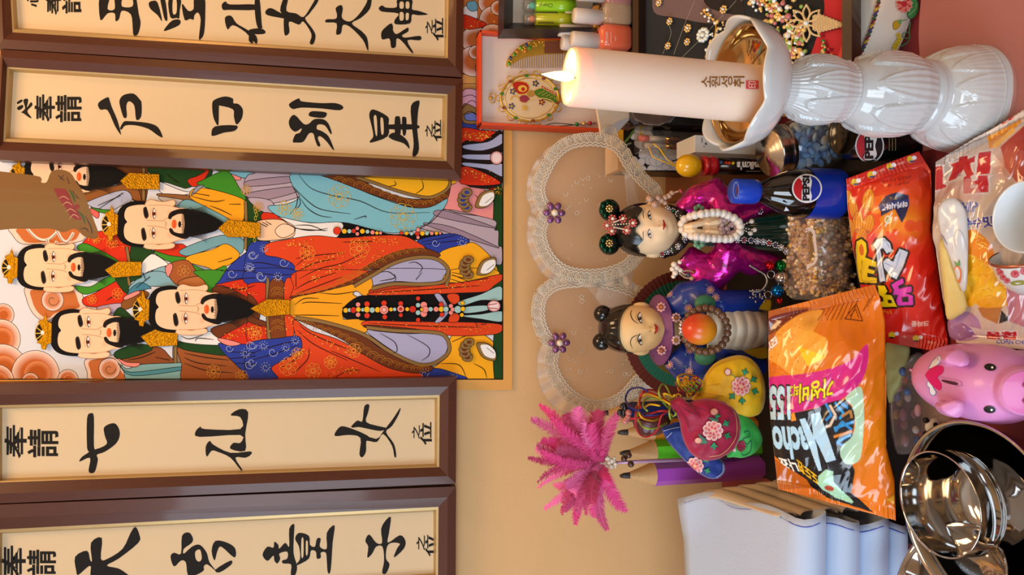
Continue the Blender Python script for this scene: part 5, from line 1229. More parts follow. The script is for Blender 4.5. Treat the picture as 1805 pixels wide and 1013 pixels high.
def hand_pair(b, tip, wrist, gap, sgn):
    """one pressed palm: palm, four fingers of unequal length, a thumb"""
    ax = tip - wrist; L_ = ax.length; d = ax.normalized(); side = Vector((sgn, 0, 0)); back = Vector((0, 1, .2)).normalized()
    base = wrist + side * gap
    b.tube([base - d * .004, base + d * L_ * .2, base + d * L_ * .45, base + d * L_ * .56], [.0075, .0085, .008, .006], 10)
    b.tube([base + back * .010 - d * .004, base + back * .011 + d * L_ * .2, base + back * .010 + d * L_ * .5], [.006, .0075, .006], 10)
    for i, (ln, o) in enumerate(((.93, -.0035), (1.0, .0015), (.95, .0065), (.82, .0115))):
        s_ = base + back * o + d * L_ * .45
        b.tube([s_, s_ + d * L_ * (ln - .45) * .5 - side * gap * .25, s_ + d * L_ * (ln - .45) * .92 - side * gap * .55, s_ + d * L_ * (ln - .45) - side * gap * .6], [.0042, .004, .0032, .0015], 8)
    s_ = base - back * .006 + d * L_ * .12
    b.tube([s_, s_ - back * .004 + d * L_ * .2 - side * gap * .2, s_ - back * .003 + d * L_ * .42 - side * gap * .45], [.0042, .0038, .0022], 8)

# ------------------------------------------------ the figurine in magenta
D1Y = .97
t = thing('figurine', 'girl figurine in shiny magenta jacket with praying hands and two hair buns', 'figurine', (at(1400, 412, D1Y).x, D1Y, 0))
doll1 = t
lo = Loft([(1186, 412, 17, .968, .018), (1200, 412, 38, .966, .026), (1222, 412, 54, .962, .036), (1262, 412, 60, .96, .042), (1300, 412, 56, .958, .046), (1345, 412, 58, .953, .052), (1402, 412, 64, .948, .058), (1416, 412, 64, .948, .058)])
b = MB(); lo.mesh(b, 60, 40, lambda q, u: .02 * math.sin(9 * q + 3 * u) * (1 - u))
for sg, e in ((1, (1258, 344)), (-1, (1262, 480))):
    sh, wr = ((1204, 376), (1282, 392)) if sg > 0 else ((1204, 450), (1284, 430))
    S_, E_, W_ = at(*sh, .955), at(*e, .935), at(*wr, .905)
    b.tube([S_, S_.lerp(E_, .5) + Vector((sg * .006, 0, 0)), E_, E_.lerp(W_, .4) + Vector((0, 0, -.006)), W_], [.018, .023, .026, .024, .017], 14)
    lowp = at(1372, 360 if sg > 0 else 462, .925)
    b.tube([W_ + Vector((sg * .012, .004, -.004)), W_.lerp(lowp, .5) + Vector((sg * .012, .004, 0)), lowp], [.018, .020, .010], 12)
jm = mat('magenta_foil', '#c4108c', 0.22, metal=.75, coat=.5, bump=.7, bscale=16, stretch=(1.3, 1, .8), bdist=.03)
sub(b.build('jacket', jm, t), .0026, 4)
b = MB()
def skirt(u, v):
    z = .002 + .20 * u; x, rx, Y, ry = lo.at(z); q = -PI / 2 + (v - .5) * 1.15 * (1.1 - .5 * u)
    k = 1.05 + .02 * math.sin(v * 26 + 5 * u)
    return Vector((x + rx * k * math.cos(q), Y + ry * k * math.sin(q) - .002, z))
b.grid(skirt, 24, 40); b.build('skirt_panel', mat('dark_green_lacquer', '#06281f', 0.15, coat=.6), t)
hd1 = Head(1143, 405, .0355, .0470, .038, D1Y - .006, (0, -.12))
b = MB(); hd1.mesh(b); ear(b, hd1, 1); ear(b, hd1, -1)
b.tube([hd1.c + Vector((0, .004, -.03)), at(1186, 412, .966), at(1206, 412, .962)], [.019, .017, .022], 20)
sub(b.build('head', skin_m, t), .0016, 2)
b = MB()
def line1(q):
    a_ = abs(q)
    if a_ < 1.35:
        z = (math.asin(math.sin(q * 9)) / (PI / 2)); return math.radians(52 + 6 * z + 9 * abs(math.sin(a_ * 2.2)) + 14 * (a_ / 1.35) ** 2)
    return math.radians(80 + 60 * min(1, (a_ - 1.35) / .9))
hd1.hair(b, line1, 1.05)
b.build('hair', hair_m, t)
for i, (px, py) in enumerate(((1074, 370), (1074, 430))):
    c = at(px, py, D1Y + .004); b = MB(); b.ball(c, (.0155, .0155, .0145), 20, 12); bn = b.build('hair_bun', hair_m, t)
    b = MB(); fc = c + Vector((0, -.0145, .006))
    for k in range(7):
        a_ = 2 * PI * k / 7; b.ball(fc + Vector((.0085 * math.cos(a_), .002, .0085 * math.sin(a_))), (.0052, .0026, .0052), 8, 6)
    b.build('sequin_petals', mat('sequin', '#0c3a26', 0.12, metal=.8), bn)
    b = MB(); b.ball(fc + Vector((0, -.003, 0)), .0022, 8, 6)
    for k in range(8): a_ = 2 * PI * k / 8; b.ball(fc + Vector((.0042 * math.cos(a_), -.002, .0042 * math.sin(a_))), .0017, 6, 5)
    b.build('gold_beads', mat('old_gold', '#d8b878', 0.25, metal=.8), bn)
b = MB(); red_p = MB(); wht = MB()
hh = lambda px, py, h: (lambda p: hd1.c + (p - hd1.c).normalized() * ((p - hd1.c).length * 1.09) + Vector((0, -h, 0)))(hd1.f(px, py, 0))
for px, py in ((1084, 387), (1101, 387), (1117, 394), (1107, 406), (1083, 407), (1075, 398)):
    for k in range(7):
        a_ = 2 * PI * k / 7; red_p.ball(hh(px + 5.2 * math.cos(a_), py + 5.2 * math.sin(a_), .002), .0019, 6, 5)
    wht.ball(hh(px, py, .003), .0026, 8, 6)
for (xa, ya), (xb, yb) in (((1084, 397), (1115, 395)), ((1086, 393), (1099, 388)), ((1086, 401), (1105, 405))):
    for k in range(8): wht.ball(hh(xa + (xb - xa) * k / 7, ya + (yb - ya) * k / 7, .0035), .0012, 6, 5)
hp = red_p.build('hairpin_flowers', mat('coral_beads', '#c8504a', 0.25, coat=.5), t); wht.build('hairpin_pearls', pearl_m, t)
a = Art(hd1.f, 1.2e-5, .0006); a.view(1040, 340, 4.75)
for sg, ey in ((1, 186), (-1, 342)):
    a.poly([(494, ey - 36), (503, ey - 18), (506, ey + 8), (512, ey + 34), (500, ey + 26), (488, ey + 4), (486, ey - 20)], '#f6efe6')
    a.disc(497, ey + 2, 9, 12, '#3a2414', n=12); a.disc(497, ey + 2, 5, 7, '#060505', n=10); a.disc(494, ey - 2, 2, 2, '#ffffff', n=6)
    a.line([(500, ey - 40), (488, ey - 22), (485, ey), (492, ey + 20), (512, ey + 36)], '#120a08', 1.5)
    a.line([(505, ey - 20), (509, ey + 8), (512, ey + 34)], '#4a2c1c', .6); a.line([(472, ey - 32), (466, ey - 4), (476, ey + 26)], '#b07a50', .6)
    a.line([(452, ey - 42 if sg > 0 else ey - 20), (444, ey - 8), (450, ey + 28 if sg > 0 else ey + 44)], '#4a3424', 1.3, taper=True)
a.poly('609,222 622,232 628,250 634,266 629,284 622,300 610,308 612,288 618,276 614,266 618,252 612,240', '#c22a1e'); a.line('612,226 617,250 615,266 618,284 613,304', '#7a1410', .8)
a.line('572,232 582,238 580,244', '#c08a60', .8); a.line('572,276 582,270 580,264', '#c08a60', .8)
a.b.build('painted_features', face_art, t)
b = MB(); hand_pair(b, at(1207, 402, .895), at(1275, 396, .902), .0052, 1); hand_pair(b, at(1207, 402, .895), at(1275, 406, .902), .0052, -1)
sub(b.build('hands', skin_m, t), .0011, 2)
# collar and stone trims
l1 = lo.f(.008)
trims = [('603,510 650,490 700,478 735,452 770,415 800,370', '#140f10'), ('650,135 690,150 730,168 762,190 790,215', '#140f10'), ('1235,392 1300,393 1400,402 1500,418 1600,456 1660,505', None), ('1215,172 1290,165 1360,162 1440,150', None)]
b = MB()
for pts, c in trims[:2]:
    q = [l1(1040 + x / 4.75, 340 + y / 4.75, 0) for x, y in spline(P(pts), 5, False)]; b.tube(q, .0075, 10, flat=.5)
b.build('collar', mat('black_brocade', '#120d0f', .5), t)
stones = MB(); cents = MB()
for pts, c in trims:
    q = spline(P(pts), 8, False); d_ = 0; last = q[0]
    for x, y in q:
        if math.hypot(x - last[0], y - last[1]) < 46 and (x, y) != q[0]: continue
        last = (x, y); p = l1(1040 + x / 4.75, 340 + y / 4.75, .006)
        for k in range(7):
            a_ = 2 * PI * k / 7; stones.ball(p + Vector((.0036 * math.cos(a_), 0, .0036 * math.sin(a_))), .0016, 6, 4)
        cents.ball(p + Vector((0, -.001, 0)), .0022, 8, 5, col=(*lin(R.choice(['#a01828', '#2a7a5a', '#c8c8d0', '#24204a', '#c8c8d0'])), 1))
stones.build('trim_stones', silver_m, t); cents.build('trim_gems', mat('gem_colours', attr=True, rough=.1, coat=.6), t)
for px, py, sx in ((1232, 370, 0), (1232, 428, 0)):
    c = l1(px, py, .012); b = MB()
    for k in range(6): a_ = 2 * PI * k / 6; b.ball(c + Vector((.0052 * math.cos(a_), 0, .0052 * math.sin(a_))), (.0036, .0018, .0036), 8, 5)
    b.build('jade_flower', mat('jade', '#6a9a78', 0.25, coat=.4), t)

# prayer beads of white stone around her hands
pts = spline(P('766,278 792,220 848,194 910,180 975,170 1036,165 1098,168 1156,188 1213,214 1252,258 1256,318 1222,362 1166,386 1102,384 1038,382 975,378 912,366 850,360 794,332'), 6)
t = thing('prayer_beads', 'string of round white marbled prayer beads hung around the praying hands', 'beads', tuple(at(1250, 405, .885)))
acc = 0; last = None; cnt = 0
ln = [math.hypot(pts[i][0] - pts[i - 1][0], pts[i][1] - pts[i - 1][1]) for i in range(len(pts))]
tot = sum(ln); N_ = 25; marb = mat('white_marble', '#ded4c8', 0.2, coat=.4, var=.12, vscale=160)
cum = np.cumsum(ln)
proto = None
for i in range(N_):
    k = int(np.searchsorted(cum, tot * (i + .5) / N_)) % len(pts); x, y = pts[k]
    px, py = 1040 + x / 4.75, 340 + y / 4.75
    p = at(px, py, np.interp(px, [1200, 1230, 1300], [.918, .888, .885])) 
    if proto is None:
        b = MB(); b.ball(p, .0057, 16, 10); proto = b.build('bead', marb, t); p0 = p
    else:
        o = proto.copy(); COL.objects.link(o); o.location = p - p0
b = MB()
for i in range(26): b.ball(at(1270 + R.uniform(0, 32), 387 + R.uniform(0, 26), .892), R.uniform(.0025, .0042), 10, 6)
b.build('pearl_cluster', mat('mauve_pearl', '#a88a88', 0.2, coat=.6), t)
b = MB()
for px, py in ((1325, 390), (1330, 405), (1323, 411)):
    for k in range(6): b.ball(at(1300 + (px - 1300) * k / 6, 400 + (py - 400) * k / 6, .893), .0012, 6, 5)
    b.ball(at(px, py, .893), .0034, 8, 6)
b.build('pearl_tassel', pearl_m, t)

def pendant(lab, big, strands, Y, m2=pearl_m):
    t = thing('bead_pendant', lab, 'beads', tuple(at(*big[0][:2], Y)))
    b = MB()
    for px, py, r in big: b.ball(at(px, py, Y), r, 10, 7)
    b.build('round_beads', m2, t)
    b = MB()
    for st in strands:
        q = spline(P(st), 4, False)
        for x, y in q: b.ball(at(x, y, Y), .0014, 6, 5)
    b.build('seed_strands', mat('champagne_seed', '#c8ac88', .25, metal=.4), t)
    b = MB()
    for i, st in enumerate(strands): b.ball(at(*P(st)[-1], Y - .001), .0034, 8, 6, col=(*lin(['#8a2424', '#3a3a48', '#b08a68'][i % 3]), 1))
    b.build('drop_beads', mat('gem_colours', attr=True), t)
    return t
pendant('champagne bead pendant with three short strands between the two figurines', [(1188, 466, .004), (1193, 472, .004), (1185, 474, .0035), (1199, 476, .0035), (1190, 481, .004), (1198, 462, .003), (1187, 487, .003)], ['1200,478 1212,477 1222,479', '1202,480 1208,484 1213,484', '1198,482 1208,489 1219,490'], .90)
pendant('pearl and amethyst bead brooch on the magenta figurine\'s far shoulder', [(1145, 350, .0052), (1154, 360, .0055), (1166, 353, .004), (1172, 348, .004), (1179, 345, .004), (1172, 357, .0035), (1184, 340, .0035), (1160, 349, .0045)], ['1180,342 1192,338 1200,336'], .915, mat('pearl_amethyst', '#b08a70', 0.2, coat=.6))

# ------------------------------------------------ the figurine in blue
D2Y = .97
t = thing('figurine', 'smiling child figurine in blue flowered robe with purple collar holding a peach', 'figurine', (at(1400, 583, D2Y).x, D2Y, 0))
doll2 = t
lo2 = Loft([(1164, 580, 20, .968, .02), (1178, 582, 46, .966, .03), (1200, 585, 62, .962, .04), (1240, 586, 66, .96, .047), (1290, 585, 60, .96, .049), (1340, 583, 58, .955, .052), (1402, 583, 62, .95, .057), (1416, 583, 62, .95, .057)])
b = MB(); lo2.mesh(b, 60, 40, lambda q, u: .012 * math.sin(8 * q + 2) * (1 - u))
for sg, e in ((1, (1236, 522)), (-1, (1236, 652))):
    sh, wr = ((1188, 545), (1262, 552)) if sg > 0 else ((1188, 624), (1262, 618))
    S_, E_, W_ = at(*sh, .957), at(*e, .935), at(*wr, .908)
    b.tube([S_, S_.lerp(E_, .5) + Vector((sg * .004, 0, 0)), E_, W_], [.022, .027, .028, .022], 16)
    lowp = at(1340, 530 if sg > 0 else 645, .93); b.tube([W_ + Vector((sg * .01, .008, 0)), lowp], [.022, .016], 12)
bm_ = mat('blue_robe_paint', '#16348c', 0.35, coat=.15)
sub(b.build('robe', bm_, t), .0026, 5)
b = MB()
def coll(u, v):
    q = -PI / 2 + (u - .5) * 2.0 * PI; z0, z1 = zy(1163, .95), zy(1192, .93); z = z0 + (z1 - z0) * (v ** .8)
    c = at(1166, 581, .968); r = .024 + .022 * v
    return Vector((c.x + r * 1.05 * math.cos(q), c.y + r * .98 * math.sin(q), z + .006))
b.grid(coll, 60, 12)
c2 = b.build('collar', mat('purple_collar', '#7a4478', 0.4), t); sd = c2.modifiers.new('thick', 'SOLIDIFY'); sd.thickness = .0035
def itf(fn, Y0=.93):
    return fn
def collf(px, py, h):
    c = at(1166, 581, .968); Y = .93
    z0, z1 = zy(1163, .95) + .006, zy(1192, .93) + .006
    for _ in range(10):
        p = at(px, py, Y); v = min(1, max(0, (p.z - z0) / (z1 - z0))) ** 1.25; r = .024 + .022 * v
        Y = c.y - r * .98 * math.sqrt(max(.02, 1 - ((p.x - c.x) / (r * 1.05)) ** 2))
    return at(px, py, Y - h)
a = Art(collf, 2e-5, .0045); a.dense = 2.5; a.view(1030, 500, 4.878)
for x, y in ((660, 200), (790, 290), (790, 485), (665, 572)):
    for k in range(8):
        q = 2 * PI * k / 8; a.disc(x + 30 * math.cos(q), y + 32 * math.sin(q), 11, 11, '#eec0c4', n=10)
    a.disc(x, y, 15, 16, '#c87a34', n=12)
a.b.build('collar_flowers', mat('painted_trim', attr=True, rough=.45), t)
hd2 = Head(1121, 579, .0332, .0500, .038, D2Y - .004, (0, -.27))
b = MB(); hd2.mesh(b); ear(b, hd2, 1); ear(b, hd2, -1)
b.tube([hd2.c + Vector((0, .004, -.03)), at(1174, 580, .966), at(1194, 580, .962)], [.021, .019, .024], 20)
sub(b.build('head', skin2_m, t), .0016, 2)
b = MB()
def line2(q):
    a_ = abs(q)
    if a_ < 1.25: return math.radians(50 - 3 * math.cos(a_ * 2.5) + 22 * (a_ / 1.25) ** 3)
    return math.radians(70 + 65 * min(1, (a_ - 1.25) / .9))
hd2.hair(b, line2, 1.05); b.build('hair', mat('glossy_hair', '#0b0908', 0.2, coat=.4), t)
for px, py, sg in ((1062, 553, 1), (1060, 602, -1)):
    c = at(px, py, D2Y + .004); b = MB(); b.ball(c, (.0125, .0125, .0125), 20, 12); bn = b.build('hair_bun', mat('glossy_hair'), t)
    b = MB(); ax = (Vector((hd2.c.x, c.y, hd2.c.z)) - c).normalized(); o1 = ax.orthogonal().normalized(); o2 = ax.cross(o1)
    b.tube([c + ax * .0085 + (o1 * math.cos(2 * PI * k / 24) + o2 * math.sin(2 * PI * k / 24)) * .0112 for k in range(24)], .0022, 8, closed=True)
    b.build('red_band', mat('red_ribbon', '#a8301c', .5), bn)
a = Art(hd2.f, 1.2e-5, .0006); a.view(1030, 500, 4.878)
for sg, ey in ((1, 293), (-1, 483)):
    a.poly([(480, ey - 44), (487, ey - 24), (490, ey + 6), (492, ey + 40), (478, ey + 32), (468, ey + 4), (467, ey - 24)], '#f4ede2')
    a.disc(478, ey + 4, 14, 17, '#4a2c16', n=14); a.disc(478, ey + 4, 8, 10, '#060505', n=10); a.disc(473, ey - 1, 3, 3, '#ffffff', n=6)
    a.line([(480, ey - 52), (463, ey - 26), (460, ey), (474, ey + 28), (494, ey + 46)], '#140c08', 1.7); a.line([(492, ey - 24), (496, ey + 6), (496, ey + 42)], '#4a2c1c', .6)
    a.line([(450, ey - 40), (442, ey - 6), (452, ey + 26)], '#b5804a', .7)
a.line('410,222 398,250 406,290 430,322 468,342', '#1a100a', 1.5, taper=True); a.line('470,440 428,452 402,480 398,520 415,556', '#1a100a', 1.5, taper=True)
a.poly('600,344 618,352 634,372 630,388 634,402 618,424 603,432 606,412 612,400 608,388 612,374 606,360', '#c83a2a'); a.line('603,350 613,374 609,388 613,402 605,428', '#7a1a14', .8)
a.line('556,368 572,372 574,380', '#b5804a', .9); a.line('556,412 572,408 574,400', '#b5804a', .9)
a.b.build('painted_features', face_art, t)
# draped white sleeve cloth and coloured hems
b = MB(); 
def drape(u, v):
    px = 1246 + 104 * u; hw = 42 * (1 - .35 * u ** 4); py = 580 + hw * (v * 2 - 1)
    s_ = (v * 2 - 1); return at(px, py, .888 + .03 * s_ * s_ + .02 * u * u - .0019 * math.sin((u * 5.5 - .9 * (1 - s_ * s_)) * 2 * PI) * (1 - s_ ** 4))
b.grid(drape, 60, 30); o = b.build('white_drape', mat('cream_cloth_paint', '#efdfc2', .45), t); sd = o.modifiers.new('thick', 'SOLIDIFY'); sd.thickness = .004
l2 = lo2.f(.012)
a = Art(lo2.f(.022), 2e-5, .0005); a.view(1030, 500, 4.878)
b = MB()
def strip(pts, w, m_, name):
    b = MB(); q = [at(1030 + x / 4.878, 500 + y / 4.878, .915) for x, y in spline(P(pts), 6, False)]; b.tube(q, w, 10, flat=.35); return b.build(name, m_, t)
strip('1110,170 1220,172 1340,175 1420,185', .005, mat('purple_collar'), 'purple_hem'); strip('1330,160 1420,160 1500,170 1600,185', .008, mat('yellow_sash', '#c8a010', .5), 'yellow_sash'); strip('1330,620 1450,605 1570,590', .008, mat('yellow_sash'), 'yellow_sash')
for py in (535, 628):
    b = MB(); c = at(1243, py, .893); b.ball(c, (.012, .008, .015), 14, 9); b.build('green_cuff', mat('green_cuff', '#3a7a58', .5), t)
daisies = [(725, 82), (895, 210), (1085, 52), (905, 565), (730, 695), (1130, 120), (900, 755)]
robe_surface = caster([c for c in doll2.children if c.name.startswith('robe')][0])
a = Art(robe_surface, 2e-5, .0006); a.dense = 2.5; a.view(1030, 500, 4.878)
for x, y in daisies:
    for k in range(11):
        q = 2 * PI * k / 11; a.line([(x + 14 * math.cos(q), y + 14 * math.sin(q)), (x + 36 * math.cos(q), y + 36 * math.sin(q))], '#d8a0b0', 1.5, sm=False)
    a.disc(x, y, 12, 12, '#d8b060', n=10)
    for q in (.6, 2.2, 4.0): a.line([(x + 40 * math.cos(q), y + 40 * math.sin(q)), (x + 56 * math.cos(q + .15), y + 56 * math.sin(q + .15)), (x + 62 * math.cos(q - .15), y + 62 * math.sin(q - .15))], '#6a9a8a', .9)
a.b.build('painted_daisies', mat('painted_trim'), t)
# peach and wooden bead bracelet
pc = at(1234, 580, .872)
t = thing('peach', 'ripe orange and red peach held by the blue figurine', 'fruit', tuple(pc))
b = MB()
def peach(u, v):
    q = 2 * PI * u; th = PI * (1 - v); r = .0205 * (1 - .05 * math.exp(-((math.sin(q / 2 + .3)) / .12) ** 2))
    z = .0215 * math.cos(th) * (1.12 if th < PI / 2 else 1); return pc + Vector((r * math.sin(th) * math.cos(q), r * math.sin(th) * math.sin(q), z))
k0 = len(b.v); b.grid(peach, 40, 26, cu=True)
cols = []
for p in b.v:
    w = min(1, max(0, ((p[2] - pc.z) / .0215 + .15 + .3 * (p[0] - pc.x) / .02))); c1, c2_ = lin('#d98a1c'), lin('#d0401c')
    cols.append((*[c1[i] * (1 - w) + c2_[i] * w for i in range(3)], 1))
b.c = cols; b.build('fruit_body', mat('peach_skin', attr=True, rough=.3, coat=.2), t)
t = thing('bead_bracelet', 'bracelet of brown wooden beads with a silver charm around the peach', 'beads', tuple(at(1240, 580, .87)))
proto = None; woodb = mat('wood_bead', '#6a4a34', .25, var=.3, vscale=120, coat=.4); jadeb = mat('jade_bead', '#6a7a66', .2, coat=.5)
for i in range(22):
    q = 2 * PI * (i + .5) / 22; x, y = 1042 - 190 * math.cos(q), 398 - 188 * math.sin(q)
    p = at(1030 + x / 4.878, 500 + y / 4.878, .876 + .008 * math.cos(q))
    if i in (0, 21):
        b = MB(); b.ball(p, .0046, 14, 9); b.build('jade_bead', jadeb, t); continue
    if proto is None: b = MB(); b.ball(p, .0053, 14, 9); proto = b.build('bead', woodb, t); p0 = p
    else:
        o = proto.copy(); COL.objects.link(o); o.location = p - p0
b = MB()
for i in range(26): b.ball(at(1030 + (842 + R.uniform(-22, 20)) / 4.878, 500 + R.uniform(325, 425) / 4.878, .885 - R.uniform(0, .004)), R.uniform(.0015, .003), 6, 4)
b.build('silver_charm', silver_m, t)

# ------------------------------------------------ wings
sheer = clear('sheer_fabric', '#e8cfae', .20, .5, .25); ruff = clear('ruffle_fabric', '#f0e4d4', .34, .4, .4)
lace_m = mat('lace_thread', '#d6c8b0', .8)
lace_base = clear('lace_ground', '#eadfce', .5, .6, .2)
def wings(lab, outline, outer, Yw, flower, dots_box, py_c):
    c0 = at(1120, py_c, Yw); t = thing('fairy_wings', lab, 'wings', tuple(c0))
    wy = lambda px, py: Yw + .012 * math.sin((py - py_c) / 60) - .00012 * (px - 980)
    O = spline(P(outline), 8); n = len(O)
    b = MB(); tri = geometry.tessellate_polygon([[Vector((x, y, 0)) for x, y in O]])
    b.add([at(x, y, wy(x, y)) for x, y in O], [tuple(q) for q in tri]); b.build('sheer_panel', sheer, t)
    cx_, cy_ = sum(x for x, y in O) / n, sum(y for x, y in O) / n
    nor = []
    for i in range(n):
        (xa, ya), (xb, yb) = O[i - 1], O[(i + 1) % n]; dx, dy = xb - xa, yb - ya; l = math.hypot(dx, dy) or 1; nx, ny = dy / l, -dx / l
        nor.append((nx, ny))
    area = sum(O[i - 1][0] * O[i][1] - O[i][0] * O[i - 1][1] for i in range(n))
    if area < 0: nor = [(-a_, -b_) for a_, b_ in nor]
    def off(i, d): return (O[i % n][0] + nor[i % n][0] * d, O[i % n][1] + nor[i % n][1] * d)
    lb = MB(); vs_ = []
    for i in range(n):
        for j, d in enumerate((-6, 0, 8, 17 + 3 * math.sin(i * 1.4))):
            x, y = off(i, d); vs_.append(at(x, y, wy(x, y) - .003))
    lb.add(vs_, [(i * 4 + j, ((i + 1) % n) * 4 + j, ((i + 1) % n) * 4 + j + 1, i * 4 + j + 1) for i in range(n) for j in range(3)]); lc = lb.build('lace_trim', lace_base, t)
    b = MB(); k = 0; ln = 0
    for i in range(n):
        ln += math.hypot(O[i][0] - O[i - 1][0], O[i][1] - O[i - 1][1])
        while ln > 12.5:
            ln -= 12.5; x, y = off(i, 9)
            for r_, cx2, cy2 in ((5.2, x, y), (2.4, x, y)) + tuple((2.6, *( (off(i, 15.5)[0] + q * nor[i][1] * 4.5, off(i, 15.5)[1] - q * nor[i][0] * 4.5))) for q in (-1, 0, 1)):
                b.tube([at(cx2 + r_ * math.cos(2 * PI * q / 9), cy2 + r_ * math.sin(2 * PI * q / 9), wy(x, y) - .005) for q in range(9)], .0007, 4, closed=True)
    for d in (-4, 1): b.tube([at(*off(i, d + 1.6 * (-1) ** i), wy(*off(i, d)) - .005) for i in range(n)], .0011, 5, closed=True)
    b.build('lace_pattern', lace_m, lc)
    b = MB(); Q = spline(P(outer), 8); m_ = len(Q); vs_ = []
    idx = [min(range(n), key=lambda i: (O[i][0] - x) ** 2 + (O[i][1] - y) ** 2) for x, y in Q]
    for i in range(m_):
        x0_, y0_ = O[idx[i]]
        for v in (0, .35, .7, 1):
            x, y = x0_ + (Q[i][0] - x0_) * v, y0_ + (Q[i][1] - y0_) * v; vs_.append(at(x, y, wy(x, y) + .004 * v * math.sin(i * .9)))
    b.add(vs_, [(i * 4 + j, (i + 1) * 4 + j, (i + 1) * 4 + j + 1, i * 4 + j + 1) for i in range(m_ - 1) for j in range(3)])
    b.tube([vs_[i * 4 + 3] for i in range(m_)], .0006, 4); b.build('ruffle', ruff, t)
    b = MB(); x0_, y0_, x1_, y1_ = dots_box
    for _ in range(34):
        x, y = R.uniform(x0_, x1_), R.uniform(y0_, y1_)
        for q in range(R.choice([1, 4, 6])):
            a_ = q * 1.1; b.ball(at(x + 3.4 * math.cos(a_), y + 3.4 * math.sin(a_), wy(x, y) - .001), (.0011, .0004, .0011), 6, 4)
    b.build('dot_pattern', lace_m, t)
    fc = at(*flower, wy(*flower) - .012); b = MB()
    for k in range(6):
        a_ = PI / 6 + 2 * PI * k / 6; b.ball(fc + Vector((.0115 * math.cos(a_), 0, .0115 * math.sin(a_))), (.0062, .004, .0052), 10, 7, M=Matrix.Rotation(-a_, 3, 'Y'))
    fl_ = b.build('jewel_petals', violet_m, t); b = MB(); b.ball(fc + Vector((0, -.003, 0)), .0052, 12, 8); b.build('pearl_centre', pearl_m, fl_)
    return t
wings('sheer lace-edged heart-shaped wings behind the magenta figurine', '973,372 960,352 956,328 968,298 985,272 1010,256 1050,252 1085,262 1105,292 1128,320 1150,345 1130,375 1135,420 1118,446 1098,466 1060,478 1020,478 990,468 968,444 958,415 962,392',
      '1090,240 1050,234 1010,238 978,252 950,278 932,310 928,345 936,368 930,392 930,430 944,462 962,486 1000,500 1050,506 1090,498 1115,478', 1.075, (977, 375), (985, 285, 1110, 460), 375)
wings('sheer lace-edged heart-shaped wings behind the blue figurine', '984,604 966,588 956,560 958,528 974,510 1000,502 1050,500 1090,508 1130,525 1155,545 1150,590 1152,625 1138,648 1118,670 1096,694 1068,708 1040,708 1012,694 990,670 978,640',
      '1010,480 975,492 945,512 938,545 944,580 956,600 948,625 947,660 956,690 978,718 1010,732 1045,738 1080,728 1110,712 1130,690 1150,660', 1.105, (986, 604), (1000, 520, 1130, 680), 590)

# striped fan behind the blue figurine
fc = at(1205, 588, 1.035)
t = thing('striped_fan', 'pleated fabric fan with green, ochre and red brown bands behind the blue figurine', 'fan', (fc.x, 1.035, 0.012))
bands = [(0, '#3a2412'), (.055, '#3a2412'), (.056, '#7a5a1c'), (.064, '#7a5a1c'), (.065, '#2a6a4c'), (.080, '#2a6a4c'), (.081, '#6a281a'), (.096, '#6a281a')]
b = MB(); vs_ = []; cs = []; n = 150
for i in range(n):
    q = 2 * PI * i / n
    for r_, c in bands:
        z = fc.z + r_ * math.sin(q)
        vs_.append((fc.x + r_ * math.cos(q), 1.035 + (.003 if i % 2 else -.003) * r_ / .1 , max(.012, z))); cs.append((*lin(c), 1))
K = len(bands); b.add(vs_, [(i * K + j, ((i + 1) % n) * K + j, ((i + 1) % n) * K + j + 1, i * K + j + 1) for i in range(n) for j in range(K - 1)], cs)
b.build('fan_leaf', mat('fan_stripes', attr=True, rough=.35, sheen=.2), t)
# ---------------------------------------------------------------- bottles, jar, boxes and bags in the middle of the altar
# flower box
t = thing('gift_carton', 'black carton printed with white flowers and a cream and yellow top, on the wooden step', 'box', (.19, 1.10, .107))
yb0, yb1 = 1.082, 1.135
xr, xl = at(1100, 229, yb0).x, at(1100, 300, yb0).x; zt = zy(1089, yb0)
b = MB(); b.box(((xl + xr) / 2, (yb0 + yb1) / 2, (.107 + zt) / 2), (xr - xl, yb1 - yb0, zt - .107), bev=.0006); bx = b.build('carton', mat('black_card', '#14100e', .35), t)
b = MB(); b.box(((xl + xr) / 2, (yb0 + yb1) / 2, zt - .0045), (xr - xl + .0008, yb1 - yb0 + .0008, .0095), bev=.0005); b.build('yellow_band', mat('yellow_card', '#d89a14', .4), t)
b = MB(); b.box(((xl + xr) / 2, (yb0 + yb1) / 2, zt + .0006), (xr - xl, yb1 - yb0, .0012)); b.build('cream_top', mat('cream_card', '#e4cba4', .5), t)
a = Art(lambda px, py, h: at(px, py, yb0 - .0004 - h), 1e-5); a.view(1040, 180, 6.754); a.ymax = 300
def petalflower(x, y, r, rot, cen=True):
    for k in range(5):
        q = rot + 2 * PI * k / 5; a.disc(x + r * .6 * math.cos(q), y + r * .6 * math.sin(q), r * .62, r * .42, '#e6e4e0', '#d0d4da', '#9aa0a8', .6, a=q, n=12)
    if cen: a.disc(x, y, r * .25, None, '#e0c020', '#e8dc90', n=10)
petalflower(610, 380, 110, .3); petalflower(850, 600, 190, .1); petalflower(700, 520, 150, .9, False); petalflower(560, 760, 105, .5); petalflower(800, 760, 110, .2, False); petalflower(960, 770, 90, .7, False)
a.line('410,480 480,400 520,340', '#5a7a2a', 4); a.line('400,520 490,485', '#8a9a6a', 2.5); a.line('410,690 490,620', '#8a9a6a', 2)
a.disc(850, 610, 26, None, '#e0c020', n=10); a.disc(860, 600, 8, 14, '#5a4a10', n=8)
a.b.build('flower_print', mat('print', attr=True), t)
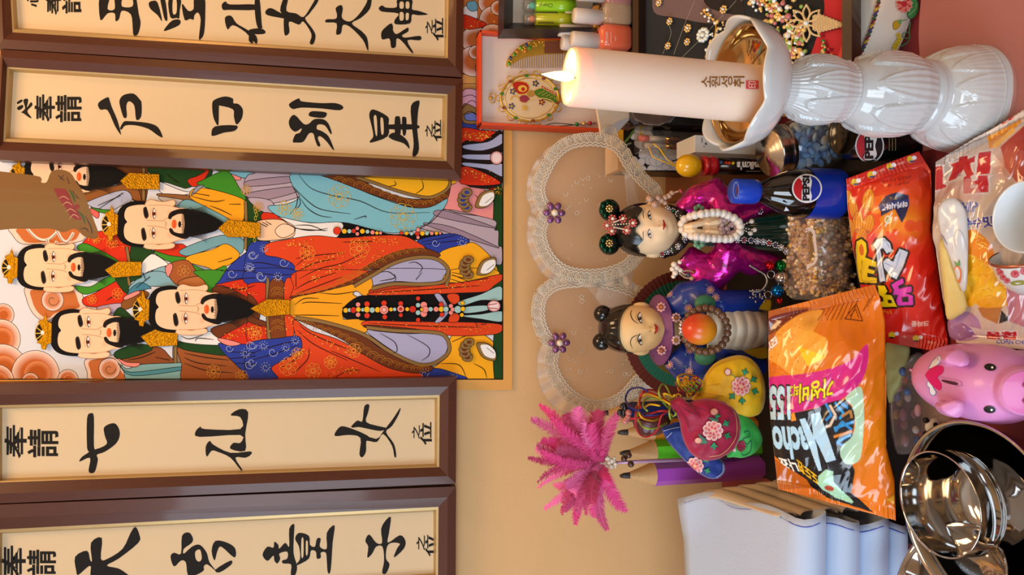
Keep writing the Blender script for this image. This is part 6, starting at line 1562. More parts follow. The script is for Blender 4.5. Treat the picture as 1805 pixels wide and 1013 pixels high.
# paper packet on the stand
b = MB(); q = [(1052, 186), (1113, 188), (1112, 208), (1088, 234), (1062, 247), (1058, 222)]
b.prism([at(x, y, 1.085 - (1113 - x) * .0001) for x, y in q], (0, .008, 0)); o = b.build('paper_packet', mat('packet_paper', '#dccdba', .6))
tag(o, 'cream paper packet leaning below the candle, beside the red gift box', 'packet')
b = MB(); q = [(1111, 207), (1088, 234), (1064, 245), (1066, 228), (1090, 213)]; b.prism([at(x, y, 1.0835 - (1113 - x) * .0001) for x, y in q], (0, .0012, 0)); o2 = b.build('blue_flap', mat('flap_paper', '#b8bcca', .6)); o2.parent = o; o2.location = Vector(o2['org']) - Vector(o['org'])
# lip gloss blister
t = thing('lip_gloss_pack', 'clear blister pack holding two gold-capped lip glosses before the flower carton', 'cosmetic', (.185, 1.06, .107))
YG = 1.066; k_ = depth(at(1160, 250, YG)) / F_PX
b = MB(); c0, c1 = at(1121, 230, YG), at(1209, 274, YG); b.box(((c0.x + c1.x) / 2, YG - .002, (c0.z + .107) / 2), (abs(c0.x - c1.x), .024, c0.z - .107), bev=.003); b.build('blister', clear('blister_film', '#f4f0ea', .02, .08), t)
for i, (py, tipc, x0_) in enumerate(((244, '#e8786a', 1126), (257, '#d8d0c8', 1136))):
    b = MB(); b.tube([at(x0_, py, YG), at(1142 if i == 0 else 1150, py, YG), at(1144 if i == 0 else 1152, py, YG)], [.0048, .0048, .003], 14); b.build('gloss_tip', mat('gloss_' + str(i), tipc, .15, coat=.5), t)
    b = MB(); b.tube([at(1143, py, YG), at(1172, py, YG)], .0042, 14); b.build('gloss_tube', mat('gloss_clear', '#d6c8b4', .12, coat=.6), t)
    b = MB(); b.tube([at(1172, py, YG), at(1173, py, YG), at(1196, py, YG)], [.0048, .0058, .0058], 16); b.build('gold_cap', mat('gold_cap', '#c89a3a', .15, metal=1), t)
# white carton
t = thing('white_carton', 'small white carton with dark triangle print under the candlestick cup', 'box', (.19, 1.0, 0))
yw = .975; xr, xl = at(1230, 238, yw).x, at(1230, 268, yw).x; zt = zy(1225, yw)
b = MB(); b.box(((xl + xr) / 2, yw + .03, zt / 2), (xr - xl, .06, zt), bev=.0006); b.build('carton', mat('white_card', '#d9d6cf', .5), t)
a = Art(lambda px, py, h: at(px, py, yw - .0003 - h), 1e-5); a.view(1040, 180, 6.754); a.poly('1360,500 1385,470 1395,515', '#5a5a58', sm=False); a.line('1330,420 1335,480', '#4a4a4a', 1.3); a.line('1350,525 1368,530', '#6a6a6a', 1.6); a.b.build('print', mat('print', attr=True), t)
# candy tube
YT = .965; ct_ = at(1300, 293, YT); kt = depth(ct_) / F_PX
def tax(px): return at(px, 292.5 + (px - 1300) * .004, YT)
t = thing('candy_tube', 'brown candy tube with red screw lid and plain yellow knob beside the lipstick pack', 'candy', tuple(tax(1368)))
r_ = 15.5 * kt
b = MB(); b.tube([tax(1262), tax(1263), tax(1352)], [r_ * .9, r_, r_], 28); tb = b.build('tube_body', mat('brown_tube', '#1c1210', .18, coat=.6), t)
b = MB(); b.tube([tax(1352), tax(1366), tax(1367)], [r_ * 1.02, r_ * 1.02, r_ * .8], 28); b.build('red_base', mat('red_plastic', '#b01a22', .25, coat=.4), t)
b = MB(); b.tube([tax(1237), tax(1238), tax(1243), tax(1245), tax(1250), tax(1252), tax(1260), tax(1261)], [r_ * .9, r_ * 1.12, r_ * 1.12, r_ * 1.05, r_ * 1.05, r_ * 1.12, r_ * 1.1, r_ * .9], 28); b.build('screw_lid', mat('red_plastic'), t)
b = MB(); ke = 23 * kt; b.ball(tax(1214), (20 * kt, 18 * kt, 24 * kt), 24, 16); b.build('yellow_knob', mat('yellow_plastic', '#e0aa10', .18, coat=.5), t)
b = MB(); b.tube([tax(1190), at(1170, 285, YT), at(1150, 276, YT), at(1143, 258, YT), at(1152, 253, YT), at(1163, 262, YT), at(1175, 280, YT), tax(1191)], .0009, 6); b.build('yellow_loop', mat('yellow_plastic'), t)
f = caster(tb); a = Art(f, 2e-5, .0004); a.view(1150, 180, 4.606)
a.text("m&m's", (885, 482), (-200, 0), (0, 68), '#f0ece6', .05)
for x, y, c in ((530, 490, '#4a8a3a'), (555, 488, '#3a6ab0'), (600, 492, '#c8301c'), (625, 494, '#d8481c'), (655, 495, '#e0c020')): a.disc(x, y, 13, 13, c, n=10)
a.line('565,525 620,525', '#c8c0b8', 1.2); a.line('760,560 880,560', '#c8c0b8', 1.0); a.line('530,455 900,462', '#8a8078', .8); a.disc(915, 500, 14, 30, '#8a1a1a', n=10)
a.b.build('lettering', mat('print', attr=True), t)

# jar of blue candies
YJ = .868; jb = at(1440, 252, YJ); jb.z = .004
t = thing('candy_jar', 'round glass jar with ridged silver lid full of blue and white sweets', 'jar', (jb.x, jb.y, 0))
M_ = Matrix.Rotation(math.radians(-13), 3, 'Y'); o = Vector((jb.x + .006, jb.y, .011))
b = MB(); b.lathe([(0, 0), (.026, 0), (.034, .005), (.0355, .014), (.0355, .060), (.032, .072), (.028, .078)], 48, M=M_, o=o); b.build('glass', clear('jar_glass', '#d8dcda', .05, .03), t)
prof = [(0, .103), (.012, .103), (.013, .1015), (.018, .1015), (.019, .1), (.0245, .1), (.0255, .0985), (.0305, .0985), (.0325, .096), (.0315, .094), (.033, .092), (.0315, .09), (.033, .088), (.0315, .086), (.0335, .082), (.034, .077), (.032, .0765)]
b = MB(); b.lathe(prof, 56, M=M_, o=o); b.build('lid', mat('brushed_tin', '#c9c2b8', .22, metal=1), t)
proto = None; cands = []
rj = random.Random(11); cm = [mat('blue_sweet', '#8abcf6', .4), mat('pale_sweet', '#e6f0fa', .4), mat('mid_sweet', '#b4d6f8', .4)]
k = 0; tries = 0
while k < 84 and tries < 6000:
    tries += 1; q, rad, z = rj.uniform(0, 2 * PI), .027 * math.sqrt(rj.random()), rj.uniform(.009, .062)
    if q < PI and rad > .012: continue
    p = o + M_ @ Vector((rad * math.cos(q), rad * math.sin(q), z))
    if any((p - c_).length < .0088 for c_ in cands): continue
    cands.append(p)
    if proto is None or k < 3:
        b = MB(); b.lathe([(0, -.0028), (.0045, -.0026), (.0062, -.0012), (.0064, 0), (.0062, .0012), (.0045, .0026), (0, .0028)], 18, o=p); ob = b.build('sweet', cm[k % 3], None, origin=p); proto = proto or []; proto.append(ob)
    else: ob = proto[rj.choice([0, 0, 1, 2])].copy(); COL.objects.link(ob); ob.location = p
    ob.rotation_euler = (rj.uniform(0, 3), rj.uniform(0, 3), 0)
    ob['label'] = 'round flat blue or pale blue sweet inside the glass jar'; ob['category'] = 'sweet'; ob['group'] = 'blue sweets in the jar'
    k += 1

# cola bottle
YC = .80; cxp = at(1400, 340, YC); kc = depth(cxp) / F_PX
t = thing('cola_bottle', 'plastic cola bottle with blue cap and blue label standing before the magenta figurine', 'bottle', (cxp.x, YC, 0))
Zc = lambda px: zy(px, YC)
rb = .0305
zc0, zc1 = Zc(1328), Zc(1292)
shoulder = [(.0128, zc0 - .004), (.0125, zc0 - .010), (.0165, zc0 - .020), (.0235, zc0 - .035), (.0285, zc0 - .050), (rb, zc0 - .064)]
low = [(rb, .055), (.0290, .048), (.0305, .035), (.0300, .014), (.024, .002), (0, .002)]
X_, Y_ = cxp.x, YC
b = MB(); b.lathe(list(reversed(shoulder + low)), 48, o=(X_, Y_, 0)); b.build('bottle', mat('cola', '#0d0806', .06, coat=1.0, spec=.6), t)
b = MB(); b.lathe([(0, zc1), (.0135, zc1), (.0146, zc1 - .0015), (.0148, zc0 + .002), (.0142, zc0 - .003), (.013, zc0 - .004)], 60, o=(X_, Y_, 0), mod=lambda q, k_: 1 + (.015 * math.cos(30 * q) if k_ in (2, 3) else 0)); b.build('cap', mat('blue_cap', '#1440b8', .3), t)
a = Art(lambda px, py, h: onz(px, py, zc1 + .0003 + h), 1e-5); a.view(1150, 180, 4.606); a.disc(680, 715, 26, 70, '#6a86d8', n=20); a.disc(680, 715, 20, 60, '#1440b8', n=20); a.poly('684,680 694,690 696,720 690,752 680,735', '#5a2a3a'); a.b.build('cap_print', mat('print', attr=True), t)
def lab(u, v):
    q = 2 * PI * u; z = .058 + (zc0 - .066 - .058) * v; return Vector((X_ + (rb + .0006) * math.cos(q), Y_ + (rb + .0006) * math.sin(q), z))
b = MB(); b.grid(lab, 64, 8, cu=True); lb = b.build('label', mat('blue_label', '#12309c', .3, coat=.4), t)
a = Art(lambda px, py, h: oncyl(px, py, X_, Y_, rb + .0009 + h), 1e-5); a.dense = 4; a.view(1150, 180, 4.606)
a.disc(1255, 700, 122, 118, '#e8e6e4', n=36); a.disc(1255, 700, 111, 107, '#e8e6e4', n=36)
cir = lambda a0, a1, n=16: [(1255 + 110 * math.cos(a0 + (a1 - a0) * i / n), 700 + 106 * math.sin(a0 + (a1 - a0) * i / n)) for i in range(n + 1)]
a.poly(cir(PI * .62, PI * 1.30) + [(1215, 640), (1225, 690), (1212, 750)], '#c01c24', sm=False)
a.poly(cir(-PI * .42, PI * .40) + [(1295, 760), (1282, 710), (1296, 640)], '#12309c', sm=False)
a.h += 5e-4; a.text('PEPSI', (1277, 800), (0, -205), (-58, 0), '#0c0c14', .045)
a.h += 3e-4; a.poly('1085,848 1112,882 1068,884', '#d8dcec', sm=False); a.b.build('logo', mat('print', attr=True, rough=.4), t)

# black can
YK = .748; cc = at(1545, 234, YK); rk = .0325
t = thing('cola_can', 'black cola can partly hidden behind the candlestick base', 'can', (cc.x, YK, 0))
zt = .086
b = MB(); b.lathe([(0, .003), (.022, .003), (.026, 0), (.031, .006), (rk, .010), (rk, zt - .014), (.030, zt - .005), (.0275, zt - .001), (.027, zt), (.026, zt - .003), (0, zt - .003)], 48, o=(cc.x, YK, 0)); b.build('can_body', mat('black_can', '#0a0a0c', .22, metal=.3, coat=.5), t)
a = Art(lambda px, py, h: oncyl(px, py, cc.x, YK, rk + .0005 + h), 1e-5); a.dense = 4; a.view(1450, 0, 3.617)
a.disc(300, 930, 92, 110, '#bdb8b4', n=30); a.disc(300, 930, 84, 101, '#0c0c10', n=30)
a.poly([(300 + 83 * math.cos(q), 930 + 100 * math.sin(q)) for q in np.linspace(PI * .6, PI * 1.4, 14)] + [(262, 850), (280, 930), (262, 1010)], '#a02028', sm=False)
a.poly('262,850 310,850 345,880 335,930 345,990 310,1020 262,1010 280,930', '#c8c2bc'); a.h += 5e-4; a.text('PEPSI', (325, 1012), (0, -215), (-58, 0), '#0c0c10', .045)
for x in (425, 445, 465): a.line([(x, 880), (x, 960)], '#7a6a3a', 1)
a.b.build('logo', mat('print', attr=True), t)

# popcorn bag
t = thing('popcorn_bag', 'clear bag of caramel popcorn with a printed label lying before the magenta figurine', 'snack', (at(1450, 440, .87).x, .875, 0))
xa, xb = at(1440, 372, .87).x, at(1440, 528, .87).x
def film(u, v):
    s_ = 2 * PI * u; e = 1 - .25 * abs(2 * v - 1) ** 6
    y = .868 + .042 * e * np.sign(math.cos(s_)) * abs(math.cos(s_)) ** .6; z = .034 + .032 * e * np.sign(math.sin(s_)) * abs(math.sin(s_)) ** .6
    return Vector((xa + (xb - xa) * v, y + .002 * noise.noise(Vector((u * 9, v * 12, 0))), z + .003 * noise.noise(Vector((u * 8, v * 11, 5)))))
b = MB(); b.grid(film, 40, 40, cu=True); b.build('film', clear('bag_film', '#e8dcd8', .16, .12), t)
b = MB(); rp = random.Random(5); n = 0
pal = ['#e8b868', '#f0d090', '#f8e8cc', '#d8a050', '#f4dcb0', '#f0d4c8']
while n < 520:
    x = rp.uniform(xb + .006, xa - .006); y = .868 + rp.uniform(-.037, .037); z = .034 + rp.uniform(-.028, .029)
    if abs(y - .868) < .027 and abs(z - .034) < .019: continue
    n += 1
    for _ in range(3): b.ball((x + rp.uniform(-.003, .003), y + rp.uniform(-.003, .003), z + rp.uniform(-.003, .003)), rp.uniform(.002, .0042), 6, 4, col=(*lin(rp.choice(pal)), 1))
o = b.build('popcorn', mat('popcorn', attr=True, rough=.5, coat=.3), t, kind='stuff')
pl = lambda px, py, h: onplane(px, py, Vector((0, .842, .060)), Vector((0, -.62, .78))) + Vector((0, -.62, .78)) * (h + .012)
a = Art(pl, 2e-5); a.view(1340, 360, 5.065)
a.poly('430,220 480,205 515,240 530,380 540,490 510,540 470,560 440,590 440,540 500,520 515,470 495,270 470,240 430,260', '#d8ccc8', sm=False); a.poly('455,260 485,250 500,480 470,510 465,380', '#7a5a28', sm=False)
a.poly('280,350 440,340 440,490 300,500', '#c87a90', sm=False) if False else None
a.text('caramel', (455, 520), (0, -290), (-28, 0), '#9a7a7a', .0); a.b.build('printed_label', mat('print', attr=True), t)

# bells
t = thing('bell_charm', 'bunch of coloured metal bells on rings with a silver beaded strap', 'bells', tuple(at(1372, 500, .90)))
for px, py, r, c in ((1357, 468, 8, 'red_bell'), (1375.5, 468, 10, 'green_bell'), (1377, 489, 11, 'silver_bell'), (1370.6, 512, 11, 'blue_bell'), (1374, 530, 6, 'red_bell')):
    p = at(px, py, .885); k_ = depth(p) / F_PX; b = MB(); b.ball(p, r * k_, 20, 12)
    b.tube([p + Vector((r * k_ * 1.0 * math.cos(2 * PI * i / 20), r * k_ * math.sin(2 * PI * i / 20), 0)) for i in range(20)], .0006, 5, closed=True)
    b.build('bell', mat(c, {'red_bell': '#b0101c', 'green_bell': '#0a6a2a', 'silver_bell': '#c8b8a8', 'blue_bell': '#0a6ab0'}[c], .15, metal=.85), t)
for px, py in ((1359, 484), (1354, 520), (1378, 500)):
    p = at(px, py, .89); b = MB(); b.tube([p + Vector((.0052 * math.cos(2 * PI * i / 18), .001 * math.sin(2 * PI * i / 9), .0052 * math.sin(2 * PI * i / 18))) for i in range(18)], .0006, 6, closed=True); b.build('ring', silver_m, t)
b = MB()
for k in range(34): q = spline(P('1322,468 1335,476 1348,484 1352,496 1346,508 1334,514 1322,508'), 6, False)[k]; b.ball(at(q[0], q[1], .893), .0018, 6, 5)
for k in range(24): b.ball(at(1336 + R.uniform(-14, 12), 518 + R.uniform(-8, 14), .893), .0016, 6, 5)
b.build('beaded_strap', mat('antique_silver', '#a8a49c', .25, metal=1), t)
for k in range(2):
    p = at(1345, 455, .90)
b = MB()
for k in range(6): a_ = 2 * PI * k / 6; b.ball(at(1337, 459, .905) + Vector((.0065 * math.cos(a_), 0, .0065 * math.sin(a_))), (.0045, .002, .0045), 8, 5)
b.build('jade_flower', mat('jade'), t)
# ---------------------------------------------------------------- snack bags, pig, bowls, cloth, pouches, pencils, feather
bag_m = mat('printed_film', attr=True, rough=.22, coat=.6, spec=.5)
E_, F_ = (1340, 500, 4.604), (1340, 680, 4.221)
# ---- nacho bag
pr = Print(1340, 490, 1590, 930, 2.2, '#dc7410')
pr.view(*E_); pr.poly('60,200 400,190 520,200 470,330 60,560', '#a8500c', sm=False); pr.glow(850, 520, 200, 260, '#c85a08', .7)
pr.view(*F_); pr.glow(850, 300, 140, 400, '#e88414', .8); pr.glow(850, 880, 120, 160, '#e87c10', .8)
pr.view(*E_); pr.poly('400,150 930,0 970,90 700,150 420,215', '#c8640c', sm=False)
for i in range(9): pr.line([(430 + i * 58, 150 - i * 16 + 50), (435 + i * 58, 150 - i * 16)], '#a84e08', .8)
pr.poly('62,290 180,240 380,205 340,250 230,300 60,420', '#6a1c10'); pr.text('cho', (165, 300), (-95, 35), (25, 95), '#4a2a10', 0)
pr.poly('55,560 130,400 230,310 350,235 505,212 480,310 440,385 400,560 375,700 345,778 300,765 240,712 130,645 55,610', '#eda23a'); pr.glow(420, 310, 80, 50, '#c87a24', .7)
rs = random.Random(2)
for _ in range(90): x, y = rs.uniform(80, 380), rs.uniform(330, 720); pr.disc(x, y, rs.uniform(3, 8), rs.uniform(3, 7), rs.choice(['#dc8420', '#f2b450', '#d87a1c']))
pr.poly('315,360 440,385 545,432 548,582 400,662 305,495', '#f0a838', sm=False); pr.poly('305,495 548,582 400,662', '#f0c41c', sm=False)
for i in range(8): pr.line([(470 + i * 38, 300 - i * 2), (530 + i * 38, 205 - i * 12)], '#6a2408', 1.5)
pr.line('690,285 780,165 835,300 700,285', '#6a2408', 2, sm=False); pr.line('730,265 778,205 805,280', '#6a2408', 1.6, sm=False); pr.line('840,220 890,120', '#6a2408', 1.5); pr.line('870,190 920,90', '#6a2408', 1.5)
pr.poly('55,790 150,745 280,730 480,700 640,655 760,600 872,485 880,620 840,760 760,855 640,935 440,995 260,1030 55,1040', '#d0207c'); pr.text('CHEEZY'[-3:], (130, 418), (-75, 70), (18, 62), '#f0e0d0', .05, '#8a3a10')
pr.text('가성비', (610, 742), (-275, 58), (-5, 155), '#f0e010', .03, '#2a1a08', .045); pr.text('최고', (330, 800), (-92, 14), (0, 95), '#f0e010', .02, '#2a1a08', .04)
pr.view(*F_); pr.poly('235,190 440,150 500,115 640,80 720,180 690,380 640,430 710,620 680,790 845,945 700,900 500,835 380,745 105,520 80,300 80,230', '#141218', sm=False)
pr.poly('230,205 270,180 285,240 240,250', '#e8902a', sm=False)
pr.text('155', (235, -10), (-172, 8), (8, 248), '#bcdcec', .045, '#101014', .05)
for pts, c in (('500,120 540,200 500,240', '#2a8ad0'), ('530,130 570,200 530,280 480,295', '#e0c8b0'), ('570,110 630,190 600,230', '#2a9ae0'), ('600,100 660,150', '#2a8ad0'), ('560,300 700,250', '#2a9ae0'), ('570,320 620,250 690,310', '#2a8ad0'), ('620,210 680,170 690,220', '#b07a3a'), ('560,360 690,320', '#d8842a'), ('580,400 680,350', '#2a9ae0'), ('580,400 640,430', '#2a8ad0')): pr.line(pts, c, 4.5, sm=False)
pr.poly('645,70 755,-5 778,160 772,350 745,535 640,560 605,450 690,360 715,250 690,130', '#b4d8b8')
pr.text('acho', (362, 280), (-280, 12), (30, 250), '#aed6ec', .04, '#101014', .05)
pr.poly('300,228 352,215 400,330 385,188 458,172 582,530 498,557 430,400 476,612 440,628', '#101014', sm=False); pr.poly('308,232 350,222 408,352 392,195 454,180 574,528 504,548 420,370 470,608 444,616', '#b4daf0', sm=False)
pr.text('나쵸', (262, 540), (-130, -20), (40, 100), '#f0ece0', .03, '#141008', .05); pr.text('도도한', (425, 640), (-150, -110), (20, 95), '#f0b820', .03, '#141008', .05)
pr.poly('440,655 500,600 552,615 555,700 620,780 695,865 680,878 560,832 470,770 435,720', '#a8d8b4', sm=False); pr.disc(518, 752, 36, 24, '#b84a30', a=.3); pr.line('490,745 545,762', '#5a1a10', 1)
pr.poly('105,540 350,690 390,760 125,775', '#b85a0c', sm=False); pr.poly('940,840 1000,810 1000,880', '#f0b030', sm=False); pr.text('ase', (232, 700), (-110, -14), (0, 40), '#c88a50', 0)
nl = [(1354, 548), (1354, 640), (1356, 715), (1364, 798), (1371, 862)]; nr = [(1541, 501), (1551, 524), (1560, 565), (1562, 680), (1562, 787), (1577, 846), (1579, 917)]
p0, nn = Vector((0, .700, .062)), Vector((0, -.75, .66))
b = snack_bag(nl, nr, p0, nn, .020, pr, 190, 300, .0055, 3, .05)
o = b.build('nacho_bag', bag_m); tag(o, 'orange nacho bag with a chip and pale blue lettering, before the blue figurine', 'snack')
# ---- red snack bag
G_, H_ = (1480, 400, 4.2215), (1470, 180, 4.2209)
pr = Print(1480, 255, 1690, 640, 2.2, '#d82418'); pr.view(*H_)
pr.glow(500, 850, 190, 170, '#f0801c', .95); pr.glow(330, 950, 180, 150, '#e8501c', .8); pr.glow(620, 700, 120, 200, '#e84a1c', .5); pr.glow(560, 900, 90, 90, '#f49a24', .8)
for _ in range(14): pr.disc(rs.uniform(300, 680), rs.uniform(700, 1000), 45, 45, rs.choice(['#ec6a1c', '#f08820', '#e8541c']))
def puffcorn(x, y, rx, ry, an):
    pr.disc(x, y, rx, ry, '#e8982c', '#a85a14', a=an)
    for k in (-.5, 0, .5): pr.line([(x + k * rx * math.cos(an) + s_ * ry * .8 * -math.sin(an), y + k * rx * math.sin(an) + s_ * ry * .8 * math.cos(an)) for s_ in (-1, 0, 1)], '#c0701c', 1.2)
    pr.disc(x - ry * .7 * -math.sin(an) * -1, y + ry * .72, rx * .45, ry * .18, '#b8601c')
for q in ((265, 735, 46, 88, .1), (100, 715, 36, 60, 0), (150, 800, 36, 75, -.2), (185, 895, 42, 80, 0), (270, 915, 44, 75, .2), (120, 950, 36, 80, 0), (215, 1010, 44, 70, .3)): puffcorn(*q)
pr.poly('355,760 400,705 480,678 565,697 572,770 545,860 520,905 470,800 370,860', '#23264e', sm=False); pr.poly('365,860 470,810 480,880 440,960 380,950 365,900', '#e88a1c'); pr.disc(420, 880, 26, 32, '#e8e0b0'); pr.disc(420, 880, 16, 20, '#b89a2a'); pr.line('400,930 450,830', '#d8dce8', 2.2); pr.line('440,970 490,880', '#f0a040', 4)
pr.poly('345,770 570,725 565,780 355,810', '#2a3a7a', sm=False); pr.text('아카시아꿀', (558, 738), (-192, 32), (2, 46), '#e8e8f0', .04); pr.text('크라운', (485, 705), (-55, 10), (0, 24), '#c8a040', 0)
pr.view(*G_); pr.glow(300, 90, 90, 60, '#e0406a', .5)
big = [('#f0d010', '125,170 135,110 175,92 210,120 218,180 200,235 175,250 160,330 165,410 140,412 128,300'), ('#f0d010', '195,225 292,262 286,300 232,288 226,312 278,326 272,352 220,342 216,372 292,380 292,418 158,412 166,300 180,240'),
       ('#c8d2e6', '268,142 295,98 350,84 392,125 408,182 368,200 345,160 322,168 340,300 358,402 316,410 300,280 292,165'), ('#c8d2e6', '342,262 368,236 418,262 462,166 524,190 492,295 442,390 398,368 352,310'),
       ('#d830b0', '402,430 488,382 496,418 452,440 458,462 512,448 552,444 552,482 505,492 562,512 562,578 448,584 436,548 456,502 414,504 424,470'), ('#f0d010', '300,436 352,438 372,478 352,502 402,508 442,592 322,592 298,558 342,552 338,522 308,502')]
for c, q in big: pr.line(P(q) + [P(q)[0]], '#1c1008', 7.5, sm=False)
for c, q in big: pr.poly(q, '#1c1008', sm=False)
for c, q in big: pr.poly(q, c, k=2) if False else pr.poly(q, c, sm=False)
pr.poly('158,150 178,130 192,160 190,205 172,215 158,190', '#d8681c'); pr.poly('478,520 528,516 530,556 482,556', '#1c1008', sm=False); pr.poly('372,540 402,542 408,566 378,568', '#1c1008', sm=False)
for q in ('285,150 350,100 390,160', '312,190 335,390', '470,190 440,290 400,350', '355,270 420,300'): pr.line(q, '#8a98b8', 1.3)
for q in ('140,130 132,260 145,400', '180,255 175,395 280,400'): pr.line(q, '#b89a08', 1.3)
pr.text('크라운', (670, 695), (-130, 5), (0, 42), '#f0dcd8', .03)
pr.view(*H_); pr.poly('90,570 630,360 690,440 90,640', '#c01a14', sm=False)
for x, y in ((580, 425), (430, 480), (285, 540), (165, 595)): pr.disc(x - 12, y, 26, 26, '#d8b820'); pr.disc(x + 16, y - 12, 18, 16, '#e8e8f0'); pr.line([(x - 20, y + 16), (x + 20, y + 14)], '#2a3a7a', 3); pr.text('크라운', (x - 55, y + 12), (-55, 18), (0, 16), '#f0c8c0', 0)
pr.text('2025.10.14', (580, 548), (-210, 40), (0, 24), '#5a1008', 0); pr.text('까지 A2', (575, 585), (-200, 38), (0, 24), '#5a1008', 0)
pr.view(*G_); pr.poly('300,790 800,850 820,960 300,900', '#c41c14', sm=False)
for x, y in ((400, 805), (580, 830)): pr.disc(x - 12, y, 26, 24, '#d8b820'); pr.disc(x + 24, y - 10, 16, 14, '#e8e8f0'); pr.line([(x - 30, y + 18), (x + 6, y + 20)], '#2a1a10', 3)
pr.text('크라운', (505, 812), (-45, -4), (0, 16), '#f0c8c0', 0); pr.text('크라운', (720, 858), (-68, -10), (0, 18), '#f0c8c0', 0); pr.text('벌꿀시럽', (400, 625), (-75, -14), (0, 24), '#e8a020', 0)
rl = [(1491, 315), (1493, 360), (1500, 420), (1511, 483), (1525, 540), (1543, 600)]; rr2 = [(1619, 266), (1640, 300), (1642, 346), (1640, 405), (1652, 465), (1661, 540), (1671, 604), (1664, 622)]
p0, nn = onz(1655, 470, .010), Vector((0, -.62, .78))
b = snack_bag(rl, rr2, p0, nn, .014, pr, 150, 260, .004, 9, .07)
o = b.build('honey_snack_bag', bag_m); tag(o, 'red and orange snack bag with big yellow, white and pink lettering beside the popcorn', 'snack')
# ---- clear corn chip bag
I_ = (1600, 200, 4.605)
pr = Print(1600, 180, 1860, 640, 2.0, '#cfbcae'); pr.view(*I_)
pr.glow(250, 420, 200, 120, '#9a8f8c', .7); pr.poly('200,330 560,180 950,20 960,90 560,270 180,400', '#b9b4b4', sm=False); pr.poly('640,190 940,40 760,280 680,290', '#e09018', sm=False); pr.poly('700,260 860,110 880,150 740,290', '#f0b848', sm=False); pr.poly('720,330 800,430 720,450', '#f4e8d0', sm=False)
pr.poly('780,280 960,90 1200,200 1200,560 900,560 820,440', '#a83c38', sm=False); pr.glow(850, 420, 120, 130, '#c86a4a', .7)
pr.line('340,300 560,200 950,-5', '#e0d8d4', 5); pr.line('345,330 560,225 950,30', '#8a8078', 2)
pr.text('콘칩', (345, 300), (120, -55), (10, -40), '#c8242c', .05); pr.text('콘칩', (755, 95), (100, -55), (10, -40), '#c8242c', .05)
let = ['322,552 352,470 362,432 338,412 420,388 414,352 502,346 506,376 576,352 572,402 530,412 548,470 574,506 506,522 470,460 432,512 402,532', '604,326 706,312 702,500 590,506', '478,520 540,514 556,560 600,552 606,512 692,514 688,646 486,660', '150,440 280,424 276,570 306,578 306,600 150,640']
for q in let: pr.line(P(q) + [P(q)[0]], '#d8d0cc', 6, sm=False)
for q in let: pr.poly(q, '#c0222a', sm=False)
pr.poly('408,520 440,478 456,512', '#a89a94', sm=False); pr.poly('545,590 610,585 610,612 548,618', '#d8d0cc', sm=False)
pr.poly('210,640 480,540 570,560 640,700 480,720 215,760', '#c89a94', a=.55)
pr.text('CHIP', (420, 815), (190, -8), (-3, -85), '#6a78b8', .04); pr.text('수수맛', (490, 945), (235, -20), (0, -90), '#3a3a9a', .04, '#e8e4e4', .06)
pr.view(*G_); pr.poly('700,200 960,100 960,600 1000,800 820,860 760,640', '#c9b9a4', sm=False); pr.poly('960,60 1050,30 1160,140 1180,260 1100,290 980,250', '#ea8a1c')
pr.poly('955,230 1100,250 1230,380 1300,480 1280,560 1200,600 1100,615 1050,570 960,575', '#efb318'); pr.poly('960,380 1060,370 1090,420 1060,500 960,520', '#f4c42c'); pr.poly('1080,440 1200,420 1240,480 1120,540', '#f0bc20'); pr.poly('1050,550 1290,510 1280,580 1110,612', '#e8a414')
for i in range(16): x, y = rs.uniform(970, 1260), rs.uniform(60, 590); pr.line([(x, y), (x + 40, y - 14), (x + 70, y + 4)], rs.choice(['#d8901c', '#f8d458']), 1.4)
pr.poly('1050,600 1230,600 1190,720 1080,670', '#b8783a', sm=False); pr.poly('1225,620 1285,690 1200,720', '#2a1a1c', sm=False)
pr.poly('800,650 1000,640 1060,760 1000,840 830,830', '#a878a8'); pr.glow(950, 720, 90, 60, '#c8a4c8', .6); pr.poly('1260,440 1400,430 1400,760 1270,700', '#c07a88', sm=False)
pr.poly('960,745 1080,770 1140,830 1020,810', '#d8c8c8'); pr.text('콘칩', (1085, 835), (225, 5), (5, -62), '#c0222a', .06, '#e4dcdc', .07); pr.text('CORN CHIP', (1165, 868), (235, 10), (0, -34), '#3a4aa8', .03)
cl = [(1648, 285), (1646, 420), (1660, 520), (1685, 604)]; cr = [(1830, 178), (1838, 300), (1842, 450), (1836, 620)]
p0 = onz(1750, 430, .022); nn = Vector((0, -.45, .89))
b = snack_bag(cl, cr, p0, nn, .014, pr, 150, 240, .006, 21, .05)
o = b.build('corn_chip_bag', mat('glossy_film', attr=True, rough=.16, coat=.8)); tag(o, 'clear bag of yellow corn chips with red and blue lettering beside the white cup', 'snack')
# twist packets on top of it
def packet(name, lab_, pts, z, H, m_, art=None, nrm=(0, -.45, .89)):
    b = puff_shape(pts, 0, H, 8, nrm, 3, seed=len(lab_), wr=.003, z=z); o = b.build(name, m_); tag(o, lab_, 'sweet' if 'sweet' in name else 'packet'); return o
o = packet('sweet_packet', 'white sweet packet with a small carrot print lying on the clear corn chip bag', '1652,372 1664,352 1684,350 1702,372 1706,420 1704,500 1694,512 1676,460 1660,420', .050, .0035, mat('white_foil', '#d4d6da', .25, coat=.4))
f = caster(o); a = Art(f, 3e-5, .001); a.view(*G_); a.poly('850,310 880,290 905,320 905,380 890,420 870,380', '#e0824a'); a.poly('865,290 855,250 875,275 890,240 895,285', '#6a9a4a'); a.line('760,60 800,130', '#8a9098', 1.2); a.line('880,20 920,60 950,180', '#b8bcc4', 1.5)
c = a.b.build('carrot_print', mat('print', attr=True)); c.parent = o; c.location = Vector(c['org']) - Vector(o['org'])
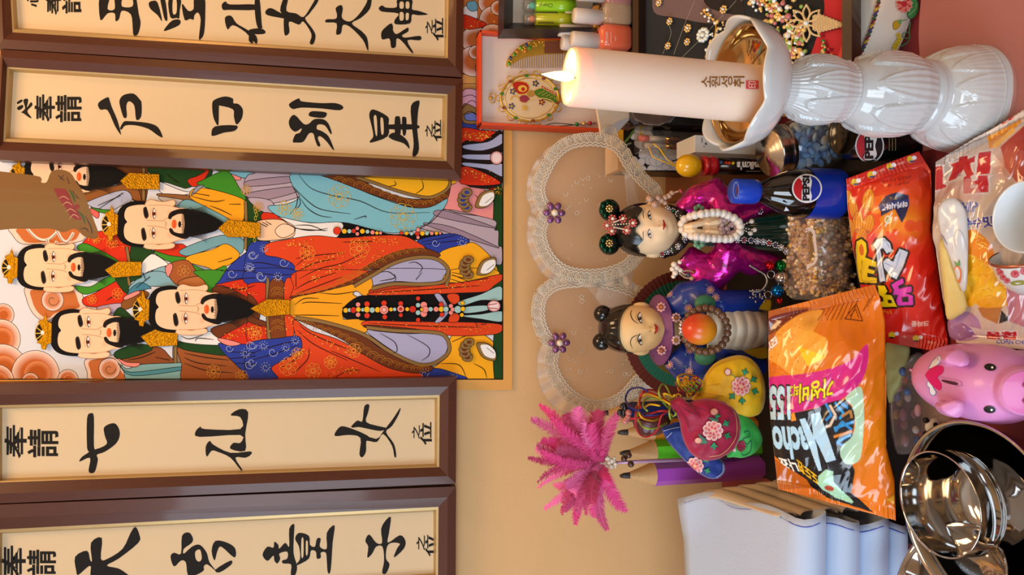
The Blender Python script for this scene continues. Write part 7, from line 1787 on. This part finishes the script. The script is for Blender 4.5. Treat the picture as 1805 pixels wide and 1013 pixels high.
packet('paper_sweet', 'pale yellow paper-wrapped sweet between the red bag and the white packet', '1655,430 1668,424 1680,455 1692,490 1704,540 1690,556 1670,562 1664,520', .047, .004, mat('yellow_paper', '#e0cd84', .6))
packet('purple_sweet', 'purple wrapped sweet by the red bag\'s lower corner', '1672,560 1700,556 1722,568 1730,586 1716,600 1690,602 1674,592', .030, .005, mat('purple_film', '#9a6aa0', .2, coat=.5))
packet('green_paper_sweet', 'pale green paper packet beneath the red bag\'s end, beside the orange bag', '1562,604 1600,606 1602,630 1592,670 1578,702 1566,708 1560,660', .020, .006, mat('green_paper', '#c8cc84', .6))
# clear pouch with bits
t = thing('clear_pouch', 'clear plastic pouch of small coloured sweets and a panda charm beside the pig', 'pouch', tuple(onz(1625, 720, 0)))
b = puff_shape('1566,700 1580,668 1600,632 1624,622 1640,660 1690,712 1682,760 1640,790 1600,800 1576,790', 0, .007, 8, (0, -.25, .97), 3, z=.012); b.build('film', clear('bag_film'), t)
rb_ = random.Random(4)
for k in range(26):
    px, py = rb_.uniform(1578, 1622), rb_.uniform(640, 785); p = onz(px, py, rb_.uniform(.004, .02)); b = MB(); b.ball(p, (rb_.uniform(.004, .008), .004, .004), 10, 7); b.build('sweet', mat('bit%d' % (k % 6), ['#d8b830', '#5a7ab0', '#c8603a', '#d8a8b8', '#e4dcd8', '#c890a8'][k % 6], .3, coat=.4), t)
pb = onz(1645, 752, .014)
b = MB(); b.ball(pb, (.0095, .006, .0095), 18, 12); pn = b.build('panda_charm', mat('panda_white', '#dcdad6', .4), t)
b = MB(); b2 = MB()
for sx in (-1, 1):
    b.ball(pb + Vector((sx * .0075, .001, .0085)), .0034, 10, 7); b.ball(pb + Vector((sx * .0036, -.0052, .002)), (.0026, .0014, .003), 10, 7); b2.ball(pb + Vector((sx * .0036, -.0064, .0022)), .001, 6, 5)
b.ball(pb + Vector((0, -.006, -.002)), .0012, 8, 6); b.build('panda_marks', mat('panda_black', '#141214', .4), pn)

# ---- pig
pc = Vector((at(1727, 672, .605).x, .605, .046))
t = thing('piggy_bank', 'pink pig coin bank with a winged red heart and coin slot on its back', 'piggy bank', (pc.x, pc.y, 0))
pm = mat('pink_vinyl', '#d48ac4', .38, coat=.15, sss=.1)
b = MB(); rx, ry, rz = .0375, .0640, .0445
def pig(u, v):
    q = 2 * PI * u; th = PI * v; d = math.cos(th); s_ = math.sin(th) ** .72; d = math.copysign(abs(d) ** .9, d)
    k_ = 1 + .10 * max(0, d) - .06 * max(0, -d)
    return pc + Vector((rx * k_ * s_ * math.cos(q), -ry * d, rz * s_ * math.sin(q) + (.004 * d)))
b.grid(pig, 48, 36, cu=True)
_q = MB(); _q.grid(pig, 48, 36, cu=True); _t = _q.build('pig_form', pm); ft = caster(_t); bpy.data.objects.remove(_t)
sn = ft(1800, 689, .0); Ms = Vector((0, 0, 1)).rotation_difference(Vector((0, -1, .55)).normalized()).to_matrix()
b.lathe([(.0225, -.012), (.022, .002), (.021, .008), (.0185, .0115), (.012, .0125), (0, .0127)], 32, M=Ms, o=sn)
for (ax_, ay_), (bx_, by_), sx in (((1680, 630), (1708, 641), 1), ((1676, 716), (1700, 709), -1)):
    e0, e1 = ft(ax_, ay_, 0), ft(bx_, by_, .010); mid_ = e0.lerp(e1, .5) + Vector((sx * .004, -.004, .010))
    b.tube([e0 + Vector((0, .004, -.006)), e0 + Vector((sx * .002, -.001, .005)), mid_, e1.lerp(mid_, .3), e1], [.010, .0115, .0105, .007, .002], 14, flat=.6)
for sx in (-1, 1):
    for sy in (-.028, .03): b.tube([pc + Vector((sx * .02, sy, -.02)), pc + Vector((sx * .021, sy, -.0455))], [.013, .0115], 14)
b.tube([pc + Vector((.004 * math.cos(k * .8), ry * .97 + k * .0016, .01 + .004 * math.sin(k * .8))) for k in range(9)], .0022, 8)
pg = sub(b.build('pig_body', pm, t), .0016, 5)
f = caster(pg); K_ = (1550, 580, 5.067)
a = Art(f, 4e-5, .0004); a.dense = 3; a.view(*K_)
a.poly('500,260 520,238 545,245 548,275 530,310 500,330 460,350 440,350 455,320 470,290', '#e4e8f0', '#4a7ac0', 1.2); a.poly('430,460 428,510 445,520 450,560 465,588 495,588 505,560 490,535 470,500', '#e4e8f0', '#4a7ac0', 1.2)
a.poly('410,405 450,355 510,325 560,328 575,355 560,395 520,430 550,480 556,520 540,545 510,535 460,490 425,440', '#d0146c', k=4)
a.poly('555,452 600,455 695,478 690,498 640,492 570,470', '#4a2036'); a.line('530,425 640,445 725,470 730,505 680,505', '#b070a4', 1.3)
for x, y in ((990, 338), (985, 718)): a.disc(x, y, 54, 32, '#0c0a0c', n=22, a=.1); a.disc(x + 18, y + 3, 10, 10, '#ffffff', n=10)
a.b.build('painted_marks', mat('pig_print', attr=True, rough=.35), t)
b = MB()
for sx in (-1, 1): p = sn + Ms @ Vector((sx * .007, 0, .013)); b.ball(p, (.0028, .0018, .0042), 10, 7)
b.build('nostrils', mat('dark_pink', '#8a3a70', .5), t)
b = MB(); b.lathe([(.0188, .0116), (.012, .0128), (0, .0131)], 32, M=Ms, o=sn); b.build('snout_pad', mat('bright_pink', '#d870b8', .35, coat=.2), t)

# ---- cups
wc = Vector((onz(1803, 382, .058).x, onz(1803, 382, .058).y, 0))
t = thing('white_cup', 'small plain white porcelain cup at the near edge beside the corn chip bag', 'cup', tuple(wc))
b = MB(); b.lathe([(0, .002), (.016, .002), (.017, 0), (.019, .003), (.026, .014), (.0305, .034), (.0325, .056), (.0318, .0585), (.0305, .057), (.0285, .034), (.0235, .015), (.012, .008), (0, .007)], 48, o=wc); b.build('cup_body', mat('blue_white_porcelain', '#d4dce2', .12, coat=.5), t)
fc_ = onz(1812, 474, .024)
t = thing('floral_cup', 'white teacup with red rose band, tipped on its side next to the plain cup', 'cup', tuple(fc_))
Mt = Vector((0, 0, 1)).rotation_difference(Vector((.93, -.1, .36)).normalized()).to_matrix(); of = fc_ + Mt @ Vector((0, 0, -.022))
prof = [(0, .001), (.012, 0), (.014, .001), (.020, .008), (.026, .018), (.0285, .034), (.0290, .036), (.0278, .0355), (.0245, .019), (.018, .009), (0, .005)]
b = MB(); b.lathe(prof, 48, M=Mt, o=of); fb_ = b.build('cup_body', mat('white_porcelain'), t)
f = caster(fb_); a = Art(f, 4e-5, .0005); a.view(*G_)
for x, y, r in ((1305, 350, 34), (1195, 340, 26), (1215, 375, 24), (1245, 400, 24), (1180, 320, 18), (1375, 330, 34)):
    a.disc(x, y, r, r * .85, '#a83040', '#c87078', n=14); a.line([(x + r * .5 * math.cos(q), y + r * .4 * math.sin(q)) for q in (0, 1, 2, 3, 4)], '#d89aa0', .8)
a.poly('1270,415 1330,400 1380,405 1380,425 1300,435', '#8a8a30'); a.b.build('rose_band', mat('print', attr=True), t)
b = MB(); b.lathe([(.0288, .0335), (.0296, .0345), (.0296, .036), (.0288, .0368)], 48, M=Mt, o=of); b.build('gold_rim', mat('rose_gold', '#b06a50', .25, metal=.7), t)

# ---- steel bowls
steel = mat('polished_steel', '#c4c2c0', .07, metal=1.0)
bc = onz(1724, 912, .062); bc.z = 0
t = thing('steel_basin', 'large polished steel basin at the near corner holding a smaller bowl', 'bowl', tuple(bc))
b = MB(); b.lathe([(0, .0015), (.035, .0015), (.040, 0), (.048, .002), (.066, .016), (.077, .036), (.0825, .058), (.086, .062), (.0865, .0635), (.0845, .064), (.0815, .0605), (.0755, .037), (.0645, .018), (.046, .005), (.035, .004), (0, .004)], 80, o=bc, M=Matrix.Scale(1.06, 3)); b.build('basin', steel, t)
ic = onz(1652, 888, .086); ic.z = .012
t = thing('steel_cup_bowl', 'straight-sided steel bowl with two grooves sitting inside the large basin', 'bowl', tuple(ic))
R_ = .0500; pr_ = [(0, .0), (.030, 0), (.042, .003), (R_ - .003, .016), (R_ - .001, .026), (R_, .045), (R_ + .0008, .0457), (R_, .0465), (R_, .050), (R_ + .0008, .0507), (R_, .0515), (R_, .072), (R_ + .0006, .0735), (R_ - .0006, .0738), (R_ - .0012, .072), (R_ - .0012, .028), (R_ - .004, .0175), (.041, .0045), (.030, .002), (0, .002)]
b = MB(); b.lathe(pr_, 80, o=ic); b.build('bowl', steel, t)
tc_ = onz(1672, 1024, .070)
t = thing('tilted_steel_bowl', 'shallow steel bowl tipped against the basin at the picture\'s lower corner', 'bowl', (tc_.x, tc_.y, 0))
Mt = Vector((0, 0, 1)).rotation_difference(Vector((.52, .05, .85)).normalized()).to_matrix()
b = MB(); b.lathe([(0, -.040), (.026, -.040), (.028, -.041), (.034, -.036), (.050, -.020), (.0585, -.003), (.062, 0), (.0625, .0012), (.0605, .0015), (.0572, -.003), (.0485, -.019), (.033, -.034), (0, -.0375)], 72, M=Mt, o=tc_); b.build('bowl', steel, t)

# ---- folded white cloth
t = thing('folded_cloth', 'pile of folded white cotton cloth with blue hem stitching by the wall', 'cloth', (-.42, .86, 0))
cm_ = mat('white_cotton', '#b3c4de', .85, sheen=.3, bump=.15, bscale=700)
thr = mat('blue_thread', '#4a5ab8', .7)
edge = [(0.735, onz(1413, 912, .15).x), (.80, onz(1370, 903, .15).x), (.86, onz(1310, 882, .15).x), (.92, onz(1262, 866, .15).x), (.975, onz(1212, 862, .152).x), (1.01, onz(1185, 862, .16).x)]
def layer(z0, z1, y0, dx, top=False):
    b = MB(); st = MB(); nu_, nv_ = 30, 34
    ys = [e[0] for e in edge]; xs = [e[1] for e in edge]
    def sec(v):
        """fold profile in (y, z): bottom back, round the front, top back"""
        zc, hr = (z0 + z1) / 2, (z1 - z0) / 2
        if v < .4: return 1.0 - (1.0 - (y0 + hr)) * v / .4, z0
        if v < .6: q = -PI / 2 - PI * (v - .4) / .2; return y0 + hr + hr * math.cos(q), zc + hr * math.sin(q)
        w = (v - .6) / .4; return (y0 + hr) + (1.0 - (y0 + hr)) * w, z1 + (.010 * w ** 3 if top else 0)
    def fn(u, v):
        y, z = sec(v); xe = np.interp(y, ys, xs) if y > .735 else xs[0]
        x = xe + dx + .004 * math.sin(y * 40 + z * 90) - u * .36
        wv = .0018 * math.sin(11 * u + 30 * y + z0 * 300) * (1 if v > .6 else .3)
        if top and v > .6: wv += .012 * max(0, 1 - u * 6) * max(0, (y - .93) / .07)
        return Vector((x, y, max(.001, z + wv)))
    b.grid(fn, nu_, nv_); o = b.build('cloth_layer', cm_, t); sd = o.modifiers.new('thick', 'SOLIDIFY'); sd.thickness = .0016
    st.tube([fn(.022, .42 + .56 * i / 60) + Vector((0, -.0012 if .4 < .42 + .56 * i / 60 < .6 else 0, .0012)) for i in range(61)], .0006, 5); st.build('hem_stitching', thr, o)
layer(.110, .150, .735, 0, True); layer(.066, .107, .735, -.008); layer(.026, .064, .737, -.014); layer(.002, .024, .740, -.018)
b = MB()
for k in range(5):
    def loop(u, v, k=k):
        y = .77 + .20 * u; zz = .02 + .028 * k; xe = np.interp(y, [e[0] for e in edge], [e[1] for e in edge])
        q = PI * v; return Vector((xe - .006 + (.022 - .002 * k) * math.sin(q) * (.4 + .6 * u), y, zz + .013 * (1 - math.cos(q)) * .9))
    b = MB(); b.grid(loop, 14, 12); o = b.build('inner_fold', mat('shaded_fold_cotton', '#c9b59a', .85), t); o.modifiers.new('thick', 'SOLIDIFY').thickness = .0014  # white folds coloured tan: warm light and shade put into the cotton

# ---- giant pencils
def pencil(py, tip, shoulder, w, Y, c, lab_, woodc='#c89a62'):
    k_ = depth(at(1150, py, Y)) / F_PX; r = w * k_ / 2; x = at(1200, py, Y).x; zs, ztip = zy(shoulder, Y), zy(tip, Y)
    t = thing('giant_pencil', lab_, 'pencil', (x, Y, 0), 'giant pencils along the wall')
    b = MB(); b.smooth = False; b.lathe([(0, .0005), (r, .0005), (r, zs)], 6, o=(x, Y, 0), M=Matrix.Rotation(.1, 3, 'Z')); b.build('painted_barrel', mat('pencil_' + c[1:], c, .3, coat=.3), t)
    zl = zs + (ztip - zs) * .72; b = MB(); b.lathe([(r * .985, zs), (r * .27, zl)], 24, o=(x, Y, 0), mod=lambda q, k2: 1 - (.05 * abs(math.cos(3 * q)) if k2 == 0 else 0)); b.build('wood_cone', mat('pencil_wood', woodc, .6, var=.25, vscale=60, stretch=(14, 14, 1)), t)
    b = MB(); b.lathe([(r * .27, zl), (r * .23, zl + (ztip - zl) * .6), (r * .12, ztip), (0, ztip)], 16, o=(x, Y, 0)); b.build('lead', mat('graphite', '#3a3634', .35), t)
pencil(832, 1093, 1151, 42, 1.06, '#a84ab8', 'giant purple pencil nearest the folded white cloth')
pencil(793, 1093, 1152, 42, 1.07, '#5ac028', 'giant bright green pencil beside the purple one')
pencil(757, 1089, 1149, 40, 1.08, '#d8841c', 'giant orange pencil mostly behind the silk pouches')
pencil(722, 1060, 1100, 34, 1.10, '#1c2a5c', 'giant navy pencil touching the lower wings', '#24305c')

# ---- feather pen
YFp = 1.025; fb0 = at(1150, 812, YFp)
t = thing('feather_pen', 'fluffy pink feather pen with a beaded stem standing among the giant pencils', 'pen', (fb0.x, YFp, .05))
b = MB(); b.tube([at(1300, 806, YFp + .03), at(1150, 812, YFp), at(1068, 816, YFp)], [.003, .003, .002], 10); b.build('shaft', mat('pink_lilac', '#b890b0', .3, metal=.3), t)
b = MB()
for i in range(14): b.ball(at(1076 + R.uniform(-8, 10), 815 + R.uniform(-9, 9), YFp - .006), R.uniform(.0022, .004), 8, 6)
for i in range(6): b.ball(at(1048 + i * 4, 816 + .1 * i, YFp - .004), .0018, 8, 6)
b.build('pearl_beads', pearl_m, t)
b = MB()
for px, py in ((1108, 802), (1112, 818), (1100, 808)):
    p = at(px, py, YFp - .004); b.ball(p, .0048, 10, 7)
b.build('dark_beads', mat('bronze_bead', '#4a2c22', .25, coat=.5), t)
fm = [mat('pink_feather', '#e0307c', .6, sheen=.5), mat('pale_feather', '#e8609a', .6, sheen=.5), mat('rose_feather', '#c8386c', .6, sheen=.5)]
rf = random.Random(8)
tips = [(950, 712), (936, 738), (930, 806), (947, 850), (958, 898), (990, 908), (1015, 925), (1072, 935), (1033, 908), (1035, 884), (1050, 866), (1058, 848), (1064, 752), (1030, 738), (992, 730), (970, 735), (948, 860), (996, 902), (1040, 770), (1046, 846)]
base = at(1062, 815, YFp)
for k in range(52):
    if k < 20: tx, ty = tips[k]
    else: q = rf.uniform(-2.2, 2.2); L_ = rf.uniform(50, 112); tx, ty = 1048 - L_ * math.cos(q), 812 + L_ * math.sin(q) * .95
    tip = at(tx, ty, YFp - rf.uniform(-.02, .05)); mid = base.lerp(tip, .5) + Vector((rf.uniform(-.02, .02), rf.uniform(-.03, .01), .018))
    wmax = rf.uniform(.012, .022) if k > 20 else rf.uniform(.008, .014); b = MB(); b.smooth = False
    C_f = lambda u: base * (1 - u) ** 2 + mid * 2 * u * (1 - u) + tip * u * u
    b.tube([C_f(i / 8) for i in range(9)], [.0006] * 8 + [.0002], 4)
    sd_ = (tip - base).normalized().cross(Vector((rf.uniform(-.3, .3), -1, rf.uniform(-.2, .4)))).normalized(); n = 58
    for i in range(n):
        u = .06 + .94 * i / n; c = C_f(u); ax = (C_f(min(1, u + .02)) - C_f(u - .02)).normalized(); L_ = wmax * (math.sin(PI * min(1, u * .93 + .05)) ** .6) * rf.uniform(.75, 1.1)
        for sg in (-1, 1):
            e = c + (sd_ * sg * .8 + ax * .62).normalized() * L_ + Vector((rf.uniform(-.001, .001), rf.uniform(-.0025, .0025), rf.uniform(-.001, .001)))
            w = ax * .0009; m1 = c.lerp(e, .55) + sd_ * sg * L_ * .08
            b.add([c - w, c + w, m1 + w * .9, e, m1 - w * .9], [(0, 1, 2, 4), (4, 2, 3)])
    b.build('feather', fm[k % 3], t)

# ---- silk pouches
N_ = (1080, 620, 4.22)
def toP(s_): return [(1080 + x / 4.22, 620 + y / 4.22) for x, y in P(s_)]
def pouch(name, lab_, out, Y, H, c, seed, gather=None):
    t = thing(name, lab_, 'pouch', tuple(at(*toP(out)[len(P(out)) // 2], Y)), 'embroidered silk pouches')
    b = puff_shape(toP(out), Y, H, 12, (0, -1, .25), 5, seed, .004); o = b.build('silk_bag', mat('silk_' + c[1:], c, .45, sheen=.3, spec=.3), t); return t, caster(o)
def peony(a, x, y, r, leaf=True):
    if leaf:
        for q, d in ((-1.3, 1.5), (-.5, 1.45), (.35, 1.5), (1.5, 1.5), (2.3, 1.35)):
            lx, ly = x + r * d * math.cos(q), y + r * d * math.sin(q); s_ = r * .42
            a.poly([(lx + s_ * math.cos(q + w) * k, ly + s_ * math.sin(q + w) * k) for w, k in ((0, 1.1), (.8, .5), (1.3, 1), (2.4, .5), (3.1, .9), (-2.4, .5), (-1.3, 1), (-.8, .5))], '#2a8a5a', '#14503a', .7, k=2)
    for i in range(9):
        q = 2 * PI * i / 9; a.disc(x + r * .62 * math.cos(q), y + r * .62 * math.sin(q), r * .42, r * .36, '#d87078', '#f0dcd0', '#a03a44', .6, a=q, n=12, mid=.35)
    for i in range(6):
        q = 2 * PI * i / 6 + .3; a.disc(x + r * .3 * math.cos(q), y + r * .3 * math.sin(q), r * .3, r * .26, '#c8404c', '#ecb8b0', None, a=q, n=10, mid=.4)
    a.disc(x, y, r * .18, None, '#d8b080', n=8)
ar = mat('thread', attr=True, rough=.6)
t, f = pouch('silk_pouch', 'yellow silk pouch embroidered with a pink peony, resting against the blue figurine', '590,355 640,285 690,170 760,85 860,38 960,25 1045,62 1105,145 1135,260 1132,370 1100,450 1045,482 980,482 900,445 820,400 700,370', .872, .016, '#e0b010', 2)
a = Art(f, 4e-5, .0012); a.view(*N_); peony(a, 955, 255, 72); a.disc(855, 150, 24, 26, '#f0d8d4', '#c86a6a', '#8a3a3a', .8, n=12); a.line('880,165 920,190', '#2a8a5a', 1.2); a.line('700,170 760,105 860,62 960,50 1030,85 1085,160 1110,260 1105,370', '#c08a10', .8); a.line('640,300 760,320 840,340', '#c8920c', 1.2, taper=True); a.line('680,250 800,240', '#c8920c', 1.0, taper=True); a.b.build('embroidery', ar, t)
t, f = pouch('silk_pouch', 'bright green silk pouch half hidden behind the crimson one', '930,470 1040,510 1100,600 1115,670 1060,742 980,787 900,782 850,772 900,650', .868, .010, '#38b04a', 3)
a = Art(f, 4e-5, .0012); a.view(*N_); a.line('975,600 1010,590 1015,630 970,650 1000,690 1030,660 1025,740 970,770 960,730 1000,700', '#1a6a4a', 1.5); a.poly('925,690 960,660 985,680 980,730 940,740', '#a02040'); a.disc(905, 728, 12, 16, '#f0d8d4'); a.b.build('embroidery', ar, t)
t, f = pouch('silk_pouch', 'royal blue silk pouch with a pink peony under the crimson pouch', '368,568 420,540 495,525 560,600 660,700 790,790 832,840 828,895 780,940 700,935 600,870 480,750 400,650', .860, .011, '#12307e', 4)
a = Art(f, 4e-5, .0012); a.view(*N_); peony(a, 610, 850, 66); a.line('375,590 440,570 500,560', '#c8d0e0', .8); a.line('400,640 440,600', '#c8d0e0', .8); a.line('820,830 818,895 770,935', '#c8d0e0', .8); a.b.build('embroidery', ar, t)
t, f = pouch('silk_pouch', 'crimson silk pouch with a large pink peony, foremost of the silk pouches', '425,385 455,350 500,330 560,375 620,358 700,345 800,362 880,402 930,462 952,545 945,640 900,722 820,782 740,806 660,802 590,762 540,690 510,600 490,500', .842, .015, '#98103a', 5)
a = Art(f, 4e-5, .0014); a.view(*N_); peony(a, 745, 585, 76); a.disc(755, 445, 30, 27, '#e8a890', '#c8604a', '#8a2a2a', .8, n=12); a.line('765,470 785,510', '#3a6a5a', 1.2); a.disc(636, 660, 28, 24, '#e8a890', '#c8604a', '#8a2a2a', .8, n=12); a.poly('640,610 690,650 700,680 650,640', '#3a6a5a'); a.poly('710,490 760,495 790,520 740,510', '#3a6a5a')
a.line('830,365 890,420 920,500 920,620 870,710 800,765 720,780', '#d8b060', .8); a.line('500,400 560,440 620,470', '#5a0820', 1.6, taper=True); a.line('470,400 540,500 580,600', '#5a0820', 1.4, taper=True); a.line('560,390 640,420 700,440', '#6a0c28', 1.4, taper=True); a.b.build('embroidery', ar, t)
t = thing('organza_pouch', 'dark red sheer pouch among the tangled cords above the pencils', 'pouch', tuple(at(1145, 755, .90)))
b = puff_shape(toP('150,500 240,450 380,470 430,520 380,600 280,625 190,600'), .905, .012, 8, (0, -1, .25), 4, 7); b.build('sheer_bag', clear('maroon_organza', '#5a1420', .6, .3, .4), t)
# drawstring cords
cords = [('red_cord', '#a81824', 'tangled red drawstring cord looping above the giant pencils', ['440,420 330,480 200,490 130,500', '430,440 350,440 250,470 180,500', '430,380 300,310 230,300 200,360 210,420', '400,350 320,290 240,285 205,330', '425,430 360,480 330,580 260,630 200,610 170,540 170,460 185,400 160,420 110,385']),
         ('navy_cord', '#20246a', 'tangled navy drawstring cord looping beside the lower wings', ['440,410 350,460 240,470 200,440', '200,440 120,400 95,340 130,280 200,265 260,290', '430,450 320,480 240,475']),
         ('yellow_cord', '#d8a80c', 'tangled yellow drawstring cord at the pouches\' gathered necks', ['430,390 340,340 250,315 200,360 190,430 220,490 300,510 350,490', '440,470 420,420 425,360 460,320', '470,380 440,330 380,310 400,350', '350,400 280,390 240,410', '650,270 560,295 520,275 485,220 490,180 540,165 620,185 670,225']),
         ('green_cord', '#8aa83a', 'tangled light green drawstring cord beside the crimson pouch', ['430,500 420,440 440,360 400,260 370,240 345,280 350,330 390,390 430,430', '410,380 330,350 250,350 225,400 260,440', '440,500 380,540 300,570 230,560 190,500 180,450', '445,480 470,460 450,430'])]
for nm, c, lb_, lst in cords:
    t = thing('tangled_cord', lb_, 'cord', tuple(at(1150, 720, .90)), 'drawstring cords of the pouches')
    for k, pts in enumerate(lst):
        b = MB(); q = spline(toP(pts), 6, False); b.tube([at(x, y, .872 + .03 * math.sin(i * .22 + k * 2 + len(nm))) for i, (x, y) in enumerate(q)], .00125, 7); b.build('cord_loop', mat(nm, c, .6), t)
t = thing('knotted_ornament', 'cluster of yellow, green and red thread knots beside the yellow pouch', 'ornament', tuple(at(1215, 680, .88)))
b = MB()
for i in range(44):
    x, y = 1200 + R.uniform(-6, 34), 678 + R.gauss(0, 7); c = R.choice(['#d8a80c', '#d8a80c', '#c87a14', '#8a1440', '#5a9a24']); p = at(x, y, .875)
    b.tube([p + Vector((.003 * math.cos(q), .002 * math.sin(2 * q), .003 * math.sin(q))) for q in [k * .9 for k in range(7)]], .0011, 5, closed=True, col=(*lin(c), 1))
b.build('knots', mat('cord_colours', attr=True), t)
t = thing('bead_button', 'black and coral bead tassel beside the navy pencil tip', 'beads', tuple(at(1100, 728, .93)))
b = MB(); b2 = MB()
for i in range(10): b.ball(at(1098 + R.uniform(-6, 5), 722 + R.uniform(-9, 12), .93), .0036, 10, 7)
for px, py in ((1108, 727), (1104, 739), (1107, 735), (1102, 742)): b2.ball(at(px, py, .925), .0044, 10, 7)
b.build('black_beads', lacq_m, t); b2.build('coral_beads', rose_m, t)
